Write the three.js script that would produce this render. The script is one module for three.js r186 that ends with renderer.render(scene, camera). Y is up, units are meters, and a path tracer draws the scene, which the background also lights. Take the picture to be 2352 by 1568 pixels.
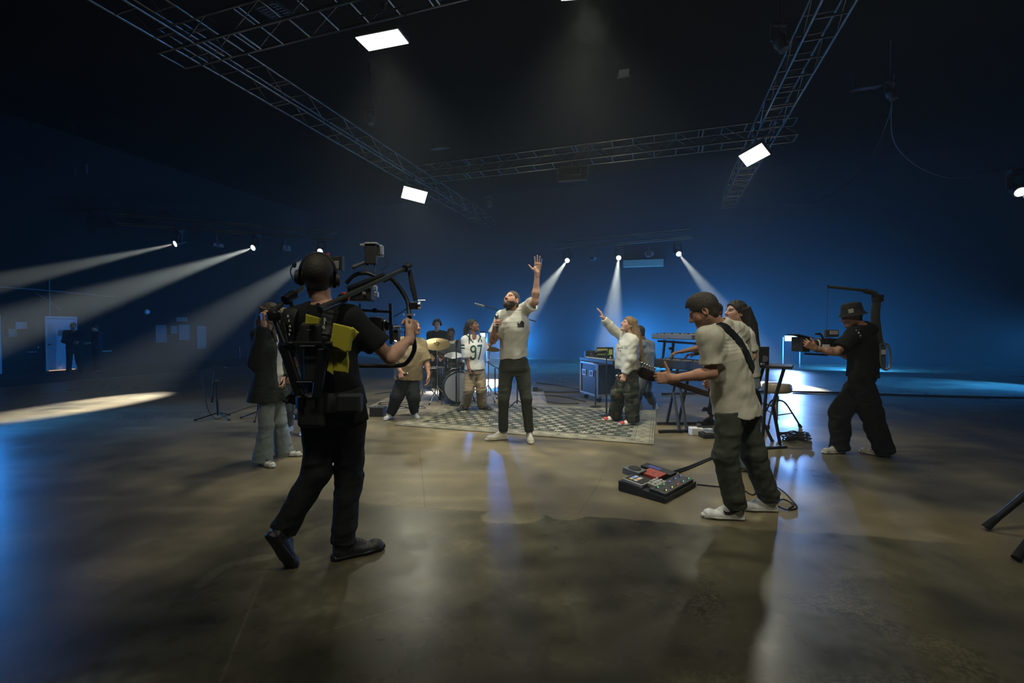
import * as THREE from 'three';
import { mergeGeometries, toCreasedNormals } from 'three/addons/utils/BufferGeometryUtils.js';
import { RoundedBoxGeometry } from 'three/addons/geometries/RoundedBoxGeometry.js';
import { RectAreaLightUniformsLib } from 'three/addons/lights/RectAreaLightUniformsLib.js';
import { TextGeometry } from 'three/addons/geometries/TextGeometry.js';
import { FontLoader } from 'three/addons/loaders/FontLoader.js';
RectAreaLightUniformsLib.init();

// ---------- camera, haze, exposure ----------
const FOCAL = 1045, CX = 1176, CY = 784, EYE = 1.4, PITCH = Math.atan(27 / FOCAL);
const scene = new THREE.Scene(), C0 = (r, g, b) => new THREE.Color().setRGB(r, g, b);
const camera = new THREE.PerspectiveCamera(2 * Math.atan(784 / FOCAL) * 180 / Math.PI, 1.5, 0.05, 100);
camera.position.set(0, EYE, 0);
camera.rotation.x = -PITCH;
scene.background = new THREE.Color(0x000000);
scene.fog = new THREE.FogExp2(C0(0.88, 1.0, 0.96), 0.0042);
const renderer = new THREE.WebGLRenderer({ antialias: true });
renderer.toneMapping = THREE.LinearToneMapping;
renderer.toneMappingExposure = 1.0;
renderer.shadowMap.enabled = true;
// lamps: radiance of the white panels, candela of the beams, strength and tint of the blue floods
const PANEL_BACK = 100, PANEL_FRONT = 265, PANEL_KEY = 100, BEAM = 9500, BLUE = 1.25;
const WHITE = new THREE.Color().setRGB(1.0, 0.97, 0.79), COOL = new THREE.Color().setRGB(1.0, 0.98, 0.94), BLUETINT = new THREE.Color().setRGB(0.03, 0.3, 1.0);

// ---------- helpers ----------
const V = (x, y, z) => new THREE.Vector3(x, y, z);
const C = (r, g, b) => new THREE.Color().setRGB(r, g, b);
// a point of the place from the direction in which the survey photo shows it and its distance ahead
function at(px, py, d) {
  const x = (px - CX) / FOCAL, y = -(py - CY) / FOCAL, c = Math.cos(PITCH), s = Math.sin(PITCH);
  const Y = y * c - s, Z = -y * s - c, k = d / -Z;
  return V(x * k, EYE + Y * k, -d);
}
function fl(px, py, h = 0) { const a = at(px, py, 1), k = (EYE - h) / (EYE - a.y); return V(a.x * k, h, a.z * k); }
// the hall is turned against the view: u runs along the rear wall, v into the depth
const RC = Math.cos(0.3176), RS = Math.sin(0.3176);
const R = (u, y, v) => V(RC * u + RS * v, y, RS * u - RC * v);
let seed = 7;
const rnd = () => { seed = (seed * 1664525 + 1013904223) >>> 0; return seed / 4294967296; };
const lerp = (a, b, t) => a + (b - a) * t, clamp = (x, a = 0, b = 1) => Math.min(b, Math.max(a, x)), sst = (a, b, x) => { const t = clamp((x - a) / (b - a)); return t * t * (3 - 2 * t); };
const mix = (a, b, t) => a.clone().lerp(b, t);
function hash3(x, y, z) { let h = (Math.imul(x, 374761393) + Math.imul(y, 668265263) + Math.imul(z, 1274126177)) | 0; h = Math.imul(h ^ (h >>> 13), 1274126177); return ((h ^ (h >>> 16)) >>> 0) / 4294967296; }
function noise(x, y, z) {
  const ix = Math.floor(x), iy = Math.floor(y), iz = Math.floor(z), s = (t) => t * t * (3 - 2 * t), fx = s(x - ix), fy = s(y - iy), fz = s(z - iz);
  const l = (dz) => lerp(lerp(hash3(ix, iy, iz + dz), hash3(ix + 1, iy, iz + dz), fx), lerp(hash3(ix, iy + 1, iz + dz), hash3(ix + 1, iy + 1, iz + dz), fx), fy);
  return lerp(l(0), l(1), fz) * 2 - 1;
}
const fbm = (x, y, z, o = 4) => { let a = 0.5, r = 0; for (let i = 0; i < o; i++) { r += a * noise(x, y, z); x *= 2.03; y *= 2.03; z *= 2.03; a *= 0.5; } return r; };

const taken = new Map();
const numbered = (n) => { const k = taken.get(n) ?? 0; taken.set(n, k + 1); return k ? n + '_' + String(k).padStart(3, '0') : n; };
function tag(o, label, category, group) { o.userData.label = label; o.userData.category = category; if (group) o.userData.group = group; return o; }
function thing(name, label, category, base = V(0, 0, 0), group) { const g = new THREE.Group(); g.name = numbered(name); g.position.copy(base); scene.add(g); return tag(g, label, category, group); }
const origin = (o) => { const p = V(0, 0, 0); for (let q = o; q && q !== scene; q = q.parent) p.add(q.position); return p; };
// geometry given in hall coordinates becomes a part of its thing
function part(parent, name, geo, mat, geoOwn) {
  if (Array.isArray(geo)) geo = mergeGeometries(geo.map((g) => { const h = g.index ? g.toNonIndexed() : g; for (const k of Object.keys(h.attributes)) if (!['position', 'normal', 'uv'].includes(k)) h.deleteAttribute(k); if (!h.attributes.uv) h.setAttribute('uv', new THREE.BufferAttribute(new Float32Array(h.attributes.position.count * 2), 2)); return h; }));
  const o = origin(parent), m = new THREE.Mesh(geo, mat);
  if (!geoOwn) geo.translate(-o.x, -o.y, -o.z);
  m.name = name; m.castShadow = m.receiveShadow = true; parent.add(m);
  return m;
}
function solo(name, geo, mat, label, category, group) { // a thing that is one mesh, its origin at its base
  const g0 = Array.isArray(geo) ? mergeGeometries(geo.map((g) => g.index ? g.toNonIndexed() : g)) : geo;
  g0.computeBoundingBox(); const b = g0.boundingBox, o = V((b.min.x + b.max.x) / 2, b.min.y, (b.min.z + b.max.z) / 2);
  g0.translate(-o.x, -o.y, -o.z);
  const m = new THREE.Mesh(g0, mat); m.name = numbered(name); m.position.copy(o); m.castShadow = m.receiveShadow = true; scene.add(m);
  return tag(m, label, category, group);
}
function struct(name, geo, mat) { const m = new THREE.Mesh(geo, mat); m.name = name; m.userData.kind = 'structure'; m.castShadow = m.receiveShadow = true; scene.add(m); return m; }
const unitRod = new THREE.CylinderGeometry(1, 1, 1, 8), UPV = V(0, 1, 0);
function rod(parent, name, a, b, r, mat) { // a straight round bar as a part of its own, sharing one geometry
  const m = new THREE.Mesh(unitRod, mat), o = origin(parent), d = b.clone().sub(a);
  m.name = name; m.position.copy(a).add(b).multiplyScalar(0.5).sub(o); m.scale.set(r, d.length(), r); m.quaternion.setFromUnitVectors(UPV, d.clone().normalize());
  m.castShadow = m.receiveShadow = true; parent.add(m); return m;
}
function cyl(a, b, r, r2 = r, seg = 12) { const d = b.clone().sub(a), g = new THREE.CylinderGeometry(r2, r, d.length(), seg); g.applyQuaternion(new THREE.Quaternion().setFromUnitVectors(UPV, d.normalize())); const m = a.clone().add(b).multiplyScalar(0.5); return g.translate(m.x, m.y, m.z); }
function tube(pts, r, seg = 8, n) { return new THREE.TubeGeometry(new THREE.CatmullRomCurve3(pts, false, 'centripetal'), n ?? Math.max(8, pts.length * 6), r, seg, false); }
function ball(p, r, sx = 1, sy = 1, sz = 1) { return new THREE.SphereGeometry(r, 14, 10).scale(sx, sy, sz).translate(p.x, p.y, p.z); }
// axes x, y, z as a turn
function turn(x, y, z) { return new THREE.Matrix4().makeBasis(x, y, z); }
function rbox(w, h, d, r, m4, p) { const g = new RoundedBoxGeometry(w, h, d, 2, Math.min(r, w / 2.01, h / 2.01, d / 2.01)); if (m4) g.applyMatrix4(m4); return p ? g.translate(p.x, p.y, p.z) : g; }
// box laid between two points: thickness t along up, width w across
function bar(a, b, w, t, up = UPV, r = 0.004) { const d = b.clone().sub(a), L = d.length(), z = d.normalize(), x = up.clone().cross(z).normalize(), y = z.clone().cross(x); return rbox(w, t, L, r, turn(x, y, z), a.clone().add(b).multiplyScalar(0.5)); }
function basisFor(z, up = UPV) { const zz = z.clone().normalize(), x = up.clone().cross(zz).normalize(), y = zz.clone().cross(x); return [x, y, zz]; }
const M = (color, roughness = 0.6, metalness = 0, more = {}) => new THREE.MeshStandardMaterial({ color, roughness, metalness, ...more });
const MP = (color, roughness) => new THREE.MeshPhysicalMaterial({ color, roughness, specularIntensity: 0.15 });
const glow = (color, k) => new THREE.MeshStandardMaterial({ color: 0x000000, emissive: color, emissiveIntensity: k, roughness: 0.5 });
const mats = {
  black: M(C(0.012, 0.012, 0.013), 0.55), rubber: M(C(0.01, 0.01, 0.01), 0.85), blackMetal: M(C(0.02, 0.021, 0.022), 0.38, 0.6), darkGrey: M(C(0.05, 0.052, 0.055), 0.5),
  alu: M(C(0.55, 0.56, 0.57), 0.35, 1), chrome: M(C(0.75, 0.75, 0.76), 0.16, 1), steel: M(C(0.4, 0.4, 0.4), 0.3, 1), carbon: M(C(0.045, 0.05, 0.045), 0.3, 0.3), white: M(C(0.7, 0.7, 0.68), 0.6), cable: M(C(0.012, 0.012, 0.012), 0.6),
  red: M(C(0.5, 0.03, 0.02), 0.4), silver: M(C(0.5, 0.5, 0.5), 0.4, 0.8),
};
// ---------- the hall ----------
function floorMaps() {
  const N = 2048, S = 12, col = new Uint8Array(N * N * 4), rough = new Uint8Array(N * N * 4);
  // value-noise lattices that wrap, read bilinearly: quick enough for four million points
  const lat = [4, 9, 23, 61, 151, 401].map((n, k) => { const a = new Float32Array(n * n); for (let i = 0; i < n * n; i++) a[i] = hash3(i, k * 77 + 5, 3) * 2 - 1; return { n, a }; });
  const rd = (L, u, v) => { const x = u * L.n, y = v * L.n, ix = Math.floor(x), iy = Math.floor(y), s = (t) => t * t * (3 - 2 * t), fx = s(x - ix), fy = s(y - iy), n = L.n, a = L.a, i0 = ((ix % n) + n) % n, i1 = (i0 + 1) % n, j0 = ((iy % n) + n) % n, j1 = (j0 + 1) % n; return lerp(lerp(a[j0 * n + i0], a[j0 * n + i1], fx), lerp(a[j1 * n + i0], a[j1 * n + i1], fx), fy); };
  const rings = [[0.05, -3.42, 0.2], [0.42, -3.45, 0.16], [-0.1, -3.36, 0.13], [2.0, -3.2, 0.12]];
  for (let j = 0; j < N; j++) for (let i = 0; i < N; i++) {
    const u = (i + 0.5) / N, v = (j + 0.5) / N, x = (u - 0.5) * S, z = -v * S + 1; // metres in the hall near the camera
    const n0 = rd(lat[0], u, v), n1 = rd(lat[1], u, v), n2 = rd(lat[2], u + n1 * 0.01, v), n3 = rd(lat[3], u, v + n2 * 0.004), n4 = rd(lat[4], u, v), n5 = rd(lat[5], u, v), streak = rd(lat[3], u * 0.35 + n2 * 0.01, v * 1.7);
    let t = 0.57 + 0.09 * n0 + 0.1 * n1 + 0.1 * n2 + 0.08 * n3 + 0.045 * n4 + 0.02 * n5 + 0.06 * streak;
    // front zone: darker and slightly smoother, with an edge across the floor
    const ez = -3.45 + 0.17 * x + 0.035 * n2 + 0.015 * n4, frontZone = sst(-0.012, 0.012, z - ez) * sst(-2.2, -1.7, x + 0.25 * n1) * (1 - sst(3.0, 3.6, x + 0.4 * n1));
    let ringMask = 0; for (const [rx, rz, rr] of rings) ringMask = Math.max(ringMask, 1 - sst(rr - 0.012, rr + 0.012, Math.hypot(x - rx, (z - rz) * 1.1) + 0.02 * n3));
    t -= 0.24 * frontZone * (1 - ringMask);
    // rough patches where the surface has gone, with a crisp speckled outline
    const gone = sst(0.05, 0.45, n1 * 0.6 + n0 * 0.4 + n4 * 0.2 + n5 * 0.2 + (z > -2.4 ? 0.12 : -0.12)) ;
    t += 0.06 * gone * (0.5 + 0.4 * n5);
    const scuff = sst(0.1, 1.0, n2 * 0.5 + n3 * 0.35 + streak * 0.5 + n5 * 0.25); t += 0.12 * scuff;
    const stain = sst(0.1, 0.7, -n2 * 0.6 - n3 * 0.35 + 0.25 * n4 + 0.2 * n5); t -= 0.09 * stain;
    const zone = sst(0.4, 1.0, x) * (1 - sst(2.4, 3.2, x)) * sst(-2.9, -2.3, z) * (1 - sst(-1.5, -1.0, z)), grain = hash3(i, j, 9), grain2 = hash3(i >> 1, j >> 1, 11); // dark pitting, fine speckles in loose clumps
    t -= 0.2 * zone * sst(-0.15, 0.5, n2 * 0.5 + n3 * 0.5 + n4 * 0.35) * (grain2 > 0.45 ? 1 : 0.15);
    t += 0.02 * (grain - 0.5) + 0.02 * (grain2 - 0.5);
    t = clamp(t, 0.05, 1);
    const warm = 0.5 + 0.3 * n1 + 0.3 * n2, o = (j * N + i) * 4, g = 255 * Math.pow(t * 0.34, 0.55);
    col[o] = clamp(g * (1.0 + 0.05 * warm), 0, 255); col[o + 1] = clamp(g * (0.945 + 0.03 * frontZone), 0, 255); col[o + 2] = clamp(g * (0.80 - 0.1 * warm), 0, 255); col[o + 3] = 255;
    const r = 0.36 + 0.06 * n1 + 0.05 * n2 + 0.02 * n4 + 0.04 * gone - 0.05 * frontZone + 0.01 * n5, h = 0.5 + 0.25 * n3 + 0.2 * streak + 0.12 * n4 + 0.06 * n5;
    rough[o] = 255 * clamp(h); rough[o + 1] = 255 * clamp(r, 0.12, 1); rough[o + 2] = 0; rough[o + 3] = 255;
  }
  // hairline scratches and slab joints
  for (let k = 0; k < 90; k++) { let x = rnd() * N, y = rnd() * N; const a = rnd() * 6.28, L = 30 + rnd() * 190, lift = rnd() < 0.75 ? 34 : -30; for (let s = 0; s < L; s++) { x += Math.cos(a); y += Math.sin(a); const o = (((y | 0) & (N - 1)) * N + ((x | 0) & (N - 1))) * 4; if (hash3(k, s, 1) < 0.75) for (let c = 0; c < 3; c++) col[o + c] = clamp(col[o + c] + lift * (0.5 + rnd() * 0.5), 0, 255); } }
  const mark = (pts, wide, lift, ragged = 0.5) => { const q = pts.map(([a, b]) => fl(a, b)); for (let k = 0; k + 1 < q.length; k++) { const n = Math.ceil(q[k].distanceTo(q[k + 1]) / 0.003); for (let i = 0; i < n; i++) { const c = mix(q[k], q[k + 1], i / n); for (let s = -wide; s <= wide; s += 0.004) for (let r = -wide; r <= wide; r += 0.004) { if (Math.hypot(s, r) > wide) continue; const x = ((c.x + s) / S + 0.5) * N | 0, y = -(c.z + r - 1) / S * N | 0; if (x < 0 || y < 0 || x >= N || y >= N) continue; const o = (y * N + x) * 4; if (rough[o + 2] === 0 && hash3(x, y, 8) > ragged * (0.3 + 0.7 * hash3(x >> 4, y >> 4, 3))) { rough[o + 2] = 1; for (let e = 0; e < 3; e++) col[o + e] = clamp(col[o + e] + lift, 0, 255); } } } } };
  mark([[462, 1342], [482, 1322], [505, 1306], [540, 1292], [580, 1284], [620, 1277]], 0.035, 17, 0.2); // tyre-like scuff
  mark([[612, 1302], [560, 1430], [505, 1566]], 0.005, 22); mark([[963, 1030], [970, 1090], [976, 1166]], 0.006, -24, 0.3); mark([[1400, 1046], [1380, 1100], [1330, 1180]], 0.005, -18, 0.4); mark([[820, 1186], [790, 1208]], 0.005, 22); mark([[560, 1158], [520, 1176]], 0.005, 20); mark([[1275, 1385], [1308, 1386]], 0.006, 16);
  for (let i = 2; i < rough.length; i += 4) rough[i] = 0;
  const mk = (d, srgb) => { const t = new THREE.DataTexture(d, N, N); t.wrapS = t.wrapT = THREE.MirroredRepeatWrapping; t.magFilter = THREE.LinearFilter; if (srgb) t.colorSpace = THREE.SRGBColorSpace; t.needsUpdate = true; return t; };
  return [mk(col, true), mk(rough, false)];
}
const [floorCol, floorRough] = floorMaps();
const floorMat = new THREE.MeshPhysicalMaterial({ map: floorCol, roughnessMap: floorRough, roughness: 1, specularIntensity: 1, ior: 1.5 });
const UL = -19.6, UR = 15, VB = 21.6, VF = -6, HC = 8.2;
{
  const corners = [R(UL, 0, VF), R(UR, 0, VF), R(UR, 0, VB), R(UL, 0, VB)];
  const slab = (pts, y0, y1) => { const sh = new THREE.Shape(pts.map((p) => new THREE.Vector2(p.x, -p.z))); const g = new THREE.ExtrudeGeometry(sh, { depth: y1 - y0, bevelEnabled: false }); return g.rotateX(-Math.PI / 2).translate(0, y0, 0); };
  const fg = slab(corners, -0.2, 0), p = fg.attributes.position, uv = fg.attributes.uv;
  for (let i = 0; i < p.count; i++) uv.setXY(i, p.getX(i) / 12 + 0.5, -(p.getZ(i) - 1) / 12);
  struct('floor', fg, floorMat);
  const ceilMat = MP(C(0.006, 0.0065, 0.0065), 0.95), wallMat = MP(C(0.02, 0.022, 0.023), 0.95);
  struct('ceiling', slab([R(UL - 0.4, 0, VF - 0.4), R(UR + 0.4, 0, VF - 0.4), R(UR + 0.4, 0, VB + 0.4), R(UL - 0.4, 0, VB + 0.4)], HC, HC + 0.3), ceilMat);
  const wall = (name, u0, v0, u1, v1, m) => struct(name, slab([R(u0, 0, v0), R(u1, 0, v0), R(u1, 0, v1), R(u0, 0, v1)], 0, HC), m);
  wall('wall_back', UL - 0.3, VB, UR + 0.3, VB + 0.3, wallMat);
  wall('wall_front', UL - 0.3, VF - 0.3, UR + 0.3, VF, MP(C(0.02, 0.02, 0.02), 0.95));
  wall('wall_left', UL - 0.3, VF, UL, VB, MP(C(0.016, 0.018, 0.019), 0.95));
  wall('wall_right', UR, VF, UR + 0.3, VB, MP(C(0.014, 0.016, 0.017), 0.95));
  // thin dark strip over the floor along the left wall
  struct('trim_1', slab([R(UL, 0, VF), R(-15.2, 0, VF), R(-15.2, 0, VB - 0.01), R(UL, 0, VB - 0.01)], 0.0, 0.012), M(C(0.02, 0.021, 0.022), 0.9));
}
// ---------- rigging ----------
const trussMat = M(C(0.18, 0.184, 0.188), 0.27, 1);
function truss(label, a, b, across, w, h, step, group) {
  const g = thing('lighting_truss', label, 'truss', a.clone().setY(a.y), group), d = b.clone().sub(a), L = d.length(), n = Math.max(2, Math.round(L / step)), c = across.clone().multiplyScalar(w / 2), up = V(0, h, 0);
  for (const s of [-1, 1]) for (const t of [0, 1]) rod(g, 'chord', a.clone().addScaledVector(c, s).addScaledVector(up, t), b.clone().addScaledVector(c, s).addScaledVector(up, t), 0.024, trussMat);
  for (let i = 0; i <= n; i++) {
    const p = a.clone().addScaledVector(d, i / n);
    for (const t of [0, 1]) {
      rod(g, 'rung', p.clone().sub(c).addScaledVector(up, t), p.clone().add(c).addScaledVector(up, t), 0.017, trussMat);
      if (i % 6 === 3) rod(g, 'rung', p.clone().sub(c).addScaledVector(up, t).addScaledVector(d, 0.09 / L), p.clone().add(c).addScaledVector(up, t).addScaledVector(d, 0.09 / L), 0.022, trussMat);
    }
    if (i < n) for (const s of [-1, 1]) { const q = a.clone().addScaledVector(d, (i + 1) / n), lo = (x) => x.clone().addScaledVector(c, s), hi = (x) => lo(x).add(up); rod(g, 'brace', i % 2 ? lo(p) : hi(p), i % 2 ? hi(q) : lo(q), 0.008, trussMat); }
  }
  return g;
}
const HT = 5.6, AU = V(RC, 0, RS), AV = V(RS, 0, -RC);
truss('long ladder-sided aluminium truss running from upper left towards the centre', R(-6.75, HT, 2.2), R(-6.75, HT, 17.8), AU, 0.42, 0.36, 0.5, 'stage trusses');
truss('steep aluminium truss above the tilted panel light on the right', R(2.12, HT, 5.2), R(2.12, HT, 17.3), AU, 0.42, 0.36, 0.5, 'stage trusses');
truss('aluminium truss over the nearest panel light at the top', R(-7.3, HT, 5.2), R(2.6, HT, 5.2), AV, 0.42, 0.36, 0.5, 'stage trusses');
truss('aluminium cross truss spanning above the singer to the right truss', R(-6.6, HT, 11.5), R(2.75, HT, 11.5), AV, 0.42, 0.36, 0.5, 'stage trusses');
// far trusses that carry the beam lights
const farL0 = at(470, 530, 16.6), farL1 = at(776, 553, 18.4); farL0.y = 5.02; farL1.y = 5.02;
{ const d = farL1.clone().sub(farL0).normalize(); truss('faint distant truss above the three left beam lights', farL0.clone().addScaledVector(d, -2.5), farL1, V(-d.z, 0, d.x), 0.35, 0.3, 0.6, 'far trusses'); }
const farC0 = at(1270, 590, 20.6), farC1 = at(1592, 560, 17.9); farC0.y = 5.02; farC1.y = 5.02;
{ const d = farC1.clone().sub(farC0).normalize(); truss('faint distant truss above the three centre beam lights', farC0, farC1, V(-d.z, 0, d.x), 0.35, 0.3, 0.6, 'far trusses'); }

// a soft LED panel: housing, glowing face, yoke, clamp; aimed from p towards q, turned by roll
const panelBody = M(C(0.03, 0.03, 0.032), 0.5, 0.3);
function panel(label, p, q, w, h, up, power, hang, cone = 0.95) {
  const g = thing('panel_light', label, 'stage light', p, 'LED panels');
  const [x, y, z] = basisFor(q.clone().sub(p), up), t = turn(x, y, z);
  part(g, 'housing', [rbox(w + 0.04, h + 0.04, 0.09, 0.012, t, p.clone().addScaledVector(z, -0.062)), rbox(w * 0.6, h * 0.5, 0.07, 0.01, t, p.clone().addScaledVector(z, -0.13))], panelBody);
  if (power) {
    part(g, 'diffuser_light', rbox(w, h, 0.012, 0.004, t, p.clone().addScaledVector(z, -0.012)), glow(COOL, 2.2));
    // an egg-crate holds the light of the panel in a cone
    const l = new THREE.SpotLight(WHITE, power * w * h, 0, cone, 0.85); l.name = 'panel_lamp'; l.position.copy(z).multiplyScalar(0.02); l.castShadow = true; l.shadow.radius = 11; g.add(l); l.target.position.copy(q).sub(p); g.add(l.target);
  } else part(g, 'diffuser_light', rbox(w, h, 0.012, 0.004, t, p.clone().addScaledVector(z, -0.012)), M(C(0.35, 0.35, 0.33), 0.6));
  const top = p.clone().setY(hang), arm = (s) => p.clone().addScaledVector(x, s * (w / 2 + 0.05)), mid = p.clone().addScaledVector(z, -0.3).lerp(top, 0.35);
  part(g, 'yoke', [cyl(arm(-1), arm(-1).lerp(mid.clone().addScaledVector(x, -(w / 2 + 0.05)), 1), 0.012), cyl(arm(1), mid.clone().addScaledVector(x, w / 2 + 0.05), 0.012), cyl(mid.clone().addScaledVector(x, -(w / 2 + 0.05)), mid.clone().addScaledVector(x, w / 2 + 0.05), 0.014)], mats.blackMetal);
  part(g, 'hanger', [cyl(mid, top, 0.018), rbox(0.07, 0.1, 0.07, 0.01, null, top.clone().add(V(0, -0.02, 0)))], mats.blackMetal);
  return g;
}
const stage = V(0.3, 1.2, -6.2);
const aim = (p, n) => p.clone().addScaledVector(n, 6), P1 = V(-1.675, 5.135, -6), P3 = V(-2.704, 5.122, -12.7), P4 = V(5.16, 5.11, -9.8);
panel('largest glowing LED panel hanging from the truss at upper centre left', P1, aim(P1, V(0.125, -0.976, -0.178)), 0.56, 0.41, V(-0.105, -0.192, 0.976), PANEL_FRONT, HT);
panel('glowing LED panel cut off by the top edge of the picture', at(1352, -20, 5.1), at(1352, -20, 5.1).add(V(0.1, -5.6, -1.4)), 0.6, 0.42, V(-0.105, -0.2, 0.97), PANEL_FRONT, HT + 0.1);
panel('glowing LED panel under the far end of the long truss', P3, aim(P3, V(0.089, -0.806, 0.585)), 0.65, 0.4, V(0.374, 0.572, 0.73), PANEL_BACK, HT);
panel('tilted glowing LED panel on the steep right truss', P4, aim(P4, V(-0.461, -0.771, 0.439)), 0.52, 0.32, V(-0.74, 0.607, 0.29), PANEL_BACK * 1.3, HT);
panel('LED panel outside the picture above the camera on the left', V(-1.2, 5.2, -0.7), V(0.4, 0.5, -5.0), 0.66, 0.44, V(0, 1, 0), PANEL_KEY, HT, 0.78);
panel('LED panel outside the picture above the camera on the right', V(2.4, 5.2, -0.8), V(1.0, 0.5, -4.2), 0.66, 0.44, V(0, 1, 0), PANEL_KEY, HT, 0.78);
panel('dark unlit panel light seen edge-on below the cross truss', at(1316, 402, 11.8), at(1316, 402, 11.8).add(V(0.2, -0.35, -1)), 0.68, 0.4, V(0, 1, 0), 0, HT);

// a moving-head beam light: base, yoke arms, head, glowing lens
function beamLight(label, p, target, power, angle, on = true) {
  const g = thing('beam_light', label, 'stage light', p, 'beam lights'), [x, y, z] = basisFor(target.clone().sub(p)), t = turn(x, y, z);
  part(g, 'head', [cyl(p.clone().addScaledVector(z, -0.3), p.clone().addScaledVector(z, -0.02), 0.1, 0.115, 18), ball(p.clone().addScaledVector(z, -0.3), 0.1), cyl(p.clone().addScaledVector(z, -0.06), p.clone().addScaledVector(z, -0.005), 0.122, 0.122, 18)], mats.black);
  const lens = part(g, 'lens_light', cyl(p.clone().addScaledVector(z, -0.004), p.clone().addScaledVector(z, 0.004), 0.1, 0.1, 24), on ? glow(COOL, 6) : M(C(0.1, 0.1, 0.12), 0.1));
  const pivot = p.clone().addScaledVector(z, -0.16), h = V(x.x, 0, x.z).normalize();
  part(g, 'yoke', [...[-1, 1].map((s) => bar(pivot.clone().addScaledVector(h, s * 0.14), pivot.clone().addScaledVector(h, s * 0.14).add(V(0, 0.3, 0)), 0.05, 0.1, h)), bar(pivot.clone().addScaledVector(h, -0.16).add(V(0, 0.31, 0)), pivot.clone().addScaledVector(h, 0.16).add(V(0, 0.31, 0)), 0.12, 0.05)], mats.black);
  part(g, 'base', rbox(0.3, 0.1, 0.22, 0.02, turn(h, UPV, h.clone().cross(UPV)), pivot.clone().add(V(0, 0.4, 0))), mats.black);
  if (on) { const l = new THREE.SpotLight(COOL, power, 0, angle, 0.55); l.name = 'beam_lamp'; l.position.copy(z).multiplyScalar(0.02); l.castShadow = true; l.shadow.radius = 2; g.add(l); l.target.position.copy(target).sub(p); g.add(l.target); }
  return g;
}
beamLight('outermost left beam light shining down to the left', at(402, 560, 16.4), fl(402, 560, 4.5).lerp(V(-18, 0, -7.2), 1), BEAM * 0.55, 0.075);
beamLight('second left beam light with the long wide beam', at(581, 569, 17.2), V(-13.4, 0, -8.2), BEAM * 0.8, 0.09);
beamLight('third left beam light just behind the near camera operator head', at(735, 577, 18.0), V(-7.9, 0.0, -8.6), BEAM * 0.4, 0.085);
beamLight('beam light nearest the raised hand of the singer', at(1303, 598, 20.4), fl(1088, 884), BEAM * 1.3, 0.075);
beamLight('middle beam light shining straight down behind the road case', at(1421, 592, 19.7), fl(1392, 872), BEAM * 1.5, 0.08);
beamLight('right beam light shining down behind the guitarist', at(1559, 583, 18.6), fl(1800, 886), BEAM * 0.8, 0.08);
beamLight('beam light at the right edge of the picture', at(2344, 441, 10.3), V(9.5, 0, -4.5), BEAM * 0.5, 0.12);

// blue floods: a flat lamp box between two legs
function flood(label, p, q, w, h, power, k, wide = 0.62, tint = BLUETINT) {
  const g = thing('flood_light', label, 'flood light', V(p.x, 0, p.z), 'blue floods'), [x, y, z] = basisFor(q.clone().sub(p)), t = turn(x, y, z);
  part(g, 'housing', rbox(w + 0.05, h + 0.05, 0.12, 0.015, t, p.clone().addScaledVector(z, -0.07)), mats.darkGrey);
  part(g, 'lamp_face', rbox(w, h, 0.01, 0.003, t, p.clone().addScaledVector(z, -0.006)), glow(C(0.35, 0.6, 1), k));
  if (!wide) { const r = new THREE.RectAreaLight(tint, power, w, h); r.name = 'flood_lamp'; g.add(r); r.position.copy(p).addScaledVector(z, 0.012).sub(g.position); r.lookAt(q); }
  const l = new THREE.SpotLight(tint, power, 0, wide || 1, 1); l.name = 'flood_lamp'; if (wide) l.castShadow = true; l.shadow.radius = 7; if (wide) g.add(l); l.position.copy(p).addScaledVector(z, 0.012).sub(g.position); l.target.position.copy(q).sub(g.position); if (wide) g.add(l.target);
  for (const s of [-1, 1]) { const a = p.clone().addScaledVector(x, s * (w / 2 + 0.05)); part(g, 'leg', [cyl(V(a.x, 0.02, a.z), a.clone().setY(p.y + 0.05), 0.018), bar(V(a.x, 0.015, a.z).addScaledVector(z, -0.2), V(a.x, 0.015, a.z).addScaledVector(z, 0.2), 0.05, 0.03)], mats.alu); }
  return g;
}
flood('bright blue-white flood lamp on two legs far behind the right camera operator', at(1818, 777, 17.2), V(5.2, 0, -10.5), 0.44, 0.2, 100 * BLUE, 5, 0.55, C(0.2, 0.42, 1));
flood('blue lamp glowing behind the elbow of the jersey singer', at(1109, 769, 14.2), V(-0.5, 0, -10), 0.15, 0.12, 40 * BLUE, 4, 0.5);
flood('blue flood lamp hidden behind the guitarist', at(1655, 780, 16.2), at(1655, 780, 16.2).addScaledVector(AU, -6).setY(0), 0.44, 0.2, 420 * BLUE, 2, 0.9);
flood('blue flood lamp hidden behind the tan t-shirt man', at(930, 792, 17.5), at(930, 792, 17.5).addScaledVector(AU, 6).setY(0), 0.44, 0.2, 420 * BLUE, 2, 0.9);
flood('blue flood lamp standing outside the picture on the left', V(-8.9, 1.3, -7.2), V(-3, 0, -6.5), 0.5, 0.25, 50 * BLUE, 3, 0.8);
flood('blue flood lamp standing outside the picture on the right', V(14.4, 1.2, -11.0), V(6, 0, -12.5), 0.5, 0.25, 420 * BLUE, 4, 0.7);
// washers stand with their backs to the stage and light the rear drape
for (const [px, d, what, k] of [[690, 24.0, 'the near camera operator', 0.6], [945, 22.0, 'the drummers', 0.9], [1170, 21.6, 'the bearded singer', 0.7], [1448, 19.4, 'the sweatshirt woman', 1], [1668, 17.6, 'the dark-haired woman', 1], [1985, 15.2, 'the far camera operator', 0.55]]) { const p = at(px, 790, d); p.y = 0.75; flood('blue wall washer hidden behind ' + what, p, p.clone().addScaledVector(AV, 2).add(V(0, px % 2 ? -0.25 : 0.3, 0)), 0.5, 0.25, 1700 * k * BLUE, 3, 0); }
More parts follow.
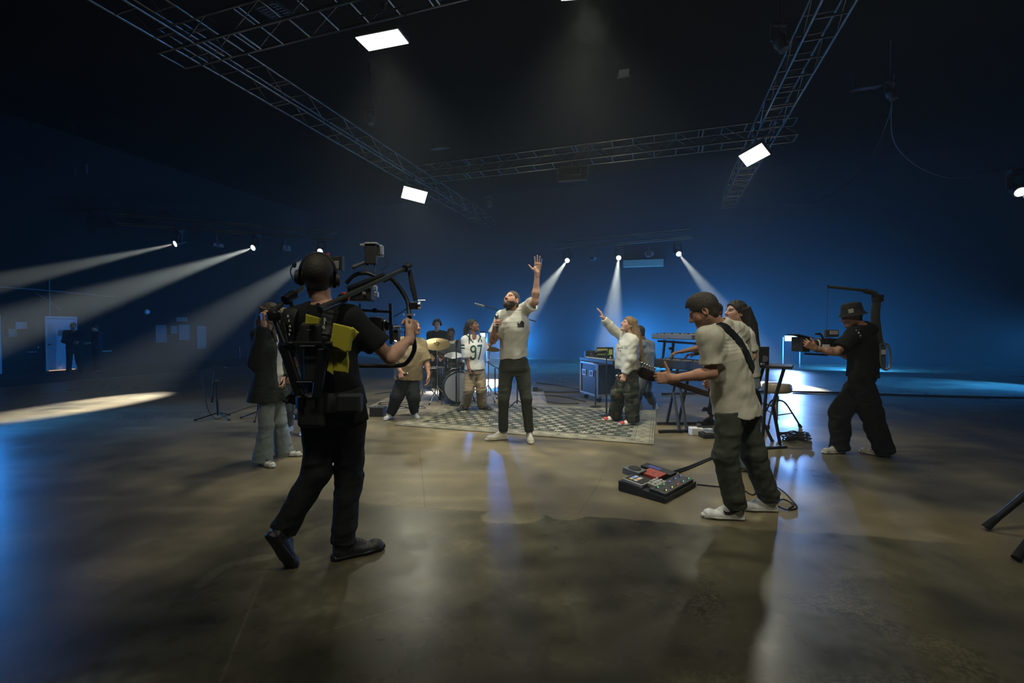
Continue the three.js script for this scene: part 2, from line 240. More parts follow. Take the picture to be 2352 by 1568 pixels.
// ---------- shapes from distance fields ----------
// round cone between a (radius ra) and b (radius rb)
const cone = (a, b, ra, rb = ra) => { const ax = a.x, ay = a.y, az = a.z, dx = b.x - ax, dy = b.y - ay, dz = b.z - az, L = dx * dx + dy * dy + dz * dz || 1e-9; return { f: (x, y, z) => { const t = clamp(((x - ax) * dx + (y - ay) * dy + (z - az) * dz) / L), X = x - ax - dx * t, Y = y - ay - dy * t, Z = z - az - dz * t; return Math.sqrt(X * X + Y * Y + Z * Z) - ra - (rb - ra) * t; }, b: [a, b, Math.max(ra, rb)] }; };
// ellipsoid with its own axes
const ell = (c, ax, r) => ({ f: (x, y, z) => { const X = x - c.x, Y = y - c.y, Z = z - c.z, p = (X * ax[0].x + Y * ax[0].y + Z * ax[0].z) / r[0], q = (X * ax[1].x + Y * ax[1].y + Z * ax[1].z) / r[1], s = (X * ax[2].x + Y * ax[2].y + Z * ax[2].z) / r[2], k = Math.sqrt(p * p + q * q + s * s), g = Math.sqrt((p / r[0]) ** 2 + (q / r[1]) ** 2 + (s / r[2]) ** 2); return g < 1e-6 ? -Math.min(...r) : k * (k - 1) / g; }, b: [c, c, Math.max(...r)] });
// oval sections strung along a line: stations { p, x (side axis), w, d }
function sweep(st, n = 1) {
  let s = st;
  if (n > 1) { // rounder: stations in between on a smooth curve
    const cr = (a, b, c, d, t) => 0.5 * (2 * b + (c - a) * t + (2 * a - 5 * b + 4 * c - d) * t * t + (3 * b - a - 3 * c + d) * t * t * t), V3 = (A, B, Cc, D, t) => V(cr(A.x, B.x, Cc.x, D.x, t), cr(A.y, B.y, Cc.y, D.y, t), cr(A.z, B.z, Cc.z, D.z, t)); s = [];
    for (let i = 0; i + 1 < st.length; i++) for (let j = 0; j < n; j++) { const a = st[Math.max(0, i - 1)], b = st[i], c = st[i + 1], d = st[Math.min(st.length - 1, i + 2)], t = j / n; s.push({ p: V3(a.p, b.p, c.p, d.p, t), x: mix(b.x, c.x, t), w: cr(a.w, b.w, c.w, d.w, t), d: cr(a.d, b.d, c.d, d.d, t) }); }
    s.push(st[st.length - 1]);
  }
  const segs = []; for (let i = 0; i + 1 < s.length; i++) { const d = s[i + 1].p.clone().sub(s[i].p); const c = mix(s[i].p, s[i + 1].p, 0.5); segs.push({ a: s[i], b: s[i + 1], d, L: d.lengthSq() || 1e-9, n: d.clone().normalize(), cx: c.x, cy: c.y, cz: c.z, R: d.length() / 2 + Math.max(s[i].w, s[i].d, s[i + 1].w, s[i + 1].d) + 0.03 }); }
  const cap = n > 1 ? 0.005 : 0.02;
  return { f: (x, y, z) => {
    let best = 1e9;
    for (const g of segs) {
      const qx = x - g.cx, qy = y - g.cy, qz = z - g.cz, lb = best + g.R; if (best < 1e8 && lb > 0 && qx * qx + qy * qy + qz * qz > lb * lb) continue;
      const X = x - g.a.p.x, Y = y - g.a.p.y, Z = z - g.a.p.z, t0 = (X * g.d.x + Y * g.d.y + Z * g.d.z) / g.L, t = clamp(t0), px = X - g.d.x * t, py = Y - g.d.y * t, pz = Z - g.d.z * t;
      const w = lerp(g.a.w, g.b.w, t), d = lerp(g.a.d, g.b.d, t); let sx = lerp(g.a.x.x, g.b.x.x, t), sy = lerp(g.a.x.y, g.b.x.y, t), sz = lerp(g.a.x.z, g.b.x.z, t);
      const k = sx * g.n.x + sy * g.n.y + sz * g.n.z; sx -= k * g.n.x; sy -= k * g.n.y; sz -= k * g.n.z; const l = Math.sqrt(sx * sx + sy * sy + sz * sz) || 1; sx /= l; sy /= l; sz /= l;
      const al = px * g.n.x + py * g.n.y + pz * g.n.z, u = px * sx + py * sy + pz * sz, vx = px - al * g.n.x - u * sx, vy = py - al * g.n.y - u * sy, vz = pz - al * g.n.z - u * sz, v = Math.sqrt(vx * vx + vy * vy + vz * vz);
      const k1 = Math.sqrt((u / w) ** 2 + (v / d) ** 2), k2 = Math.sqrt((u / (w * w)) ** 2 + (v / (d * d)) ** 2), e = k2 < 1e-6 ? -Math.min(w, d) : k1 * (k1 - 1) / k2;
      const h = Math.max(0, Math.abs(al) - cap), q = h < 1e-9 ? e : e > 0 ? Math.sqrt(e * e + h * h) : Math.max(e, h); if (q < best) best = q;
    }
    return best;
  }, b: null, pts: st.map((q) => [q.p, Math.max(q.w, q.d)]) };
}
const smin = (a, b, k) => { const h = Math.max(k - Math.abs(a - b), 0) / k; return Math.min(a, b) - h * h * k * 0.25; };
function boundsOf(list, box = new THREE.Box3()) { for (const s of list) for (const [p, r] of s.pts ?? [[s.b[0], s.b[2]], [s.b[1], s.b[2]]]) { box.expandByPoint(p.clone().addScalar(r)); box.expandByPoint(p.clone().addScalar(-r)); } return box; }
const joined = (list, k) => (x, y, z) => { let d = 1e9; for (const s of list) { const e = s.f(x, y, z); d = d > 1e8 ? e : smin(d, e, k); } return d; };
const plane = (p, n) => { const m = n.clone().normalize(), c = m.dot(p); return (x, y, z) => m.x * x + m.y * y + m.z * z - c; }; // positive on the side n points to
// surface nets over box; colour(x, y, z, nx, ny, nz) gives linear rgb
function meshField(f, box, cell, colour) {
  const lo = box.min.clone().addScalar(-2 * cell), nx = Math.ceil((box.max.x - lo.x) / cell) + 3, ny = Math.ceil((box.max.y - lo.y) / cell) + 3, nz = Math.ceil((box.max.z - lo.z) / cell) + 3, B = 4;
  const F = new Float32Array(nx * ny * nz).fill(1e3), id = (i, j, k) => (k * ny + j) * nx + i;
  for (let k = 0; k < nz; k += B) for (let j = 0; j < ny; j += B) for (let i = 0; i < nx; i += B) {
    const c = f(lo.x + (i + B / 2 - 0.5) * cell, lo.y + (j + B / 2 - 0.5) * cell, lo.z + (k + B / 2 - 0.5) * cell), far = Math.abs(c) > cell * B * 1.9 + 0.02;
    for (let K = k; K < Math.min(k + B, nz); K++) for (let J = j; J < Math.min(j + B, ny); J++) for (let I = i; I < Math.min(i + B, nx); I++) F[id(I, J, K)] = far ? c : f(lo.x + I * cell, lo.y + J * cell, lo.z + K * cell);
  }
  const vid = new Int32Array(nx * ny * nz).fill(-1), P = [], G = [], T = [], cs = [0, 1, nx, nx + 1, nx * ny, nx * ny + 1, nx * ny + nx, nx * ny + nx + 1], ed = [[0, 1], [2, 3], [4, 5], [6, 7], [0, 2], [1, 3], [4, 6], [5, 7], [0, 4], [1, 5], [2, 6], [3, 7]];
  for (let k = 0; k < nz - 1; k++) for (let j = 0; j < ny - 1; j++) for (let i = 0; i < nx - 1; i++) {
    const o = id(i, j, k); let m = 0; for (let c = 0; c < 8; c++) if (F[o + cs[c]] < 0) m |= 1 << c; if (m === 0 || m === 255) continue;
    let x = 0, y = 0, z = 0, n = 0; for (const [a, b] of ed) { const A = F[o + cs[a]], Bv = F[o + cs[b]]; if (A < 0 === Bv < 0) continue; const t = A / (A - Bv); x += lerp(a & 1, b & 1, t); y += lerp((a >> 1) & 1, (b >> 1) & 1, t); z += lerp(a >> 2, b >> 2, t); n++; }
    vid[o] = P.length / 3; G.push(F[o + 1] - F[o] + F[o + cs[3]] - F[o + cs[2]] + F[o + cs[5]] - F[o + cs[4]] + F[o + cs[7]] - F[o + cs[6]], F[o + cs[2]] - F[o] + F[o + cs[3]] - F[o + 1] + F[o + cs[6]] - F[o + cs[4]] + F[o + cs[7]] - F[o + cs[5]], F[o + cs[4]] - F[o] + F[o + cs[5]] - F[o + 1] + F[o + cs[6]] - F[o + cs[2]] + F[o + cs[7]] - F[o + cs[3]]); P.push(lo.x + (i + x / n) * cell, lo.y + (j + y / n) * cell, lo.z + (k + z / n) * cell);
  }
  const quad = (a, b, c, d, flip) => { if (a < 0 || b < 0 || c < 0 || d < 0) return; flip ? T.push(a, c, b, a, d, c) : T.push(a, b, c, a, c, d); };
  for (let k = 1; k < nz - 1; k++) for (let j = 1; j < ny - 1; j++) for (let i = 1; i < nx - 1; i++) {
    const o = id(i, j, k), s = F[o] < 0;
    if (s !== F[o + 1] < 0) quad(vid[o], vid[o - nx], vid[o - nx - nx * ny], vid[o - nx * ny], !s);
    if (s !== F[o + nx] < 0) quad(vid[o], vid[o - nx * ny], vid[o - 1 - nx * ny], vid[o - 1], !s);
    if (s !== F[o + nx * ny] < 0) quad(vid[o], vid[o - 1], vid[o - 1 - nx], vid[o - nx], !s);
  }
  const n = P.length / 3, N = new Float32Array(n * 3), Cc = new Float32Array(n * 3);
  for (let i = 0; i < n; i++) {
    const x = P[i * 3], y = P[i * 3 + 1], z = P[i * 3 + 2]; let gx = G[i * 3], gy = G[i * 3 + 1], gz = G[i * 3 + 2]; const l = Math.hypot(gx, gy, gz) || 1;
    N[i * 3] = gx /= l; N[i * 3 + 1] = gy /= l; N[i * 3 + 2] = gz /= l; const c = colour ? colour(x, y, z, gx, gy, gz) : [1, 1, 1]; Cc[i * 3] = c[0]; Cc[i * 3 + 1] = c[1]; Cc[i * 3 + 2] = c[2];
  }
  const g = new THREE.BufferGeometry(); g.setAttribute('position', new THREE.BufferAttribute(new Float32Array(P), 3)); g.setAttribute('normal', new THREE.BufferAttribute(N, 3)); g.setAttribute('color', new THREE.BufferAttribute(Cc, 3)); g.setIndex(T);
  return g;
}
function fuse(list) { // several field meshes as one geometry
  let nv = 0, nt = 0; for (const g of list) { nv += g.attributes.position.count; nt += g.index.count; }
  const P = new Float32Array(nv * 3), N = new Float32Array(nv * 3), K = new Float32Array(nv * 3), T = new Uint32Array(nt); let a = 0, b = 0;
  for (const g of list) { P.set(g.attributes.position.array, a * 3); N.set(g.attributes.normal.array, a * 3); K.set(g.attributes.color.array, a * 3); const ix = g.index.array; for (let i = 0; i < ix.length; i++) T[b + i] = ix[i] + a; a += g.attributes.position.count; b += ix.length; }
  const r = new THREE.BufferGeometry(); r.setAttribute('position', new THREE.BufferAttribute(P, 3)); r.setAttribute('normal', new THREE.BufferAttribute(N, 3)); r.setAttribute('color', new THREE.BufferAttribute(K, 3)); r.setIndex(new THREE.BufferAttribute(T, 1));
  return r;
}
const skinMat = new THREE.MeshPhysicalMaterial({ vertexColors: true, roughness: 0.55, specularIntensity: 0.7 }), clothMat = new THREE.MeshPhysicalMaterial({ vertexColors: true, roughness: 0.92, specularIntensity: 0.5 }), hairMat = M(0xffffff, 0.72, 0, { vertexColors: true }), leatherMat = M(0xffffff, 0.5, 0, { vertexColors: true });
const SKIN = { fair: [0.5, 0.285, 0.2], tan: [0.43, 0.225, 0.145], brown: [0.2, 0.095, 0.052], dark: [0.09, 0.045, 0.028] };
const scl = (c, k) => [c[0] * k, c[1] * k, c[2] * k], blend = (a, b, t) => [lerp(a[0], b[0], t), lerp(a[1], b[1], t), lerp(a[2], b[2], t)];

// a head with a face: frame c, x (its left), y (up), z (forward)
function headParts(c, X, Y, Z, k, neckTo, neckR) {
  const P = (x, y, z) => c.clone().addScaledVector(X, x * k).addScaledVector(Y, y * k).addScaledVector(Z, z * k), ax = [X, Y, Z], E = (x, y, z, a, b, d) => ell(P(x, y, z), ax, [a * k, b * k, d * k]), K = (a, b, r, s) => cone(P(...a), P(...b), r * k, (s ?? r) * k);
  const big = [E(0, 0.035, -0.014, 0.075, 0.088, 0.097), E(0, -0.03, 0.028, 0.06, 0.08, 0.064), K([-0.04, -0.055, 0.005], [-0.012, -0.1, 0.058], 0.022, 0.018), K([0.04, -0.055, 0.005], [0.012, -0.1, 0.058], 0.022, 0.018), K([0, -0.1, 0.062], [0, -0.096, 0.066], 0.022), K([-0.04, -0.02, 0.052], [-0.04, -0.03, 0.05], 0.022), K([0.04, -0.02, 0.052], [0.04, -0.03, 0.05], 0.022)];
  const neck = cone(P(0, -0.05, -0.022), neckTo, 0.056 * k, neckR), brow = K([-0.034, 0.021, 0.078], [0.034, 0.021, 0.078], 0.012), nose = K([0, 0.012, 0.088], [0, -0.028, 0.108], 0.009, 0.0135), wings = [K([-0.013, -0.032, 0.095], [-0.013, -0.033, 0.096], 0.009), K([0.013, -0.032, 0.095], [0.013, -0.033, 0.096], 0.009)], lips = [K([-0.019, -0.061, 0.084], [0.019, -0.061, 0.084], 0.0075), K([-0.016, -0.071, 0.083], [0.016, -0.071, 0.083], 0.0085)];
  const ears = [-1, 1].map((s) => ({ o: ell(P(s * 0.077, -0.004, -0.012), [X, Y.clone().addScaledVector(Z, -0.2).normalize(), Z], [0.011 * k, 0.033 * k, 0.02 * k]), i: E(s * 0.086, -0.004, -0.008, 0.008, 0.02, 0.011) })), socket = [-1, 1].map((s) => E(s * 0.031, 0.003, 0.094, 0.02, 0.012, 0.016)), eye = [-1, 1].map((s) => E(s * 0.031, 0.002, 0.0735, 0.0135, 0.0125, 0.0125));
  const f = (x, y, z) => {
    let d = 1e9; for (const s of big) { const e = s.f(x, y, z); d = d > 1e8 ? e : smin(d, e, 0.03 * k); }
    d = smin(d, neck.f(x, y, z), 0.03 * k); d = smin(d, brow.f(x, y, z), 0.016 * k); for (const s of socket) d = -smin(-d, s.f(x, y, z), 0.012 * k);
    d = smin(d, nose.f(x, y, z), 0.012 * k); for (const s of wings) d = smin(d, s.f(x, y, z), 0.007 * k); for (const s of lips) d = smin(d, s.f(x, y, z), 0.006 * k); for (const s of eye) d = Math.min(d, s.f(x, y, z));
    for (const s of ears) d = smin(d, Math.max(s.o.f(x, y, z), -s.i.f(x, y, z)), 0.008 * k);
    return d;
  };
  const loc = (x, y, z) => { const q = V(x, y, z).sub(c); return [q.dot(X) / k, q.dot(Y) / k, q.dot(Z) / k]; };
  return { f, P, loc, cranium: (t) => { const s = E(0, 0.035, -0.014, 0.075 + t, 0.088 + t, 0.097 + t); return s; }, box: boundsOf([...big, neck, E(0, 0, 0, 0.1, 0.14, 0.125)]) };
}
function faceColour(loc, o) { // the colours of a face: lips, brows, eyes, stubble
  const skin = o.skin, hair = o.hair;
  return (x, y, z) => {
    const [a, b, d] = loc(x, y, z), s = Math.abs(a); let c = scl(skin, 1 + 0.1 * noise(x * 40, y * 40, z * 40));
    if (d > 0.05) {
      c = blend(c, [skin[0] * 1.05, skin[1] * 0.72, skin[2] * 0.7], 0.5 * (1 - sst(0.012, 0.03, Math.hypot(s - 0.042, b + 0.025))));
      if (b < -0.052 && b > -0.083 && s < 0.028) c = blend(c, [skin[0] * 0.75, skin[1] * 0.42, skin[2] * 0.42], (1 - sst(0.018, 0.027, s)) * (1 - sst(0.009, 0.013, Math.abs(b + 0.066))));
      if (s < 0.02 && Math.abs(b + 0.066) < 0.0035) c = o.open ? [0.45, 0.4, 0.38] : scl(skin, 0.25);
      const br = Math.abs(b - 0.026 + (s - 0.03) * (s - 0.03) * 9); if (s > 0.01 && s < 0.053 && br < 0.0065) c = blend(c, hair, 0.75);
      const ex = s - 0.031, ey = b - 0.002; if (Math.abs(ex) < 0.014 && Math.abs(ey) < 0.0075) { if (o.shut) c = Math.abs(ey + 0.003) < 0.0022 ? scl(skin, 0.2) : scl(skin, 0.8); else if (Math.abs(ey) < 0.0055 - ex * ex * 20) c = Math.hypot(ex, ey) < 0.0062 ? [0.02, 0.015, 0.012] : [0.34, 0.32, 0.31]; else c = scl(skin, 0.35); }
      if (s < 0.016 && b > -0.041 && b < -0.034) c = scl(c, 0.5);
    }
    if (o.stubble) { const j = sst(-0.03, -0.055, b - 0.25 * Math.max(0, 0.03 - d)) * sst(-0.04, 0.0, d); c = blend(c, scl(hair, 1.5), o.stubble * j); }
    return c;
  };
}
// a hand: wrist w, Y towards the fingers, X towards the thumb, Z out of the palm; curl per finger 0..1
function handField(w, Y, X, Z, k, o) {
  const P = (x, y, z) => w.clone().addScaledVector(X, x * k).addScaledVector(Y, y * k).addScaledVector(Z, z * k), list = [];
  list.push(sweep([{ p: P(0, -0.02, 0), x: X, w: 0.026 * k, d: 0.02 * k }, { p: P(0.002, 0.02, 0), x: X, w: 0.032 * k, d: 0.018 * k }, { p: P(0.001, 0.06, 0), x: X, w: 0.041 * k, d: 0.0145 * k }, { p: P(0, 0.09, 0), x: X, w: 0.041 * k, d: 0.012 * k }]));
  list.push(cone(P(0.018, 0.02, 0.009), P(0.03, 0.05, 0.008), 0.015 * k, 0.014 * k));
  const base = [[0.031, 0.092], [0.0105, 0.098], [-0.0105, 0.094], [-0.03, 0.083]], len = [[0.043, 0.025, 0.02], [0.048, 0.029, 0.021], [0.044, 0.027, 0.02], [0.033, 0.021, 0.018]], fan = [0.12, 0.03, -0.06, -0.17], tips = [], fingers = [];
  for (let i = 0; i < 4; i++) {
    const cu = (o.curl instanceof Array ? o.curl[i] : o.curl) ?? 0.2, sp = fan[i] * (o.spread ?? 0.6); let p = P(base[i][0], base[i][1], 0), ang = 0, r = (i === 3 ? 0.0082 : 0.0096) * k; const side = X.clone().multiplyScalar(Math.sin(sp)).addScaledVector(Y, Math.cos(sp));
    const chain = [];
    for (let j = 0; j < 3; j++) { ang += cu * [1.35, 1.6, 1.1][j]; const q = p.clone().addScaledVector(side, Math.cos(ang) * len[i][j] * k).addScaledVector(Z, Math.sin(ang) * len[i][j] * k); chain.push(cone(p, q, r, r * 0.93)); r *= 0.93; p = q; }
    fingers.push(chain); tips.push(p);
  }
  const th = o.thumb ?? [0.75, 0.65, 0.2], th2 = o.thumb2 ?? [0.35, 0.9, 0.3], D = (v) => X.clone().multiplyScalar(v[0]).addScaledVector(Y, v[1]).addScaledVector(Z, v[2]).normalize(), t0 = P(0.024, 0.022, 0.006), t1 = t0.clone().addScaledVector(D(th), 0.045 * k), t2 = t1.clone().addScaledVector(D(th2), 0.032 * k), t3 = t2.clone().addScaledVector(D(th2), 0.024 * k);
  fingers.push([cone(t0, t1, 0.014 * k, 0.0115 * k), cone(t1, t2, 0.0115 * k, 0.0105 * k), cone(t2, t3, 0.0105 * k, 0.0085 * k)]);
  const palm = joined(list, 0.02 * k);
  return { f: (x, y, z) => { let d = palm(x, y, z); const d0 = d; for (const ch of fingers) { let e = 1e9; for (const s of ch) e = Math.min(e, s.f(x, y, z)); d = Math.min(d, smin(d0, e, 0.012 * k)); } return d; }, box: boundsOf([...list, ...fingers.flat()]), at: P };
}
const SOLID = (c, v = 0.1, s = 30) => (x, y, z) => scl(c, 1 + v * noise(x * s, y * s, z * s));
const hairLine = (d) => d > 0.045 ? lerp(0.025, 0.07, sst(0.045, 0.085, d)) : d > 0 ? lerp(-0.012, 0.025, d / 0.045) : d > -0.04 ? lerp(-0.062, -0.012, (d + 0.04) / 0.04) : -0.085;
function person(o) {
  const k = o.k ?? 1, pt = (q) => q instanceof THREE.Vector3 ? q : q.f ? fl(q.f[0], q.f[1]).add(V(0, 0.085 * k * (o.shoes?.k ?? 1) + (q.h ?? 0), 0)) : at(q[0], q[1], o.D - (q[2] ?? 0)), J = {};
  for (const n of ['neck', 'shL', 'shR', 'elL', 'elR', 'wrL', 'wrR', 'hipL', 'hipR', 'knL', 'knR', 'anL', 'anR']) J[n] = pt(o[n]);
  const base = V((J.anL.x + J.anR.x) / 2, 0, (J.anL.z + J.anR.z) / 2), g = thing('person', o.label, 'person', base, o.group);
  const cell = o.cell ?? 0.014, fine = o.fine ?? 0.0055, fa = o.fold ?? 0.006, sd = o.D * 7.3;
  // frames
  const pel = mix(J.hipL, J.hipR, 0.5), sho = mix(J.shL, J.shR, 0.5), hx = J.hipL.clone().sub(J.hipR).normalize(), sx = J.shL.clone().sub(J.shR).normalize(), axis = sho.clone().sub(pel).normalize(), front = sx.clone().cross(axis).normalize();
  const waist = mix(pel, sho, 0.4).addScaledVector(front, o.belly ? 0.02 : 0.0), chest = mix(pel, sho, 0.76).addScaledVector(front, 0.015 * k), B = o.build ?? 1, shw = J.shL.distanceTo(J.shR) / 2;
  const torso = (e, low = 0, n = 4) => sweep([...(low ? [{ p: pel.clone().addScaledVector(axis, -low), x: hx, w: (0.165 * B + (o.hemW ?? 0)) * k + e, d: 0.118 * B * k + e }] : []), { p: pel, x: hx, w: 0.163 * B * k + e, d: 0.116 * B * k + e }, { p: waist, x: mix(hx, sx, 0.4), w: (0.143 * B + (o.belly ?? 0)) * k + e, d: (0.104 * B + (o.belly ?? 0)) * k + e }, { p: chest, x: sx, w: (0.166 * B) * k + e, d: 0.118 * B * k + e }, { p: sho.clone().addScaledVector(axis, -0.015 * k), x: sx, w: Math.min(shw * 0.95, 0.16 * k) + e * 0.6, d: 0.072 * B * k + e * 0.6 }, { p: mix(sho, J.neck, 0.75), x: sx, w: 0.062 * k + e * 0.3, d: 0.058 * k + e * 0.3 }], n);
  // body: torso, limbs, neck in one, head and hands on finer grids
  const trap = (e) => ['L', 'R'].map((s) => cone(mix(J.neck, sho, 0.45), J['sh' + s], 0.05 * k + e * 0.5, 0.056 * k + e * 0.5));
  const limbs = []; for (const s of ['L', 'R']) { const a = J['sh' + s], b = J['el' + s], c = J['wr' + s]; limbs.push(cone(a, b, 0.05 * B * k, 0.039 * k), cone(b, mix(b, c, 0.3), 0.038 * k, 0.041 * B * k), cone(mix(b, c, 0.3), c, 0.041 * B * k, 0.026 * k), cone(J['hip' + s], J['kn' + s], 0.066 * k, 0.04 * k), cone(J['kn' + s], mix(J['kn' + s], J['an' + s], 0.3), 0.04 * k, 0.041 * k), cone(mix(J['kn' + s], J['an' + s], 0.3), J['an' + s], 0.041 * k, 0.03 * k)); }
  const hd = o.head, hc = pt(hd.c), hz = hd.fwd.clone().normalize(), hxx = (hd.up ?? UPV).clone().cross(hz).normalize(), hy = hz.clone().cross(hxx), hk = k * (hd.k ?? 1) * 1.0;
  const H = headParts(hc, hxx, hy, hz, hk, mix(J.neck, sho, 0.3), 0.055 * k), bodyList = [torso(-0.012, 0, 1), ...trap(-0.006), ...limbs, cone(mix(J.neck, sho, 0.15), mix(J.neck, sho, 0.6), 0.05 * k, 0.06 * k)];
  const ink = o.ink; const skinTone = (x, y, z) => { let c = scl(o.skin, 1 + 0.08 * noise(x * 30, y * 30, z * 30)); if (ink) c = ink(x, y, z, c); return c; };
  const geos = [meshField(joined(bodyList, 0.03 * k), boundsOf(bodyList), Math.max(0.013, cell), skinTone), meshField(H.f, H.box, fine, faceColour(H.loc, o))];
  for (const s of ['L', 'R']) {
    const h = o['hand' + s]; if (!h) continue;
    const y = (h.Y ? h.Y.clone() : J['wr' + s].clone().sub(J['el' + s])).normalize(); let z = h.Z.clone().addScaledVector(y, -h.Z.dot(y)).normalize(); const x = (s === 'L' ? z.clone().cross(y) : y.clone().cross(z)).normalize();
    const hf = handField(J['wr' + s], y, x, z, k * (h.k ?? 1), h), arm = cone(mix(J['wr' + s], J['el' + s], 0.32), J['wr' + s], 0.029 * k, 0.0262 * k);
    geos.push(meshField((a, b, c) => smin(hf.f(a, b, c), arm.f(a, b, c), 0.02), hf.box.union(boundsOf([arm])), Math.min(fine, 0.005), skinTone));
    o['at' + s] = hf.at;
  }
  part(g, 'body', fuse(geos), skinMat);
  const fold = (x, y, z) => fa * (noise(x * 9 + y * 5 + sd, y * 9 - x * 4, z * 9) + 0.55 * noise(x * 21 - y * 9, y * 17 + sd, z * 21));
  // trousers
  const b = o.bottom; if (b) {
    const [r0, r1, r2] = b.r, list = [sweep([{ p: pel.clone().addScaledVector(axis, 0.1 * k), x: hx, w: 0.152 * B * k + 0.012, d: 0.112 * B * k + 0.012 }, { p: pel, x: hx, w: 0.17 * B * k + 0.01, d: 0.122 * B * k + 0.012 }, { p: pel.clone().addScaledVector(axis, -0.06 * k), x: hx, w: 0.15 * B * k, d: 0.1 * B * k }])], cuts = [plane(pel.clone().addScaledVector(axis, b.rise ?? 0.09), axis)];
    for (const s of ['L', 'R']) { const an = J['an' + s].clone(), kn = J['kn' + s], hip = J['hip' + s], dn = an.clone().sub(kn).normalize(), end = an.clone().addScaledVector(dn, b.drop ?? 0.02); list.push(cone(hip.clone().addScaledVector(axis, -0.02), kn, r0 * k, r1 * k), cone(kn, end, r1 * k, r2 * k)); }
    const ends = ['L', 'R'].map((s) => { const dn = J['an' + s].clone().sub(J['kn' + s]).normalize(); const p = J['an' + s].clone().addScaledVector(dn, b.drop ?? 0.02); return { pl: plane(p, dn), p }; });
    const whole = joined(list, 0.022), rip = b.fold ?? fa, bends = [J.knL, J.knR, ends[0].p, ends[1].p];
    const f = (x, y, z) => { let d = whole(x, y, z); if (Math.abs(d) < 0.05) { d += (rip / fa) * fold(x, y, z); let near = 9; for (const q of bends) near = Math.min(near, Math.hypot(x - q.x, y - q.y, z - q.z)); if (near < 0.26) d += rip * 1.3 * (1 - near / 0.26) * noise(x * 9 + y * 6 + sd, y * 34 - x * 7, z * 9); } for (const c of cuts) d = Math.max(d, c(x, y, z)); for (const e of ends) if (Math.hypot(x - e.p.x, y - e.p.y, z - e.p.z) < 0.28) d = Math.max(d, e.pl(x, y, z)); return d; };
    part(g, b.name ?? 'trousers', meshField(f, boundsOf(list), b.cell ?? cell, b.colour), clothMat);
  }
  // shirt or jacket
  const t = o.top; if (t) {
    const e = t.ease ?? 0.02, list = [torso(e, Math.max(0, t.hem + 0.06)), ...trap(e)], arms = [];
    for (const s of ['L', 'R']) { const a = J['sh' + s], bb = J['el' + s], c = J['wr' + s], [q0, q1, q2] = t.sleeve, fr = t.len?.[s] ?? q0, aa = a.clone().addScaledVector(front, 0.0); if (fr <= 1) { const end = mix(a, bb, fr), dn = bb.clone().sub(a).normalize(); arms.push({ f: [cone(aa, end.clone().addScaledVector(dn, 0.03), q1 * 0.74 * k, q2 * k)], p: end, n: dn }); } else { const end = mix(bb, c, fr - 1), dn = c.clone().sub(bb).normalize(); arms.push({ f: [cone(aa, bb, q1 * 0.78 * k, lerp(q1, q2, 0.45) * k), cone(bb, end.clone().addScaledVector(dn, 0.02), lerp(q1, q2, 0.45) * k, q2 * k)], p: end, n: dn }); } }
    const hemC = pel.clone().addScaledVector(axis, -t.hem), hemP = plane(hemC, axis.clone().multiplyScalar(t.flat ? -0.1 : -0.6).add(V(0, -0.4, 0)).add(t.tilt ?? V(0, 0, 0))), trunk = joined(list, 0.05), collar = cone(mix(J.neck, sho, t.neckLow ?? 0.25), hc, (t.neck ?? 0.072) * k, (t.neck ?? 0.072) * k), vee = t.vee ? cone(mix(J.neck, sho, 0.3).addScaledVector(front, 0.06), mix(sho, chest, t.vee).addScaledVector(front, 0.16), 0.05 * k, 0.012) : null, sleeves = arms.map((a) => { const q = joined(a.f, 0.02), pl = plane(a.p, a.n); return (x, y, z) => Math.max(q(x, y, z), Math.hypot(x - a.p.x, y - a.p.y, z - a.p.z) < 0.2 ? pl(x, y, z) : -1); });
    const amp = (t.fold ?? fa) / fa;
    const f = (x, y, z) => { let d = Math.max(trunk(x, y, z), hemP(x, y, z)); for (const s of sleeves) d = smin(d, s(x, y, z), 0.07); if (Math.abs(d) < 0.05) d += amp * fold(x, y, z); d = -smin(-d, collar.f(x, y, z), 0.014); if (vee) d = Math.max(d, -vee.f(x, y, z)); if (t.shape) d = t.shape(d, x, y, z); return d; };
    const loc = { c: chest, x: sx, y: axis, z: front };
    o.topField = f; o.loc = loc;
    const q = V(0, 0, 0), col = t.colour.length > 6 ? (x, y, z, nx, ny, nz) => { q.set(x, y, z).sub(chest); return t.colour(x, y, z, q.dot(sx), q.dot(axis), q.dot(front), nx * front.x + ny * front.y + nz * front.z); } : t.colour;
    part(g, t.name ?? 'shirt', meshField(f, boundsOf([...list, ...arms.flatMap((a) => a.f)]).expandByScalar(0.015), t.cell ?? cell, col), t.mat ?? clothMat);
  }
  // hair, beard
  const hs = o.hairStyle ?? {}, hairCol = (x, y, z) => { const [a, bb, d] = H.loc(x, y, z); return scl(o.hair, 1 + 0.5 * (hs.long ? noise(x * 130, y * 10, z * 130) : noise(a * 300, bb * 160, d * 200))); };
  if (!hs.none) {
    const c1 = H.cranium(hs.t ?? 0.009), c2 = hs.top ? ell(H.P(0, 0.058, 0.012), [hxx, hy, hz], [0.066 * hk, 0.078 * hk, 0.088 * hk]) : null, extra = (hs.long ?? []).map((L) => sweep(L.map(([p, w, d]) => ({ p: pt(p), x: hs.side ?? sx, w: w * k, d: d * k })))), len = extra.length ? joined(extra, 0.03) : null, line = hs.line ?? 0, nape = ell(H.P(0, -0.035, -0.04), [hxx, hy, hz], [(0.058 + (hs.t ?? 0.009) * 0.5) * hk, 0.06 * hk, (0.05 + (hs.t ?? 0.009) * 0.5) * hk]);
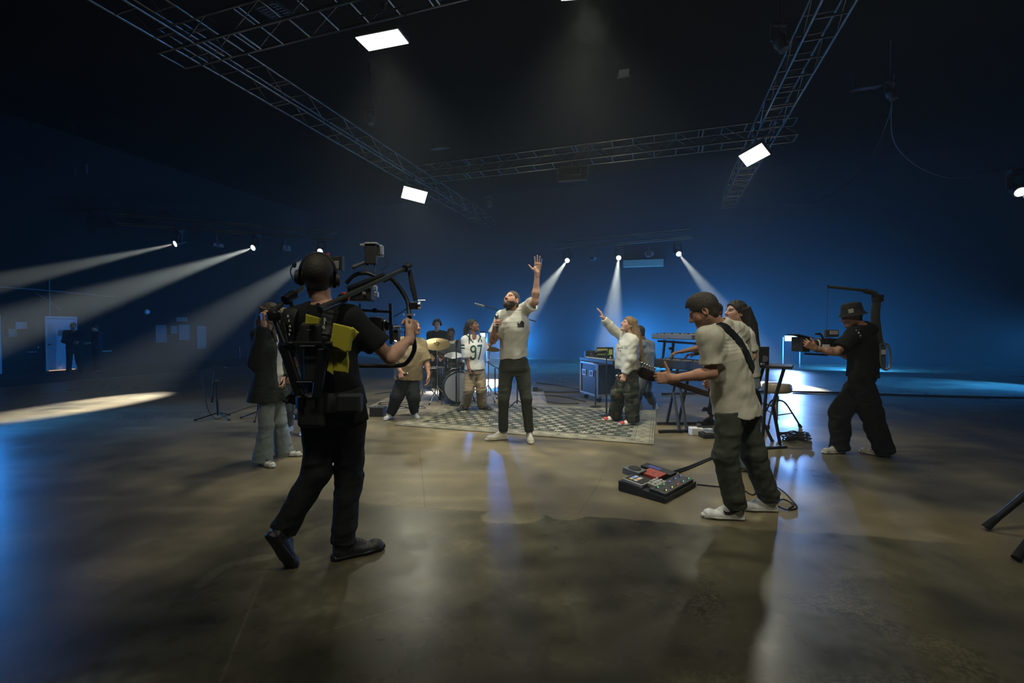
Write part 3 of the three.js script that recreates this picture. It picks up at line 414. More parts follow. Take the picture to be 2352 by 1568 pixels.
    const f = (x, y, z) => { const [a, bb, d] = H.loc(x, y, z); let q = smin(c1.f(x, y, z), nape.f(x, y, z), 0.02); if (c2) q = smin(q, c2.f(x, y, z), 0.02); q = Math.max(q, (hairLine(d) + line - bb) * hk * 0.8); if (hs.part && d > 0.03) q += 0.01 * (1 - sst(0, 0.02, Math.abs(a))); if (len) q = smin(q, len(x, y, z), 0.03); if (Math.abs(q) > 0.03) return q; return q + (len ? (hs.rough ?? 0.003) * noise(x * 85, y * 9, z * 85) : (hs.rough ?? 0.0016) * noise(a * 230, bb * 150, d * 190)); };
    part(g, 'hair', meshField(f, boundsOf([c1, ...(c2 ? [c2] : []), ...extra]), hs.cell ?? Math.max(fine, o.D > 5.5 ? 0.007 : 0.006), hairCol), hairMat);
  }
  if (o.beard) part(g, 'beard', meshField((x, y, z) => { const [a, bb, d] = H.loc(x, y, z); return Math.max(H.f(x, y, z) - 0.006 * hk - 0.002 * noise(a * 200, bb * 200, d * 200), (bb + lerp(0.035, 0.058, sst(0.03, 0.08, d))) * hk, (-0.01 - d) * hk, Math.abs(a) < 0.019 && d > 0.06 ? (0.011 - Math.abs(bb + 0.067)) * hk : -1, (-0.16 - bb) * hk); }, H.box, fine, SOLID(o.beard, 0.3, 200)), hairMat);
  // shoes
  for (const s of ['L', 'R']) {
    const sh = o.shoes; if (!sh) break;
    const F = o['foot' + s].clone().normalize(), U0 = o['footUp' + s] ?? UPV, Xs = U0.clone().cross(F).normalize(), U = F.clone().cross(Xs), kk = k * (sh.k ?? 1), heel = J['an' + s].clone().addScaledVector(U, -(sh.ankle ?? 0.085) * kk).addScaledVector(F, -0.062 * kk), P = (x, y, z) => heel.clone().addScaledVector(Xs, x * kk).addScaledVector(U, y * kk).addScaledVector(F, z * kk);
    const hi = sh.high ?? 0, up = [sweep([{ p: P(0, 0.03, 0.042), x: Xs, w: 0.034 * kk, d: 0.048 * kk }, { p: P(0, 0.034, 0.1), x: Xs, w: 0.037 * kk, d: 0.05 * kk }, { p: P(0, 0.026, 0.17), x: Xs, w: 0.043 * kk, d: 0.036 * kk }, { p: P(0, 0.022, 0.235), x: Xs, w: 0.038 * kk, d: 0.026 * kk }]), cone(P(0, 0.05, 0.05), P(0, 0.095 + hi, 0.058), 0.038 * kk, 0.041 * kk), cone(P(0, 0.085, 0.1), P(0, 0.06, 0.16), 0.025 * kk, 0.02 * kk)], floor = plane(P(0, 0.012, 0), U.clone().multiplyScalar(-1)), toe = cone(P(0, 0.03, 0.235), P(0, 0.028, 0.245), 0.034 * kk, 0.03 * kk), uf = joined([...up, toe], 0.02), topP = plane(P(0, 0.105 + hi, 0.05), U.clone().addScaledVector(F, -0.3)), hole = cone(P(0, 0.11 + hi, 0.055), P(0, 0.2 + hi, 0.05), 0.033 * kk, 0.035 * kk);
    const lc = (x, y, z) => { const q = V(x, y, z).sub(heel); return [q.dot(Xs) / kk, q.dot(U) / kk, q.dot(F) / kk]; };
    const shoe = part(g, 'shoe', meshField((x, y, z) => Math.max(uf(x, y, z), floor(x, y, z), topP(x, y, z), -hole.f(x, y, z)), boundsOf([...up, toe]), sh.cell ?? (o.D > 5.5 ? 0.009 : 0.007), (x, y, z) => sh.colour(...lc(x, y, z), s)), leatherMat);
    const sole = sweep([{ p: P(0, 0.016, 0.034), x: Xs, w: 0.037 * kk, d: 0.017 * kk }, { p: P(0, 0.016, 0.11), x: Xs, w: 0.038 * kk, d: 0.017 * kk }, { p: P(0, 0.016, 0.18), x: Xs, w: 0.047 * kk, d: 0.017 * kk }, { p: P(0, 0.017, 0.24), x: Xs, w: 0.039 * kk, d: 0.016 * kk }, { p: P(0, 0.018, 0.268), x: Xs, w: 0.02 * kk, d: 0.014 * kk }]), tc = [cone(P(0, 0.016, 0.03), P(0, 0.016, 0.032), 0.03 * kk), cone(P(0, 0.017, 0.24), P(0, 0.017, 0.248), 0.034 * kk)], lowP = plane(P(0, 0.001, 0), U.clone().multiplyScalar(-1)), hiP = plane(P(0, sh.sole ?? 0.03, 0), U);
    part(shoe, 'sole', meshField((x, y, z) => Math.max(Math.min(sole.f(x, y, z), tc[0].f(x, y, z), tc[1].f(x, y, z)), lowP(x, y, z), hiP(x, y, z)), boundsOf([sole, ...tc]), sh.cell ?? (o.D > 5.5 ? 0.009 : 0.007), (x, y, z) => sh.soleColour ? sh.soleColour(...lc(x, y, z), s) : [0.6, 0.6, 0.57]), leatherMat);
    o['shoe' + s] = { P, X: Xs, U, F, shoe };
  }
  o.g = g; o.J = J; o.H = H; o.pt = pt; o.frame = { hx: hxx, hy, hz, hc, front, axis, sx, chest, pel, sho };
  return o;
}
// ---------- the people ----------
const whiteShoe = (sole = [0.62, 0.62, 0.58]) => ({ colour: (x, y, z) => z > 0.1 && z < 0.19 && Math.abs(x) < 0.018 && Math.sin(z * 420) > 0.35 ? [0.45, 0.45, 0.43] : [0.6, 0.6, 0.56], soleColour: () => sole });
const denim = (c, w = 0.35) => (x, y, z) => scl(blend(c, [0.5, 0.53, 0.52], 0.35 * clamp(0.5 + fbm(x * 6, y * 3, z * 6, 3) * 1.6)), 1 + w * noise(x * 90, y * 30, z * 90) * 0.4);

const singer = person({
  label: 'bearded singer in a white printed t-shirt raising one arm high', D: 5.66, k: 1.06, fine: 0.0045, skin: SKIN.fair, hair: [0.06, 0.04, 0.028], beard: [0.045, 0.026, 0.016], shut: true, open: true, fold: 0.006,
  head: { c: [1175, 690, 0.06], fwd: V(-0.52, 0.5, 0.7), up: V(0.2, 1, -0.3), k: 0.97 }, hairStyle: { t: 0.004, rough: 0.001, line: 0.004 }, neck: [1178, 716, 0.01],
  shR: [1152, 727, 0.05], elR: [1132, 782, 0.06], wrR: [1137, 752, 0.24], handR: { Y: V(-0.05, 0.45, 0.9), Z: V(1, 0.1, 0.05), curl: [0.72, 0.74, 0.76, 0.78], spread: 0.1, thumb: [0.35, 0.75, 0.7], thumb2: [0.1, 0.6, 0.9] },
  shL: [1205, 709, 0.0], elL: [1229, 693, 0.18], wrL: [1234, 627, 0.2], handL: { Y: V(0.08, 1, 0.02), Z: V(-0.25, 0, 1), curl: [0.06, 0.03, 0.05, 0.08], spread: 1.1, thumb: [0.85, 0.5, 0.1], thumb2: [0.75, 0.75, 0.1] },
  hipR: [1163, 846, 0], hipL: [1199, 846, -0.02], knR: [1157, 915, 0.06], knL: [1208, 913, 0.06], anR: { f: [1156, 1009] }, anL: { f: [1216, 1010] }, footR: V(-1, 0, 0.3), footL: V(0.06, 0, 1),
  ink: (x, y, z, c) => x < -0.18 && y < 1.36 && y > 1.1 ? blend(c, [0.05, 0.05, 0.05], 0.75 * sst(-0.05, 0.25, fbm(x * 22, y * 22, z * 22, 3))) : c,
  top: { ease: 0.022, hem: -0.13, sleeve: [0.72, 0.082, 0.088], cell: 0.008, neck: 0.07, fold: 0.009, tilt: V(0.1, 0, 0), colour: (x, y, z, a, b, c, nf) => { const u = a - 0.075, v = b - 0.02; const wing = v > -0.03 && v < 0.055 && u > -0.06 + Math.max(0, v) * 0.8 && u < 0.045 - Math.abs(v - 0.02) * 0.5 && nf > 0.1 && (v < 0.008 + 0.9 * (u + 0.03) || Math.abs(u + 0.04) < 0.012); return wing ? [0.03, 0.028, 0.03] : scl([0.56, 0.55, 0.49], 1 + 0.04 * noise(x * 60, y * 60, z * 60)); } },
  bottom: { r: [0.093, 0.068, 0.056], rise: 0.17, drop: -0.03, fold: 0.005, colour: SOLID([0.04, 0.045, 0.035], 0.15, 60) },
  shoes: { high: 0.03, colour: (x, y, z) => z > 0.1 && z < 0.18 && Math.abs(x) < 0.02 && Math.sin(z * 400) > 0.3 ? [0.55, 0.53, 0.48] : [0.52, 0.48, 0.38], soleColour: () => [0.58, 0.54, 0.44] },
});

const guitarist = person({
  label: 'guitarist in a cream short-sleeved shirt and olive trousers bending over his guitar', D: 3.42, k: 1.0, skin: SKIN.tan, hair: [0.03, 0.022, 0.014], stubble: 0.55, fold: 0.007, fine: 0.0042, cell: 0.011,
  head: { c: [1615, 714, 0.02], fwd: V(-0.8, -0.46, -0.36), up: V(-0.4, 1, -0.1), k: 1.03 }, hairStyle: { t: 0.011, top: true, rough: 0.0018, cell: 0.004 }, neck: [1646, 741, 0],
  shL: [1628, 775, 0.14], elL: [1634, 857, 0.16], wrL: [1545, 869, 0.12], handL: { Y: V(-1, 0.02, -0.2), Z: V(-0.1, -0.1, -1), curl: [0.7, 0.75, 0.78, 0.8], spread: 0.2, thumb: [0.95, 0.35, -0.1], thumb2: [0.95, 0.4, -0.15] },
  shR: [1694, 762, -0.16], elR: [1712, 846, -0.3], wrR: [1650, 880, -0.42], handR: { Y: V(-1, -0.1, 0), Z: V(0, 0, 1), curl: 0.4 },
  hipL: [1675, 940, 0.07], hipR: [1706, 938, -0.09], knL: [1666, 1046, 0.09], knR: [1733, 1046, -0.03], anL: { f: [1690, 1192] }, anR: { f: [1767, 1173] }, footL: V(-1, 0, -0.16), footR: V(-1, 0, -0.1),
  hemW: 0.03, top: { flat: true, ease: 0.042, hem: 0.035, sleeve: [0.78, 0.088, 0.083], cell: 0.0085, neck: 0.07, fold: 0.011, neckLow: 0.1, colour: SOLID([0.5, 0.475, 0.385], 0.08, 160), shape: (d, x, y, z) => d },
  bottom: { r: [0.1, 0.09, 0.08], rise: 0.02, drop: 0.0, fold: 0.01, cell: 0.011, colour: SOLID([0.055, 0.062, 0.046], 0.18, 70) },
  shoes: { k: 1.08, cell: 0.005, colour: (x, y, z, s) => z < 0.025 && y > 0.06 ? [0.02, 0.02, 0.02] : y > 0.098 ? [0.02, 0.02, 0.02] : z > 0.1 && z < 0.19 && Math.abs(x) < 0.02 && Math.sin(z * 400) > 0.2 ? [0.5, 0.5, 0.49] : [0.62, 0.62, 0.6], soleColour: () => [0.58, 0.58, 0.55] },
});

const cameraman = person({
  label: 'camera operator walking away in black t-shirt, harness vest and headset', D: 2.75, k: 1.05, skin: SKIN.fair, hair: [0.02, 0.016, 0.009], fold: 0.007, fine: 0.0042, cell: 0.01,
  head: { c: [731, 637, 0], fwd: V(-0.28, 0.12, -0.95), up: V(0.05, 1, 0), k: 1.04 }, hairStyle: { t: 0.006, rough: 0.0015, cell: 0.004, line: -0.01 }, neck: [742, 690, 0],
  shL: [680, 733, 0], elL: [668, 830, -0.2], wrL: [735, 800, -0.42], shR: [806, 732, 0], elR: [897, 822, -0.1], wrR: [943, 776, -0.24], handL: { Y: V(0.3, 0.6, -0.7), Z: V(1, 0, 0.3), curl: 0.6 },
  handR: { Y: V(0.12, 0.85, -0.5), Z: V(-0.85, 0.1, -0.3), curl: [0.72, 0.74, 0.76, 0.78], spread: 0.2, thumb: [0.3, 0.95, 0.35], thumb2: [-0.1, 1, 0.4], k: 1.05 },
  hipL: [735, 930, 0], hipR: [797, 930, 0], knL: [728, 1083, 0.02], knR: [803, 1093, -0.08], anL: at(652, 1216, 2.63), anR: { f: [787, 1281] }, footL: V(0.22, -0.86, -0.42), footUpL: V(0.25, 0.4, -0.9), footR: V(0.85, 0, -0.5),
  top: { ease: 0.022, hem: 0.1, sleeve: [0.68, 0.085, 0.086], cell: 0.01, fold: 0.008, colour: SOLID([0.009, 0.0095, 0.009], 0.2, 80) },
  bottom: { r: [0.105, 0.08, 0.068], drop: 0.01, fold: 0.009, cell: 0.01, colour: SOLID([0.012, 0.0135, 0.014], 0.3, 70) },
  shoes: { k: 1.1, cell: 0.005, colour: (x, y, z) => z > 0.08 && z < 0.2 && Math.abs(x) < 0.02 && Math.sin(z * 380) > 0.5 ? [0.06, 0.06, 0.06] : [0.016, 0.017, 0.018], soleColour: () => [0.012, 0.012, 0.013] },
});

const leftWoman = person({
  label: 'long-haired woman in a dark blazer and flared jeans raising a microphone', D: 4.8, k: 0.94, skin: SKIN.fair, hair: [0.05, 0.032, 0.018], fold: 0.006, cell: 0.009, build: 0.95,
  head: { c: [623, 722, 0], fwd: V(0.85, 0.12, 0.45), k: 0.98 }, hairStyle: { t: 0.02, rough: 0.004, side: V(0.8, 0, 0.5), long: [[[[613, 713, 0.02], 0.08, 0.09], [[603, 745, 0.02], 0.09, 0.08], [[600, 775, -0.02], 0.075, 0.06], [[602, 790, -0.04], 0.05, 0.04]], [[[636, 735, 0.1], 0.02, 0.025], [[628, 765, 0.15], 0.028, 0.025], [[634, 781, 0.15], 0.02, 0.018]]] }, neck: [619, 757, 0],
  shR: [595, 768, 0.13], elR: [585, 832, 0.1], wrR: [606, 742, 0.3], handR: { Y: V(0.0, 0.95, 0.2), Z: V(0.5, 0.1, -0.6), curl: [0.7, 0.7, 0.72, 0.74], thumb: [0.3, 0.8, 0.6] }, shL: [635, 770, -0.14], elL: [645, 825, -0.15], wrL: [650, 865, -0.05], handL: { Z: V(-0.6, 0, 0.3), curl: 0.4 },
  hipR: [612, 885, 0.06], hipL: [630, 885, -0.07], knR: [612, 978, 0.09], knL: [643, 968, -0.08], anR: { f: [604, 1067] }, anL: { f: [652, 1046] }, footR: V(0.75, 0, 0.5), footL: V(0.98, 0, 0.12),
  top: { name: 'blazer', ease: 0.028, hem: 0.06, sleeve: [1.96, 0.082, 0.058], cell: 0.008, vee: 0.95, fold: 0.006, colour: (x, y, z, a, b, c, nf) => Math.abs(a + 0.0) < 0.05 + 0.06 * b && c > 0 && nf > 0.25 ? [0.5, 0.5, 0.48] : Math.abs(a) < 0.085 + 0.06 * b && c > 0 && nf > 0.2 ? [0.03, 0.034, 0.03] : scl([0.02, 0.023, 0.02], 1 + 0.3 * noise(x * 50, y * 50, z * 50)) },
  bottom: { name: 'jeans', r: [0.088, 0.075, 0.105], drop: 0.055, fold: 0.006, cell: 0.01, colour: denim([0.16, 0.2, 0.2]) },
  shoes: { ...whiteShoe([0.5, 0.5, 0.48]), colour: (x, y, z) => z > 0.16 && y < 0.06 ? [0.5, 0.5, 0.48] : [0.03, 0.03, 0.03] },
});
{ // the blazer hangs as a skirt over the hips
  const o = leftWoman, { pel, axis } = o.frame, st = [0, 0.12, 0.2, 0.29].map((d, i) => ({ p: pel.clone().addScaledVector(axis, 0.13 - d).add(V(-0.015 - d * 0.06, 0, 0)), x: o.J.hipL.clone().sub(o.J.hipR).normalize(), w: 0.158 + d * 0.15, d: 0.125 + d * 0.26 })), s = sweep(st), low = plane(st[3].p, UPV.clone().multiplyScalar(-1)), inner = sweep(st.map((q) => ({ ...q, w: q.w - 0.028, d: q.d - 0.028 }))), slot = cone(pel.clone().add(V(0.2, 0.1, 0.08)), pel.clone().add(V(0.26, -0.3, 0.1)), 0.04, 0.16);
  part(o.g, 'blazer_skirt', meshField((x, y, z) => Math.max(s.f(x, y, z) + 0.006 * noise(x * 14, y * 4, z * 14), low(x, y, z), -inner.f(x, y, z), -slot.f(x, y, z)), boundsOf([s]), 0.008, SOLID([0.02, 0.023, 0.02], 0.3, 50)), clothMat);
}
const rearMan = person({
  label: 'young man with short light hair standing behind the woman in the blazer', D: 6.05, k: 0.96, skin: SKIN.fair, hair: [0.12, 0.085, 0.05], stubble: 0.15,
  head: { c: [651, 729, 0], fwd: V(-0.35, -0.08, 0.9) }, hairStyle: { t: 0.012, top: true }, neck: [653, 757, 0], shR: [632, 772, 0.02], shL: [682, 772, -0.04], elR: [628, 822, 0], wrR: [650, 860, 0.15], elL: [692, 822, 0], wrL: [690, 868, 0.05], handR: { Z: V(0, 0, -1), curl: 0.4 }, handL: { Z: V(-1, 0, 0), curl: 0.4 },
  hipR: [660, 880, 0], hipL: [685, 880, 0], knR: [662, 938, 0.05], knL: [698, 938, 0.05], anR: { f: [664, 992] }, anL: { f: [704, 994] }, footR: V(-0.2, 0, 1), footL: V(0.1, 0, 1),
  top: { name: 'jacket', ease: 0.025, hem: 0.0, sleeve: [1.95, 0.078, 0.05], vee: 0.9, colour: (x, y, z, a, b, c, nf) => Math.abs(a) < 0.05 + 0.1 * b && c > 0 && nf > 0.2 ? [0.55, 0.55, 0.52] : [0.03, 0.035, 0.03] }, bottom: { r: [0.09, 0.07, 0.062], colour: denim([0.07, 0.1, 0.14]) }, shoes: whiteShoe(),
});
const tanMan = person({
  label: 'man in an oversized tan t-shirt and black trousers holding a microphone low', D: 7.1, k: 0.97, skin: SKIN.tan, hair: [0.07, 0.045, 0.03], stubble: 0.5, build: 1.12, belly: 0.02, fold: 0.008,
  head: { c: [953, 752, 0], fwd: V(0.72, 0.1, 0.65) }, hairStyle: { t: 0.003, rough: 0.0008 }, neck: [946, 774, 0], shR: [922, 787, 0.08], elR: [909, 826, 0.12], wrR: [919, 851, 0.26], handR: { Y: V(0.2, -0.9, 0.25), Z: V(0.2, 0.2, -1), curl: [0.55, 0.6, 0.62, 0.65] }, shL: [967, 789, -0.06], elL: [979, 830, -0.03], wrL: [985, 860, 0.05], handL: { Y: V(0.05, -1, 0.1), Z: V(-1, 0, 0.1), curl: [0.25, 0.3, 0.3, 0.35] },
  hipR: [927, 867, 0.05], hipL: [946, 866, -0.02], knR: [912, 911, 0.17], knL: [950, 912, 0.14], anR: { f: [899, 960] }, anL: { f: [952, 957] }, footR: V(-0.25, 0, 1), footL: V(0.45, 0, 0.9),
  top: { ease: 0.045, hem: 0.03, sleeve: [0.95, 0.095, 0.1], fold: 0.012, cell: 0.011, colour: SOLID([0.26, 0.205, 0.12], 0.06, 60) }, bottom: { r: [0.115, 0.105, 0.075], drop: 0.0, colour: SOLID([0.008, 0.009, 0.011], 0.2, 60) }, shoes: whiteShoe(),
});
const jersey = person({
  label: 'woman with braids in a white number 97 jersey and khaki trousers', D: 7.8, k: 0.93, skin: SKIN.brown, hair: [0.018, 0.013, 0.009], shut: true, build: 0.98,
  head: { c: [1087, 748, 0], fwd: V(0.85, 0.32, 0.42), up: V(-0.2, 1, 0) }, hairStyle: { t: 0.01, rough: 0.004, side: V(0.8, 0, -0.4), long: [[[[1077, 742, -0.02], 0.06, 0.06], [[1071, 756, -0.05], 0.05, 0.05], [[1069, 772, -0.08], 0.035, 0.035]], [[[1080, 757, 0.08], 0.011, 0.011], [[1078, 775, 0.13], 0.012, 0.012], [[1077, 797, 0.15], 0.01, 0.01]], [[[1096, 757, 0.06], 0.008, 0.008], [[1102, 772, 0.12], 0.009, 0.009], [[1106, 783, 0.14], 0.007, 0.007]]] }, neck: [1086, 770, 0],
  shR: [1069, 781, 0.06], elR: [1073, 822, 0.08], wrR: [1077, 846, 0.14], handR: { Y: V(0.25, -0.85, 0.3), Z: V(0.6, 0.2, -0.6), curl: 0.66 }, shL: [1104, 781, -0.05], elL: [1114, 801, -0.12], wrL: [1129, 788, -0.1], handL: { Z: V(0.2, -0.5, 0.6), curl: 0.2 },
  hipR: [1080, 856, 0.03], hipL: [1102, 855, -0.04], knR: [1078, 895, 0.09], knL: [1105, 894, 0.03], anR: { f: [1067, 942], h: 0.014 }, anL: { f: [1107, 941], h: 0.014 }, footR: V(-0.45, 0, 0.9), footL: V(0.8, 0, 0.6),
  top: { name: 'jersey', ease: 0.04, hem: -0.06, sleeve: [0.95, 0.085, 0.098], vee: 0.35, cell: 0.0065, fold: 0.006, colour: (x, y, z, a, b, c, nf) => {
    const G = [0.012, 0.075, 0.055], W = [0.62, 0.62, 0.6];
    if (Math.abs(a) > 0.185 || c * 0 + b < -0.02 && Math.abs(a) > 0.165 && y > 1.0) { const q = y; if (a < 0) { const t = (q - 1.0) ; if ((t > 0.075 && t < 0.105) || (t > 0.125 && t < 0.155)) return G; } }
    if (nf > 0.05 && c > 0) { // 9 and 7
      const u = (a + 0.055) / 0.052, v = (b + 0.07) / 0.125; if (Math.abs(u) < 1.05 && Math.abs(v) < 1.05) { const up = Math.hypot(u, (v - 0.48) / 0.52), inUp = up < 1 && Math.hypot(u / 0.5, (v - 0.48) / 0.26) > 1, leg = u > 0.45 && u < 1 && v < 0.5 && v > -0.8, foot = v < -0.45 && Math.hypot(u, (v + 0.5) / 0.5) < 1 && Math.hypot(u / 0.5, (v + 0.5) / 0.22) > 1 && v < -0.45; if (inUp || leg || foot) return G; }
      const s = (a - 0.062) / 0.048, r = (b + 0.07) / 0.125; if (Math.abs(s) < 1 && Math.abs(r) < 1) { if (r > 0.72 || Math.abs(s - (0.55 - (0.72 - r) * 0.55)) < 0.28) return G; }
    }
    if (b > 0.095 && nf > 0 && Math.abs(Math.abs(a) - (b - 0.02) * 0.62) < 0.014) return G;
    return scl(W, 1 + 0.04 * noise(x * 60, y * 60, z * 60)); } },
  bottom: { r: [0.108, 0.1, 0.088], drop: 0.03, fold: 0.012, colour: SOLID([0.25, 0.195, 0.125], 0.1, 40) }, shoes: { colour: () => [0.02, 0.02, 0.02], soleColour: () => [0.03, 0.03, 0.03] },
});
const camo = (x, y, z) => { const n = fbm(x * 11, y * 11, z * 11, 3), m = fbm(x * 14 + 9, y * 14, z * 14, 3); return n > 0.14 ? [0.012, 0.014, 0.012] : m > 0.1 ? [0.075, 0.07, 0.045] : [0.032, 0.038, 0.024]; };
const hoodie = person({
  label: 'woman with long fair hair in a pale sweatshirt reaching her arm up', D: 6.72, k: 0.95, skin: SKIN.fair, hair: [0.2, 0.125, 0.06], build: 1.08, belly: 0.015, fold: 0.007,
  head: { c: [1443, 745, 0], fwd: V(-0.9, 0.34, 0.15), up: V(0.3, 1, 0) }, hairStyle: { t: 0.014, rough: 0.004, side: V(0, 0, 1), long: [[[[1453, 742, 0], 0.075, 0.075], [[1462, 768, 0.02], 0.085, 0.065], [[1469, 800, 0.03], 0.075, 0.055], [[1474, 826, 0.03], 0.05, 0.035]]] }, neck: [1450, 767, 0],
  shL: [1453, 784, 0.15], elL: [1449, 824, 0.2], wrL: [1436, 858, 0.18], handL: { Y: V(-0.35, -0.9, 0.1), Z: V(0.2, 0.1, -1), curl: 0.55 }, shR: [1434, 776, -0.15], elR: [1409, 757, -0.12], wrR: [1387, 731, -0.05], handR: { Y: V(-0.45, 0.85, 0.1), Z: V(-0.75, -0.3, -0.3), curl: 0.1, spread: 1, thumb: [0.9, 0.4, 0.2], thumb2: [0.8, 0.6, 0.1] },
  hipL: [1449, 857, 0.08], hipR: [1438, 857, -0.09], knL: [1450, 905, 0.12], knR: [1421, 903, -0.06], anL: { f: [1452, 977], h: 0.014 }, anR: { f: [1414, 967], h: 0.014 }, footL: V(-1, 0, 0.2), footR: V(-1, 0, 0.15),
  top: { name: 'sweatshirt', ease: 0.05, hem: -0.07, sleeve: [1.97, 0.1, 0.052], fold: 0.012, cell: 0.0085, colour: (x, y, z, a, b, c, nf) => { const n = noise(a * 90, b * 55, 3) + 0.5 * noise(a * 160, 7, b * 160); return nf > 0.35 && c > 0 && Math.abs(b - 0.02 + a * 0.3) < 0.06 && Math.abs(a) < 0.13 && n > 0.35 ? [0.03, 0.03, 0.035] : scl([0.52, 0.51, 0.44], 1 + 0.05 * noise(x * 50, y * 50, z * 50)); } },
  bottom: { r: [0.12, 0.118, 0.108], drop: 0.035, fold: 0.01, cell: 0.01, colour: camo }, shoes: { colour: (x, y, z) => z > 0.2 || (z < 0.05 && y > 0.03) || y > 0.07 ? [0.45, 0.05, 0.04] : [0.6, 0.58, 0.55], soleColour: () => [0.6, 0.58, 0.55] },
});
const bender = person({
  label: 'crew member in a grey-green top bending behind the pale sweatshirt woman', D: 7.9, k: 0.96, skin: SKIN.brown, hair: [0.012, 0.01, 0.008],
  head: { c: [1468, 764, 0], fwd: V(-0.8, -0.3, -0.4) }, hairStyle: { t: 0.01 }, neck: [1478, 780, 0], shL: [1468, 794, 0.14], shR: [1494, 792, -0.14], elL: [1466, 828, 0.12], wrL: [1452, 850, 0], elR: [1500, 830, -0.16], wrR: [1490, 853, -0.2], handL: { Z: V(0, 0, -1), curl: 0.4 }, handR: { Z: V(0, 0, 1), curl: 0.4 },
  hipL: [1474, 862, 0.08], hipR: [1489, 861, -0.06], knL: [1466, 905, 0.14], knR: [1484, 897, 0.05], anL: { f: [1458, 944], h: 0.014 }, anR: [1499, 922, -0.15], footL: V(-1, 0, -0.2), footR: V(0.05, -0.85, 0.45), footUpR: V(-0.6, 0.3, 0.5),
  top: { ease: 0.04, hem: 0.02, sleeve: [1.9, 0.085, 0.05], fold: 0.011, colour: SOLID([0.2, 0.215, 0.19], 0.1, 40) }, bottom: { r: [0.1, 0.085, 0.078], colour: denim([0.02, 0.025, 0.028], 0.2) }, shoes: { colour: () => [0.28, 0.28, 0.27], soleColour: () => [0.45, 0.45, 0.44] },
});
const longHair = person({
  label: 'dark long-haired woman in a white top standing behind the guitarist', D: 4.5, k: 0.95, skin: SKIN.fair, hair: [0.014, 0.011, 0.009], build: 0.93, fine: 0.0045,
  head: { c: [1689, 718, 0], fwd: V(-0.95, 0.16, 0.2), up: V(0.12, 1, 0) }, hairStyle: { t: 0.014, rough: 0.004, side: V(0.2, 0, 1), long: [[[[1706, 714, 0], 0.085, 0.085], [[1720, 748, 0], 0.085, 0.08], [[1730, 790, 0.02], 0.07, 0.055], [[1737, 836, 0.02], 0.05, 0.03]]] }, neck: [1705, 748, 0],
  shL: [1714, 772, 0.13], elL: [1727, 818, 0.16], wrL: [1700, 842, 0.08], shR: [1712, 768, -0.15], elR: [1722, 822, -0.18], wrR: [1690, 840, -0.1], handL: { Z: V(0, 0, -1), curl: 0.3 }, handR: { Z: V(0, 0, 1), curl: 0.3 },
  hipL: [1716, 885, 0.08], hipR: [1716, 884, -0.08], knL: [1712, 985, 0.1], knR: [1722, 975, -0.07], anL: { f: [1708, 1081] }, anR: { f: [1730, 1066] }, footL: V(-1, 0, 0.05), footR: V(-1, 0, -0.05),
  top: { ease: 0.025, hem: -0.08, sleeve: [0.8, 0.075, 0.08], fold: 0.008, colour: SOLID([0.56, 0.54, 0.47], 0.05, 50) }, bottom: { name: 'jeans', r: [0.088, 0.075, 0.075], drop: 0.03, colour: denim([0.1, 0.15, 0.2]) }, shoes: { colour: (x, y, z) => z > 0.1 ? [0.16, 0.07, 0.04] : [0.35, 0.3, 0.2], soleColour: () => [0.4, 0.35, 0.25] },
});
const keyMan = person({
  label: 'keyboard player in dark clothes mostly hidden behind the guitarist', D: 6.3, k: 0.98, skin: SKIN.brown, hair: [0.01, 0.009, 0.008],
  head: { c: [1643, 716, 0], fwd: V(-0.9, -0.25, 0.3) }, hairStyle: { t: 0.012 }, neck: [1654, 746, 0], shL: [1650, 764, 0.15], elL: [1612, 797, 0.22], wrL: [1566, 807, 0.16], handL: { Y: V(-0.95, -0.15, 0), Z: V(0, -1, 0), curl: 0.3 }, shR: [1662, 764, -0.15], elR: [1640, 806, -0.2], wrR: [1596, 812, -0.2], handR: { Y: V(-0.95, -0.15, 0), Z: V(0, -1, 0), curl: 0.3 },
  hipL: [1660, 866, 0.08], hipR: [1664, 866, -0.08], knL: [1644, 915, 0.1], knR: [1640, 898, -0.05], anL: { f: [1632, 975] }, anR: [1644, 926, -0.25], footL: V(-1, 0, 0.1), footR: V(-0.95, -0.15, 0.1),
  top: { ease: 0.03, hem: 0.05, sleeve: [0.8, 0.08, 0.085], colour: SOLID([0.015, 0.016, 0.017], 0.2, 40) }, bottom: { r: [0.1, 0.08, 0.07], colour: SOLID([0.01, 0.01, 0.011], 0.2, 40) }, shoes: { colour: () => [0.012, 0.012, 0.012], soleColour: () => [0.02, 0.02, 0.02] },
});
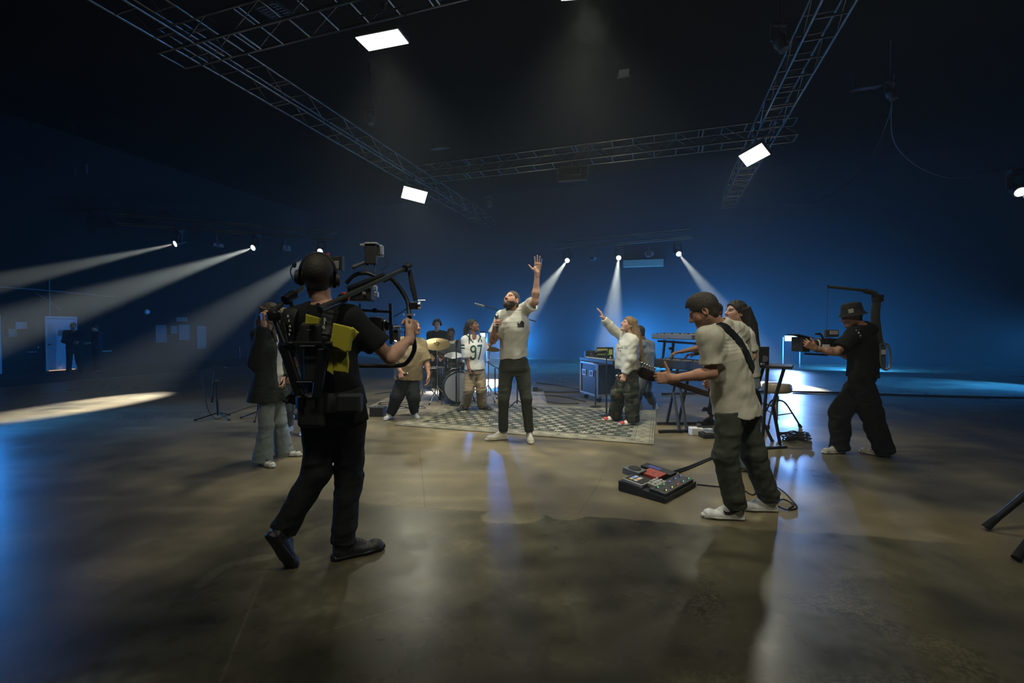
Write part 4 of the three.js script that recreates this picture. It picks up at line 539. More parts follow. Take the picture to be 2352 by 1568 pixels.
const drumTech = person({
  label: 'man in a black sweater and headphones standing behind the drums', D: 11, k: 0.99, skin: SKIN.fair, hair: [0.015, 0.012, 0.01], cell: 0.014, fine: 0.006,
  head: { c: [1004, 744, 0], fwd: V(0.02, -0.22, 1) }, hairStyle: { t: 0.012, top: true, rough: 0.005, line: 0.012 }, neck: [1004, 759, 0], shR: [987, 768, 0], shL: [1022, 768, 0], elR: [983, 798, 0.02], wrR: [990, 815, 0.2], elL: [1027, 798, 0.02], wrL: [1016, 815, 0.2], handR: { Z: V(0, -1, 0), curl: 0.4 }, handL: { Z: V(0, -1, 0), curl: 0.4 },
  hipR: [997, 824, 0], hipL: [1012, 824, 0], knR: [996, 858, 0.03], knL: [1013, 858, 0.03], anR: { f: [995, 890] }, anL: { f: [1014, 890] }, footR: V(-0.1, 0, 1), footL: V(0.1, 0, 1),
  top: { name: 'sweater', ease: 0.035, hem: 0.02, sleeve: [1.95, 0.085, 0.05], colour: SOLID([0.011, 0.012, 0.014], 0.2, 40) }, bottom: { r: [0.1, 0.08, 0.07], colour: SOLID([0.015, 0.015, 0.018], 0.2, 40) }, shoes: { colour: () => [0.02, 0.02, 0.02] },
});
const drummer = person({
  label: 'drummer in a grey t-shirt with white collar sitting behind the drum kit', D: 9.7, k: 0.97, skin: SKIN.dark, hair: [0.01, 0.008, 0.007], cell: 0.013, fine: 0.005,
  head: { c: [1036, 766, 0], fwd: V(-0.05, -0.12, 1) }, hairStyle: { t: 0.01, top: true, rough: 0.006, line: 0.014 }, neck: [1036, 782, 0], shR: [1019, 789, 0], shL: [1054, 789, 0], elR: [1010, 816, 0.1], wrR: [1022, 824, 0.32], elL: [1064, 816, 0.1], wrL: [1056, 824, 0.32], handR: { Z: V(0, -1, 0), curl: 0.7 }, handL: { Z: V(0, -1, 0), curl: 0.7 },
  hipR: [1027, 844, 0], hipL: [1044, 844, 0], knR: [1018, 850, 0.4], knL: [1054, 850, 0.4], anR: { f: [1016, 918] }, anL: { f: [1056, 918] }, footR: V(-0.1, 0, 1), footL: V(0.1, 0, 1),
  top: { ease: 0.03, hem: 0.0, sleeve: [0.85, 0.085, 0.088], neck: 0.078, colour: (x, y, z, a, b, c, nf) => b > 0.125 - 0.0 && Math.hypot(a, c - 0.0) < 0.105 && b > 0.13 ? [0.5, 0.5, 0.48] : [0.075, 0.085, 0.078] }, bottom: { r: [0.1, 0.08, 0.07], colour: SOLID([0.015, 0.015, 0.018], 0.2, 40) }, shoes: { colour: () => [0.02, 0.02, 0.02] },
});
const operator = person({
  label: 'camera operator in black with a bucket hat pointing his camera at the band', D: 5.05, k: 1.0, skin: SKIN.tan, hair: [0.03, 0.022, 0.015], stubble: 0.4, fold: 0.007,
  head: { c: [1957, 726, 0], fwd: V(-0.9, -0.2, -0.2), k: 0.98 }, hairStyle: { t: 0.003, rough: 0.001 }, neck: [1976, 745, 0], shL: [1962, 768, 0.15], elL: [1922, 808, 0.2], wrL: [1874, 801, 0.12], handL: { Y: V(-0.85, 0.5, -0.1), Z: V(0.3, 0.3, -0.9), curl: 0.5, thumb: [0.6, 0.8, 0] }, shR: [2000, 757, -0.16], elR: [1960, 822, -0.3], wrR: [1915, 806, -0.3], handR: { Y: V(-1, 0.2, 0), Z: V(0, 0, 1), curl: 0.6 },
  ink: (x, y, z, c) => x < 3.75 && y < 1.25 ? blend(c, [0.04, 0.04, 0.04], 0.6 * sst(0, 0.25, fbm(x * 25, y * 25, z * 25, 3))) : c,
  hipL: [1976, 862, 0.08], hipR: [1986, 860, -0.08], knL: [2000, 950, 0.08], knR: [1930, 948, -0.06], anL: { f: [2030, 1048] }, anR: { f: [1929, 1040] }, footL: V(-0.55, 0, -0.6), footR: V(-1, 0, 0.12),
  top: { ease: 0.035, hem: 0.02, sleeve: [0.82, 0.085, 0.09], fold: 0.009, colour: SOLID([0.01, 0.011, 0.011], 0.2, 50) }, bottom: { r: [0.118, 0.11, 0.095], drop: 0.04, fold: 0.012, colour: SOLID([0.009, 0.0095, 0.01], 0.2, 50) }, shoes: { colour: (x, y, z) => z > 0.12 ? [0.35, 0.33, 0.28] : [0.03, 0.03, 0.03], soleColour: () => [0.5, 0.48, 0.42] },
});
// two crew members by the far door
function stander(label, D, px, yaw, k, lean, hairC, cloth, fx) {
  const c = Math.cos(yaw), s = Math.sin(yaw), b = fl(px, EYE * FOCAL / D + 757), Q = (x, y, z) => V(b.x + (c * x + s * z) * k, y * k, b.z + (-s * x + c * z) * k), F = V(s, 0, c);
  return person({ label, D, k, skin: SKIN.tan, hair: hairC, cell: 0.018, fine: 0.008, head: { c: Q(0, 1.62, 0.05), fwd: F.clone().add(V(0, -0.1, 0)) }, hairStyle: { t: 0.012, cell: 0.01 }, neck: Q(0, 1.47, 0.01), shL: Q(0.18, 1.41, 0), shR: Q(-0.18, 1.41, 0), elL: Q(0.24, 1.12, 0.03), elR: Q(-0.24, 1.12, 0.03), wrL: Q(fx, 1.08, 0.24), wrR: Q(-fx, 1.05, 0.22), handL: { Z: V(0, 1, 0), curl: 0.5 }, handR: { Z: V(0, 1, 0), curl: 0.5 }, hipL: Q(0.09, 0.92, 0), hipR: Q(-0.09, 0.92, 0), knL: Q(0.11, 0.5, 0.02), knR: Q(-0.11, 0.5, 0.02), anL: Q(0.13 + lean, 0.085, 0), anR: Q(-0.13, 0.085, 0), footL: F, footR: F, top: { ease: 0.03, hem: 0.05, sleeve: [1.9, 0.085, 0.05], colour: SOLID(cloth, 0.1, 20) }, bottom: { r: [0.1, 0.08, 0.07], colour: SOLID([0.01, 0.01, 0.012], 0.1, 20) }, shoes: { cell: 0.01, colour: () => [0.02, 0.02, 0.02], soleColour: () => [0.03, 0.03, 0.03] } });
}
stander('dark silhouette of a person standing in front of the pale door', 14.6, 170, 1.0, 0.93, 0.05, [0.01, 0.01, 0.01], [0.008, 0.008, 0.009], 0.05);
stander('dim figure in a navy top standing just right of the pale door', 15.1, 224, -0.5, 0.9, 0.0, [0.02, 0.015, 0.01], [0.02, 0.02, 0.045], 0.16);
// ---------- microphones, instruments, stands ----------
const boxPx = (x0, y0, x1, y1, D, t, r = 0.006, yaw = 0) => { const a = at(x0, y0, D), b = at(x1, y1, D); const c = a.clone().add(b).multiplyScalar(0.5); c.z -= t / 2; return rbox(Math.abs(b.x - a.x), Math.abs(b.y - a.y), t, r, yaw ? new THREE.Matrix4().makeRotationY(yaw) : null, c); };
function microphone(label, a, b) {
  const d = b.clone().sub(a).normalize(), g = thing('microphone', label, 'microphone', a, 'hand-held microphones'), p = (t) => a.clone().addScaledVector(d, t), L = a.distanceTo(b);
  part(g, 'handle', [cyl(p(0), p(L - 0.055), 0.011, 0.016, 14), cyl(p(L - 0.057), p(L - 0.042), 0.018, 0.021, 14)], mats.black);
  part(g, 'grille', ball(p(L - 0.024), 0.0245), mats.steel);
  return g;
}
const held = (f, flip = 1) => [f(-0.1 * flip, 0.074, 0.03), f(0.125 * flip, 0.074, 0.03)];
microphone('microphone in the fist of the bearded singer', ...held(singer.atR));
microphone('microphone raised beside the hair of the woman in the blazer', ...held(leftWoman.atR));
microphone('microphone held low by the man in the tan t-shirt', ...held(tanMan.atR));
microphone('microphone held at the hip by the jersey singer', ...held(jersey.atR));
microphone('microphone hanging from the lowered hand of the sweatshirt woman', ...held(hoodie.atL));

// where a straight look through px, py meets a garment (to lay straps and prints on it)
function surf(px, py, f, d0, d1, lift = 0.004) { let d = d0; for (; d < d1; d += 0.004) { const p = at(px, py, d); if (f(p.x, p.y, p.z) < 0) break; } const p = at(px, py, d - 0.004), e = 0.004, n = V(f(p.x + e, p.y, p.z) - f(p.x - e, p.y, p.z), f(p.x, p.y + e, p.z) - f(p.x, p.y - e, p.z), f(p.x, p.y, p.z + e) - f(p.x, p.y, p.z - e)).normalize(); return { p: p.addScaledVector(n, lift), n, hit: d < d1 - 0.01 }; }
const along = (pts, n) => { const c = new THREE.CatmullRomCurve3(pts.map(([x, y]) => V(x, y, 0))); return c.getPoints((pts.length - 1) * n).map((q) => [q.x, q.y]); };
function ribbon(list, w, t) { // a strap through surface points
  const P = [], T = [], n = list.length;
  for (let i = 0; i < n; i++) { const a = list[Math.max(0, i - 1)].p, b = list[Math.min(n - 1, i + 1)].p, d = b.clone().sub(a).normalize(), s = d.clone().cross(list[i].n).normalize(); for (const [u, h] of [[-1, 0], [-1, 1], [1, 1], [1, 0]]) { const q = list[i].p.clone().addScaledVector(s, u * w / 2).addScaledVector(list[i].n, h * t - 0.002); P.push(q.x, q.y, q.z); } if (i) for (let k = 0; k < 4; k++) { const A = (i - 1) * 4 + k, B = (i - 1) * 4 + (k + 1) % 4, c = i * 4 + k, e = i * 4 + (k + 1) % 4; T.push(A, B, c, B, e, c); } }
  const g = new THREE.BufferGeometry(); g.setAttribute('position', new THREE.BufferAttribute(new Float32Array(P), 3)); g.setIndex(T); g.computeVertexNormals(); return g;
}
{ // electric guitar
  const G0 = at(1472, 847, 3.44), Gn = at(1508, 866, 3.43), G1 = at(1690, 926, 3.72), g = thing('electric_guitar', 'dark electric guitar whose headstock and neck show past the guitarist hand', 'guitar', V(G1.x, G1.y - 0.2, G1.z)), d = G1.clone().sub(Gn).normalize(), up = V(0, 1, 0).addScaledVector(d, -d.y).normalize(), nz = d.clone().cross(up).normalize();
  const dark = M(C(0.012, 0.011, 0.011), 0.25), m4 = turn(d, up, nz);
  part(g, 'neck', [bar(Gn.clone().addScaledVector(d, -0.01), G1.clone().addScaledVector(d, -0.3), 0.046, 0.022, nz, 0.009)], M(C(0.05, 0.028, 0.015), 0.45));
  const hs = new THREE.Shape(); hs.moveTo(0.01, -0.022); hs.lineTo(-0.05, -0.042); hs.quadraticCurveTo(-0.16, -0.05, -0.185, -0.02); hs.quadraticCurveTo(-0.19, 0.03, -0.15, 0.036); hs.lineTo(-0.03, 0.03); hs.lineTo(0.01, 0.022);
  const head = part(g, 'headstock', new THREE.ExtrudeGeometry(hs, { depth: 0.014, bevelSize: 0.002, bevelThickness: 0.002, bevelSegments: 1 }).applyMatrix4(m4).translate(Gn.x, Gn.y, Gn.z), dark);
  for (let i = 0; i < 6; i++) for (const s of [1]) { const p = Gn.clone().addScaledVector(d, -0.035 - i * 0.025).addScaledVector(up, 0.04 + i * 0.001); part(head, 'tuner', [cyl(p.clone().addScaledVector(up, -0.012), p.clone().addScaledVector(up, 0.014), 0.004, 0.004, 8), ball(p.clone().addScaledVector(up, 0.018), 0.0095, 1, 1.1, 0.6)], mats.chrome); }
  const bs = new THREE.Shape(); bs.moveTo(-0.12, 0.05); bs.bezierCurveTo(-0.2, 0.2, -0.06, 0.2, 0, 0.13); bs.bezierCurveTo(0.1, 0.19, 0.26, 0.19, 0.26, 0.0); bs.bezierCurveTo(0.26, -0.2, 0.08, -0.19, 0.01, -0.13); bs.bezierCurveTo(-0.05, -0.18, -0.17, -0.17, -0.13, -0.05);
  part(g, 'body', new THREE.ExtrudeGeometry(bs, { depth: 0.04, bevelSize: 0.008, bevelThickness: 0.006, bevelSegments: 2 }).applyMatrix4(m4).translate(G1.x - nz.x * 0.02, G1.y, G1.z - nz.z * 0.02), dark);
  for (const [u, v] of [[-0.04, -0.1], [0.02, -0.115]]) { const p = G1.clone().addScaledVector(d, u).addScaledVector(up, v).addScaledVector(nz, 0.03); part(g, 'control_knob', cyl(p, p.clone().addScaledVector(nz, 0.018), 0.011, 0.01), mats.chrome); }
  const f = guitarist.topField, S = along([[1650, 743], [1664, 750], [1678, 762], [1692, 777], [1704, 794], [1714, 812], [1722, 830], [1730, 850], [1736, 866]], 3).map(([x, y]) => surf(x, y, f, 3.0, 3.9)).filter((q) => q.hit);
  part(g, 'strap', ribbon(S, 0.062, 0.006), M(C(0.012, 0.013, 0.016), 0.35));
}
{ // white swoosh-like dark mark on the near shoe of the guitarist
  const s = guitarist.shoeL, sh = new THREE.Shape(); sh.moveTo(0, 0.012); sh.quadraticCurveTo(0.006, -0.022, 0.03, -0.02); sh.quadraticCurveTo(0.06, -0.016, 0.115, 0.014); sh.quadraticCurveTo(0.05, 0.0, 0.03, 0.0); sh.quadraticCurveTo(0.014, -0.002, 0.0, 0.012);
  const X = s.F.clone().multiplyScalar(-1), m = turn(X, s.U, s.X.clone().multiplyScalar(1)), p = s.P(0.036, 0.062, 0.155);
  part(s.shoe, 'side_mark', new THREE.ExtrudeGeometry(sh, { depth: 0.008, bevelEnabled: false, curveSegments: 6 }).applyMatrix4(m).translate(p.x, p.y, p.z), mats.rubber);
}
// stands
function tripodBase(g, c, r, h, mat, turn0 = 0.4, name = 'leg') { for (let i = 0; i < 3; i++) { const a = turn0 + i * 2.094, e = V(c.x + Math.cos(a) * r, 0.012, c.z + Math.sin(a) * r); const l = part(g, name, cyl(V(c.x, h, c.z), e, 0.011, 0.009, 8), mat); part(l, 'rubber_foot', cyl(mix(V(c.x, h, c.z), e, 0.9), e, 0.015, 0.015, 8), mats.rubber); } }
{ // low boom stand on the left
  const c = fl(501, 962), g = thing('microphone_stand', 'low boom stand with a flat top standing alone left of the blazer woman', 'mic stand', c, 'microphone stands'), D = -c.z, top = at(496, 876, D), b0 = at(487, 924, D - 0.05), b1 = at(492, 852, D - 0.03);
  tripodBase(g, c, 0.31, 0.1, mats.blackMetal, 0.5);
  part(g, 'pole', [cyl(V(c.x, 0.06, c.z), top, 0.011), cyl(V(c.x, 0.06, c.z), mix(V(c.x, 0.06, c.z), top, 0.45), 0.016)], mats.blackMetal); part(g, 'clutch', [cyl(top.clone().add(V(-0.03, 0, 0.03)), top.clone().add(V(0.03, 0, -0.03)), 0.022), ball(top, 0.024)], mats.black);
  part(g, 'boom', [cyl(b0, b1, 0.009), cyl(b0, mix(b0, b1, 0.2), 0.016)], mats.blackMetal); part(g, 'top_bar', bar(at(477, 848, D), at(518, 843, D), 0.06, 0.012), mats.darkGrey);
  solo('microphone_cable', tube([at(464, 861, D), at(467, 880, D), at(470, 900, D), at(477, 938, D), at(486, 954, D), fl(497, 962, 0.01), fl(520, 953, 0.008), fl(555, 940, 0.008), fl(585, 932, 0.008), fl(612, 930, 0.008)], 0.006, 6, 60), mats.cable, 'thin cable looping down beside the low boom stand', 'cable');
}
{
  const c = fl(592, 962), g = thing('microphone_stand', 'boom stand half hidden behind the flared jeans of the blazer woman', 'mic stand', c, 'microphone stands');
  tripodBase(g, c, 0.3, 0.12, mats.blackMetal, 1.2); part(g, 'pole', cyl(V(c.x, 0.08, c.z), V(c.x + 0.04, 0.95, c.z), 0.011), mats.blackMetal); part(g, 'boom', cyl(V(c.x + 0.04, 0.95, c.z), V(c.x + 0.5, 1.15, c.z - 0.2), 0.008), mats.blackMetal);
}
function straightStand(label, px, py, topY, mic, D2, rbase = 0.13) {
  const c = fl(px, py), D = -c.z, g = thing('microphone_stand', label, 'mic stand', c, 'microphone stands'), t = at(px, topY, D);
  part(g, 'base', new THREE.LatheGeometry([[0, 0], [rbase, 0], [rbase, 0.012], [rbase * 0.8, 0.025], [0.02, 0.035], [0.014, 0.06], [0, 0.06]].map(([x, y]) => new THREE.Vector2(x, y)), 24).translate(c.x, 0, c.z), mats.black);
  part(g, 'pole', [cyl(V(c.x, 0.03, c.z), t, 0.011), cyl(V(c.x, 0.03, c.z), mix(V(c.x, 0.03, c.z), t, 0.5), 0.015)], mats.black);
  if (mic) part(g, 'clip_microphone', [cyl(t, t.clone().add(mic), 0.016, 0.024, 12), ball(t.clone().add(mic), 0.028)], mats.black);
  return g;
}
straightStand('straight black microphone stand in front of the bass drum', 1048, 932, 800, V(0.02, 0.14, 0.02));
straightStand('round-based black microphone stand in front of the road case', 1393, 957, 806, V(-0.17, -0.02, 0.05), 0, 0.14);
straightStand('black microphone stand beside the latches of the road case', 1368, 936, 850, null, 0, 0.12);
{ // overhead boom behind the singer and stand to his left
  const c = fl(1188, 940), g = thing('boom_stand', 'tall overhead boom stand behind the bearded singer with its arm reaching left', 'mic stand', c, 'microphone stands'), D = -c.z, k = at(1190, 726, D), e0 = at(1090, 696, D - 0.25), e1 = at(1230, 738, D + 0.15);
  tripodBase(g, c, 0.34, 0.16, mats.blackMetal, 0.2); part(g, 'pole', cyl(V(c.x, 0.1, c.z), k, 0.013), mats.blackMetal); part(g, 'boom', cyl(e0, e1, 0.009), mats.blackMetal); part(g, 'clip_microphone', [cyl(e0, at(1112, 703, D - 0.2), 0.014, 0.018), ball(at(1106, 701, D - 0.22), 0.02)], mats.steel);
  const c2 = fl(1137, 916), g2 = thing('boom_stand', 'short boom stand between the jersey singer and the bearded singer', 'mic stand', c2, 'microphone stands'), D2 = -c2.z;
  tripodBase(g2, c2, 0.3, 0.12, mats.blackMetal, 0.9); part(g2, 'pole', cyl(V(c2.x, 0.08, c2.z), at(1137, 845, D2), 0.012), mats.blackMetal); part(g2, 'boom', cyl(at(1116, 830, D2), at(1150, 850, D2), 0.009), mats.blackMetal);
}
// ---------- drums ----------
const shellMat = (() => { const N = 128, d = new Uint8Array(N * N * 4); for (let i = 0; i < N * N; i++) { const x = i % N, y = i / N | 0, v = 20 + 70 * clamp(0.5 + fbm(x * 0.09, y * 0.05, 2, 3)); d[i * 4] = v * 0.9; d[i * 4 + 1] = v; d[i * 4 + 2] = v; d[i * 4 + 3] = 255; } const t = new THREE.DataTexture(d, N, N); t.wrapS = t.wrapT = THREE.RepeatWrapping; t.magFilter = THREE.LinearFilter; t.colorSpace = THREE.SRGBColorSpace; t.needsUpdate = true; return new THREE.MeshPhysicalMaterial({ map: t, roughness: 0.3, clearcoat: 0.6, clearcoatRoughness: 0.2 }); })();
const drumHead = M(C(0.55, 0.56, 0.58), 0.7), smokeHead = M(C(0.2, 0.21, 0.22), 0.6);
function drum(name, label, p, axis, r, h, lugs, base, headMat = drumHead, hoop = mats.chrome) {
  const g = thing(name, label, 'drum', base), z = axis.clone().normalize(), [x, y] = basisFor(z, Math.abs(z.y) > 0.9 ? V(0, 0, 1) : UPV), e = (t) => p.clone().addScaledVector(z, t * h / 2);
  part(g, 'shell', cyl(e(-1), e(1), r, r, 36), shellMat);
  for (const s of [-1, 1]) { part(g, 'drum_head', cyl(e(s), e(s).addScaledVector(z, s * 0.004), r * 0.985, r * 0.97, 36), s > 0 ? headMat : smokeHead); const T = new THREE.TorusGeometry(r + 0.004, name === 'bass_drum' ? 0.018 : 0.008, 8, 40).applyMatrix4(turn(x, y, z)).translate(e(s).x, e(s).y, e(s).z); part(g, 'hoop', T, hoop); }
  for (let i = 0; i < lugs; i++) { const a = i / lugs * 6.283, o = x.clone().multiplyScalar(Math.cos(a)).addScaledVector(y, Math.sin(a)); const l = p.clone().addScaledVector(o, r + 0.01); part(g, 'lug', [cyl(l.clone().addScaledVector(z, -h * 0.5), l.clone().addScaledVector(z, h * 0.5), 0.005, 0.005, 6), cyl(l.clone().addScaledVector(z, h * 0.22), l.clone().addScaledVector(z, h * 0.4), 0.011, 0.011, 8), cyl(l.clone().addScaledVector(z, -h * 0.4), l.clone().addScaledVector(z, -h * 0.22), 0.011, 0.011, 8)], mats.chrome); }
  return g;
}
{
  const bc = at(1054, 889, 8.45), ax = V(0.3, 0, 0.95).normalize(), bp = bc.clone().addScaledVector(ax, -0.2); bp.y = 0.335;
  const bd = drum('bass_drum', 'bass drum with a pale grey front head standing on the rug', bp, ax, 0.285, 0.4, 10, V(bp.x, 0, bp.z), M(C(0.3, 0.33, 0.38), 0.65), shellMat);
  for (const s of [-1, 1]) { const q = bp.clone().addScaledVector(V(ax.z, 0, -ax.x), s * 0.27).add(V(0, -0.12, 0)); part(bd, 'spur', cyl(q, V(q.x + ax.x * 0.22 + s * 0.06, 0.012, q.z + ax.z * 0.22), 0.008), mats.chrome); }
  const tp = at(1042, 827, 8.7), tx = V(0.05, 0.95, 0.3), rt = drum('rack_tom', 'round tom mounted above the bass drum', tp, tx, 0.165, 0.2, 6, V(tp.x, 0.62, tp.z));
  part(rt, 'mount', cyl(tp.clone().add(V(0, -0.12, -0.05)), V(bp.x, 0.6, bp.z), 0.014), mats.chrome);
  const ft = at(996, 866, 8.9); ft.y = 0.46; const fd = drum('floor_tom', 'dark floor tom with chrome lugs left of the bass drum', ft, V(0, 1, 0), 0.2, 0.4, 8, V(ft.x, 0, ft.z), smokeHead);
  for (let i = 0; i < 3; i++) { const a = 0.5 + i * 2.094, q = V(ft.x + Math.cos(a) * 0.215, 0, ft.z + Math.sin(a) * 0.215); part(fd, 'leg', [cyl(V(q.x, 0.012, q.z), V(q.x, 0.62, q.z), 0.007), cyl(V(q.x, 0, q.z), V(q.x, 0.03, q.z), 0.014)], mats.chrome); }
  const sn = at(1076, 838, 8.9); const sd = drum('snare_drum', 'shallow snare drum on a basket stand behind the jersey singer', sn, V(0.05, 1, 0.1), 0.178, 0.14, 8, V(sn.x, 0, sn.z)); tripodBase(sd, sn, 0.24, 0.3, mats.chrome, 0.9); part(sd, 'post', cyl(V(sn.x, 0.2, sn.z), V(sn.x, sn.y - 0.07, sn.z), 0.012), mats.chrome);
  const brass = new THREE.MeshStandardMaterial({ color: C(0.4, 0.29, 0.12), roughness: 0.42, metalness: 1 });
  const cymbal = (label, px, py, D, r, nrm, footPx, footPy, mat = brass) => {
    const p = at(px, py, D), c = fl(footPx, footPy), g = thing('cymbal', label, 'cymbal', c, 'cymbals'), z = nrm.clone().normalize(), [x, y] = basisFor(z, V(0, 0, 1));
    const pr = [[0, 0.03], [0.02, 0.03], [0.05, 0.018], [0.06, 0.012], [r * 0.6, 0.004], [r, -0.008], [r, -0.0095], [r * 0.6, 0.0025], [0.06, 0.0105], [0.05, 0.0165], [0, 0.028]].map(([a, b]) => new THREE.Vector2(a, b));
    part(g, 'disc', new THREE.LatheGeometry(pr, 40).applyMatrix4(turn(x, z, x.clone().cross(z))).translate(p.x, p.y, p.z), mat); part(g, 'wing_nut', cyl(p, p.clone().addScaledVector(z, 0.06), 0.008, 0.006), mats.black);
    const kn = V(c.x, p.y * 0.78, c.z); part(g, 'stand_post', [cyl(V(c.x, 0.14, c.z), kn, 0.011), cyl(kn, p, 0.008), ball(kn, 0.02)], mats.chrome); tripodBase(g, c, 0.3, 0.32, mats.chrome, 0.3 + px * 0.01); return g;
  };
  cymbal('large brass ride cymbal tilted to the viewer above the floor tom', 1003, 789, 8.5, 0.255, V(0.05, 0.9, 0.42), 1005, 926);
  cymbal('small brass crash cymbal behind the jersey singer arm', 1126, 800, 9.0, 0.2, V(0.15, 0.95, 0.2), 1122, 922);
  cymbal('hi-hat cymbal low on the left of the drum kit', 978, 822, 9.1, 0.17, V(0, 1, 0.1), 976, 918);
  const dt = fl(1036, 912), dth = thing('drum_stool', 'round stool under the drummer', 'stool', dt); part(dth, 'seat', new THREE.LatheGeometry([[0, 0.5], [0.16, 0.5], [0.18, 0.52], [0.18, 0.56], [0.16, 0.575], [0, 0.575]].map(([a, b]) => new THREE.Vector2(a, b)), 24).translate(dt.x, -0.06, dt.z - 0.2), mats.black); part(dth, 'post', cyl(V(dt.x, 0.1, dt.z - 0.2), V(dt.x, 0.45, dt.z - 0.2), 0.02), mats.chrome); tripodBase(dth, V(dt.x, 0, dt.z - 0.2), 0.26, 0.25, mats.chrome);
}
// ---------- rugs ----------
function rugMap(draw, w, h) { const c = document.createElement('canvas'); c.width = w; c.height = h; draw(c.getContext('2d'), w, h); const g = c.getContext('2d'), im = g.getImageData(0, 0, w, h), d = im.data; for (let y = 0; y < h; y++) for (let x = 0; x < w; x++) { const i = (y * w + x) * 4, n = 1 + 0.22 * noise(x * 0.7, y * 0.7, 5) + 0.28 * fbm(x * 0.02, y * 0.02, 9, 3), worn = sst(0.05, 0.4, fbm(x * 0.03, y * 0.03, 3, 4)); for (let k = 0; k < 3; k++) d[i + k] = clamp(lerp(d[i + k], [128, 122, 102][k], worn * 0.3) * n, 0, 255); } g.putImageData(im, 0, 0); const t = new THREE.CanvasTexture(c); t.colorSpace = THREE.SRGBColorSpace; return t; }
function rug(label, o, e1, e2, L, W, map, y = 0.003) {
  const g = new RoundedBoxGeometry(L, 0.012, W, 1, 0.005), uv = g.attributes.uv, p = g.attributes.position; for (let i = 0; i < p.count; i++) uv.setXY(i, p.getX(i) / L + 0.5, -p.getZ(i) / W + 0.5);
  g.applyMatrix4(turn(e1, UPV, e1.clone().cross(UPV))); const m = new THREE.Mesh(g, M(0xffffff, 0.95, 0, { map })); m.name = numbered('rug'); m.position.copy(o).addScaledVector(e1, L / 2).addScaledVector(e2, W / 2).setY(y + 0.006); scene.add(m); return tag(m, label, 'rug');
}
const rugMain = rugMap((g, w, h) => {
  g.fillStyle = '#7f7b68'; g.fillRect(0, 0, w, h); g.strokeStyle = '#3c4130'; for (const [k, l] of [[10, 3], [22, 2], [92, 3], [102, 2]]) { g.lineWidth = l; g.strokeRect(k, k, w - 2 * k, h - 2 * k); }
  const flower = (x, y, r, c) => { g.fillStyle = c; for (let i = 0; i < 8; i++) { g.beginPath(); g.ellipse(x + Math.cos(i * 0.785) * r * 0.55, y + Math.sin(i * 0.785) * r * 0.55, r * 0.42, r * 0.2, i * 0.785, 0, 6.3); g.fill(); } g.beginPath(); g.arc(x, y, r * 0.25, 0, 6.3); g.fill(); };
  for (let x = 57; x < w; x += 46) for (const y of [57, h - 57]) flower(x, y, 17, x % 92 < 46 ? '#5b5c48' : '#8f8a78'); for (let y = 57; y < h; y += 46) for (const x of [57, w - 57]) flower(x, y, 17, y % 92 < 46 ? '#5b5c48' : '#8f8a78');
  g.fillStyle = '#23271e'; g.fillRect(110, 110, w - 220, h - 220); g.save(); g.beginPath(); g.rect(112, 112, w - 224, h - 224); g.clip();
  for (let r = 0, y = 140; y < h - 110; y += 52, r++) for (let x = 130 + (r % 2) * 34; x < w - 110; x += 68) { flower(x, y, 24 + 8 * hash3(x, y, 1), hash3(x, y, 2) > 0.4 ? '#8b8875' : '#5f6150'); g.strokeStyle = '#6d6c5a'; g.lineWidth = 3; g.beginPath(); g.moveTo(x + 10, y); g.bezierCurveTo(x + 30, y - 26, x + 40, y + 26, x + 60, y + 8); g.stroke(); }
  flower(w / 2, h / 2, 90, '#8b8875'); flower(w / 2, h / 2, 55, '#3a3d30'); g.restore();
}, 1400, 960);
const rugBack = rugMap((g, w, h) => { g.fillStyle = '#8a8070'; g.fillRect(0, 0, w, h); g.strokeStyle = '#6d5e52'; for (const [k, l] of [[8, 3], [50, 3], [60, 2]]) { g.lineWidth = l; g.strokeRect(k, k, w - 2 * k, h - 2 * k); } g.fillStyle = '#7b6d5e'; for (let y = 84; y < h - 70; y += 40) for (let x = 84 + (y % 80 ? 20 : 0); x < w - 70; x += 56) { g.beginPath(); g.ellipse(x, y, 15, 7, (x + y) % 3, 0, 6.3); g.fill(); } }, 900, 760);
rug('beige rug spread under the drum kit', V(-2.62, 0, -7.42), V(0.998, 0, 0.03), V(0.03, 0, -0.998), 3.25, 2.85, rugBack, 0.001);
rug('large dark floral rug with a pale border under the singers', fl(906, 977), AU, AV, 3.62, 2.45, rugMain, 0.003);
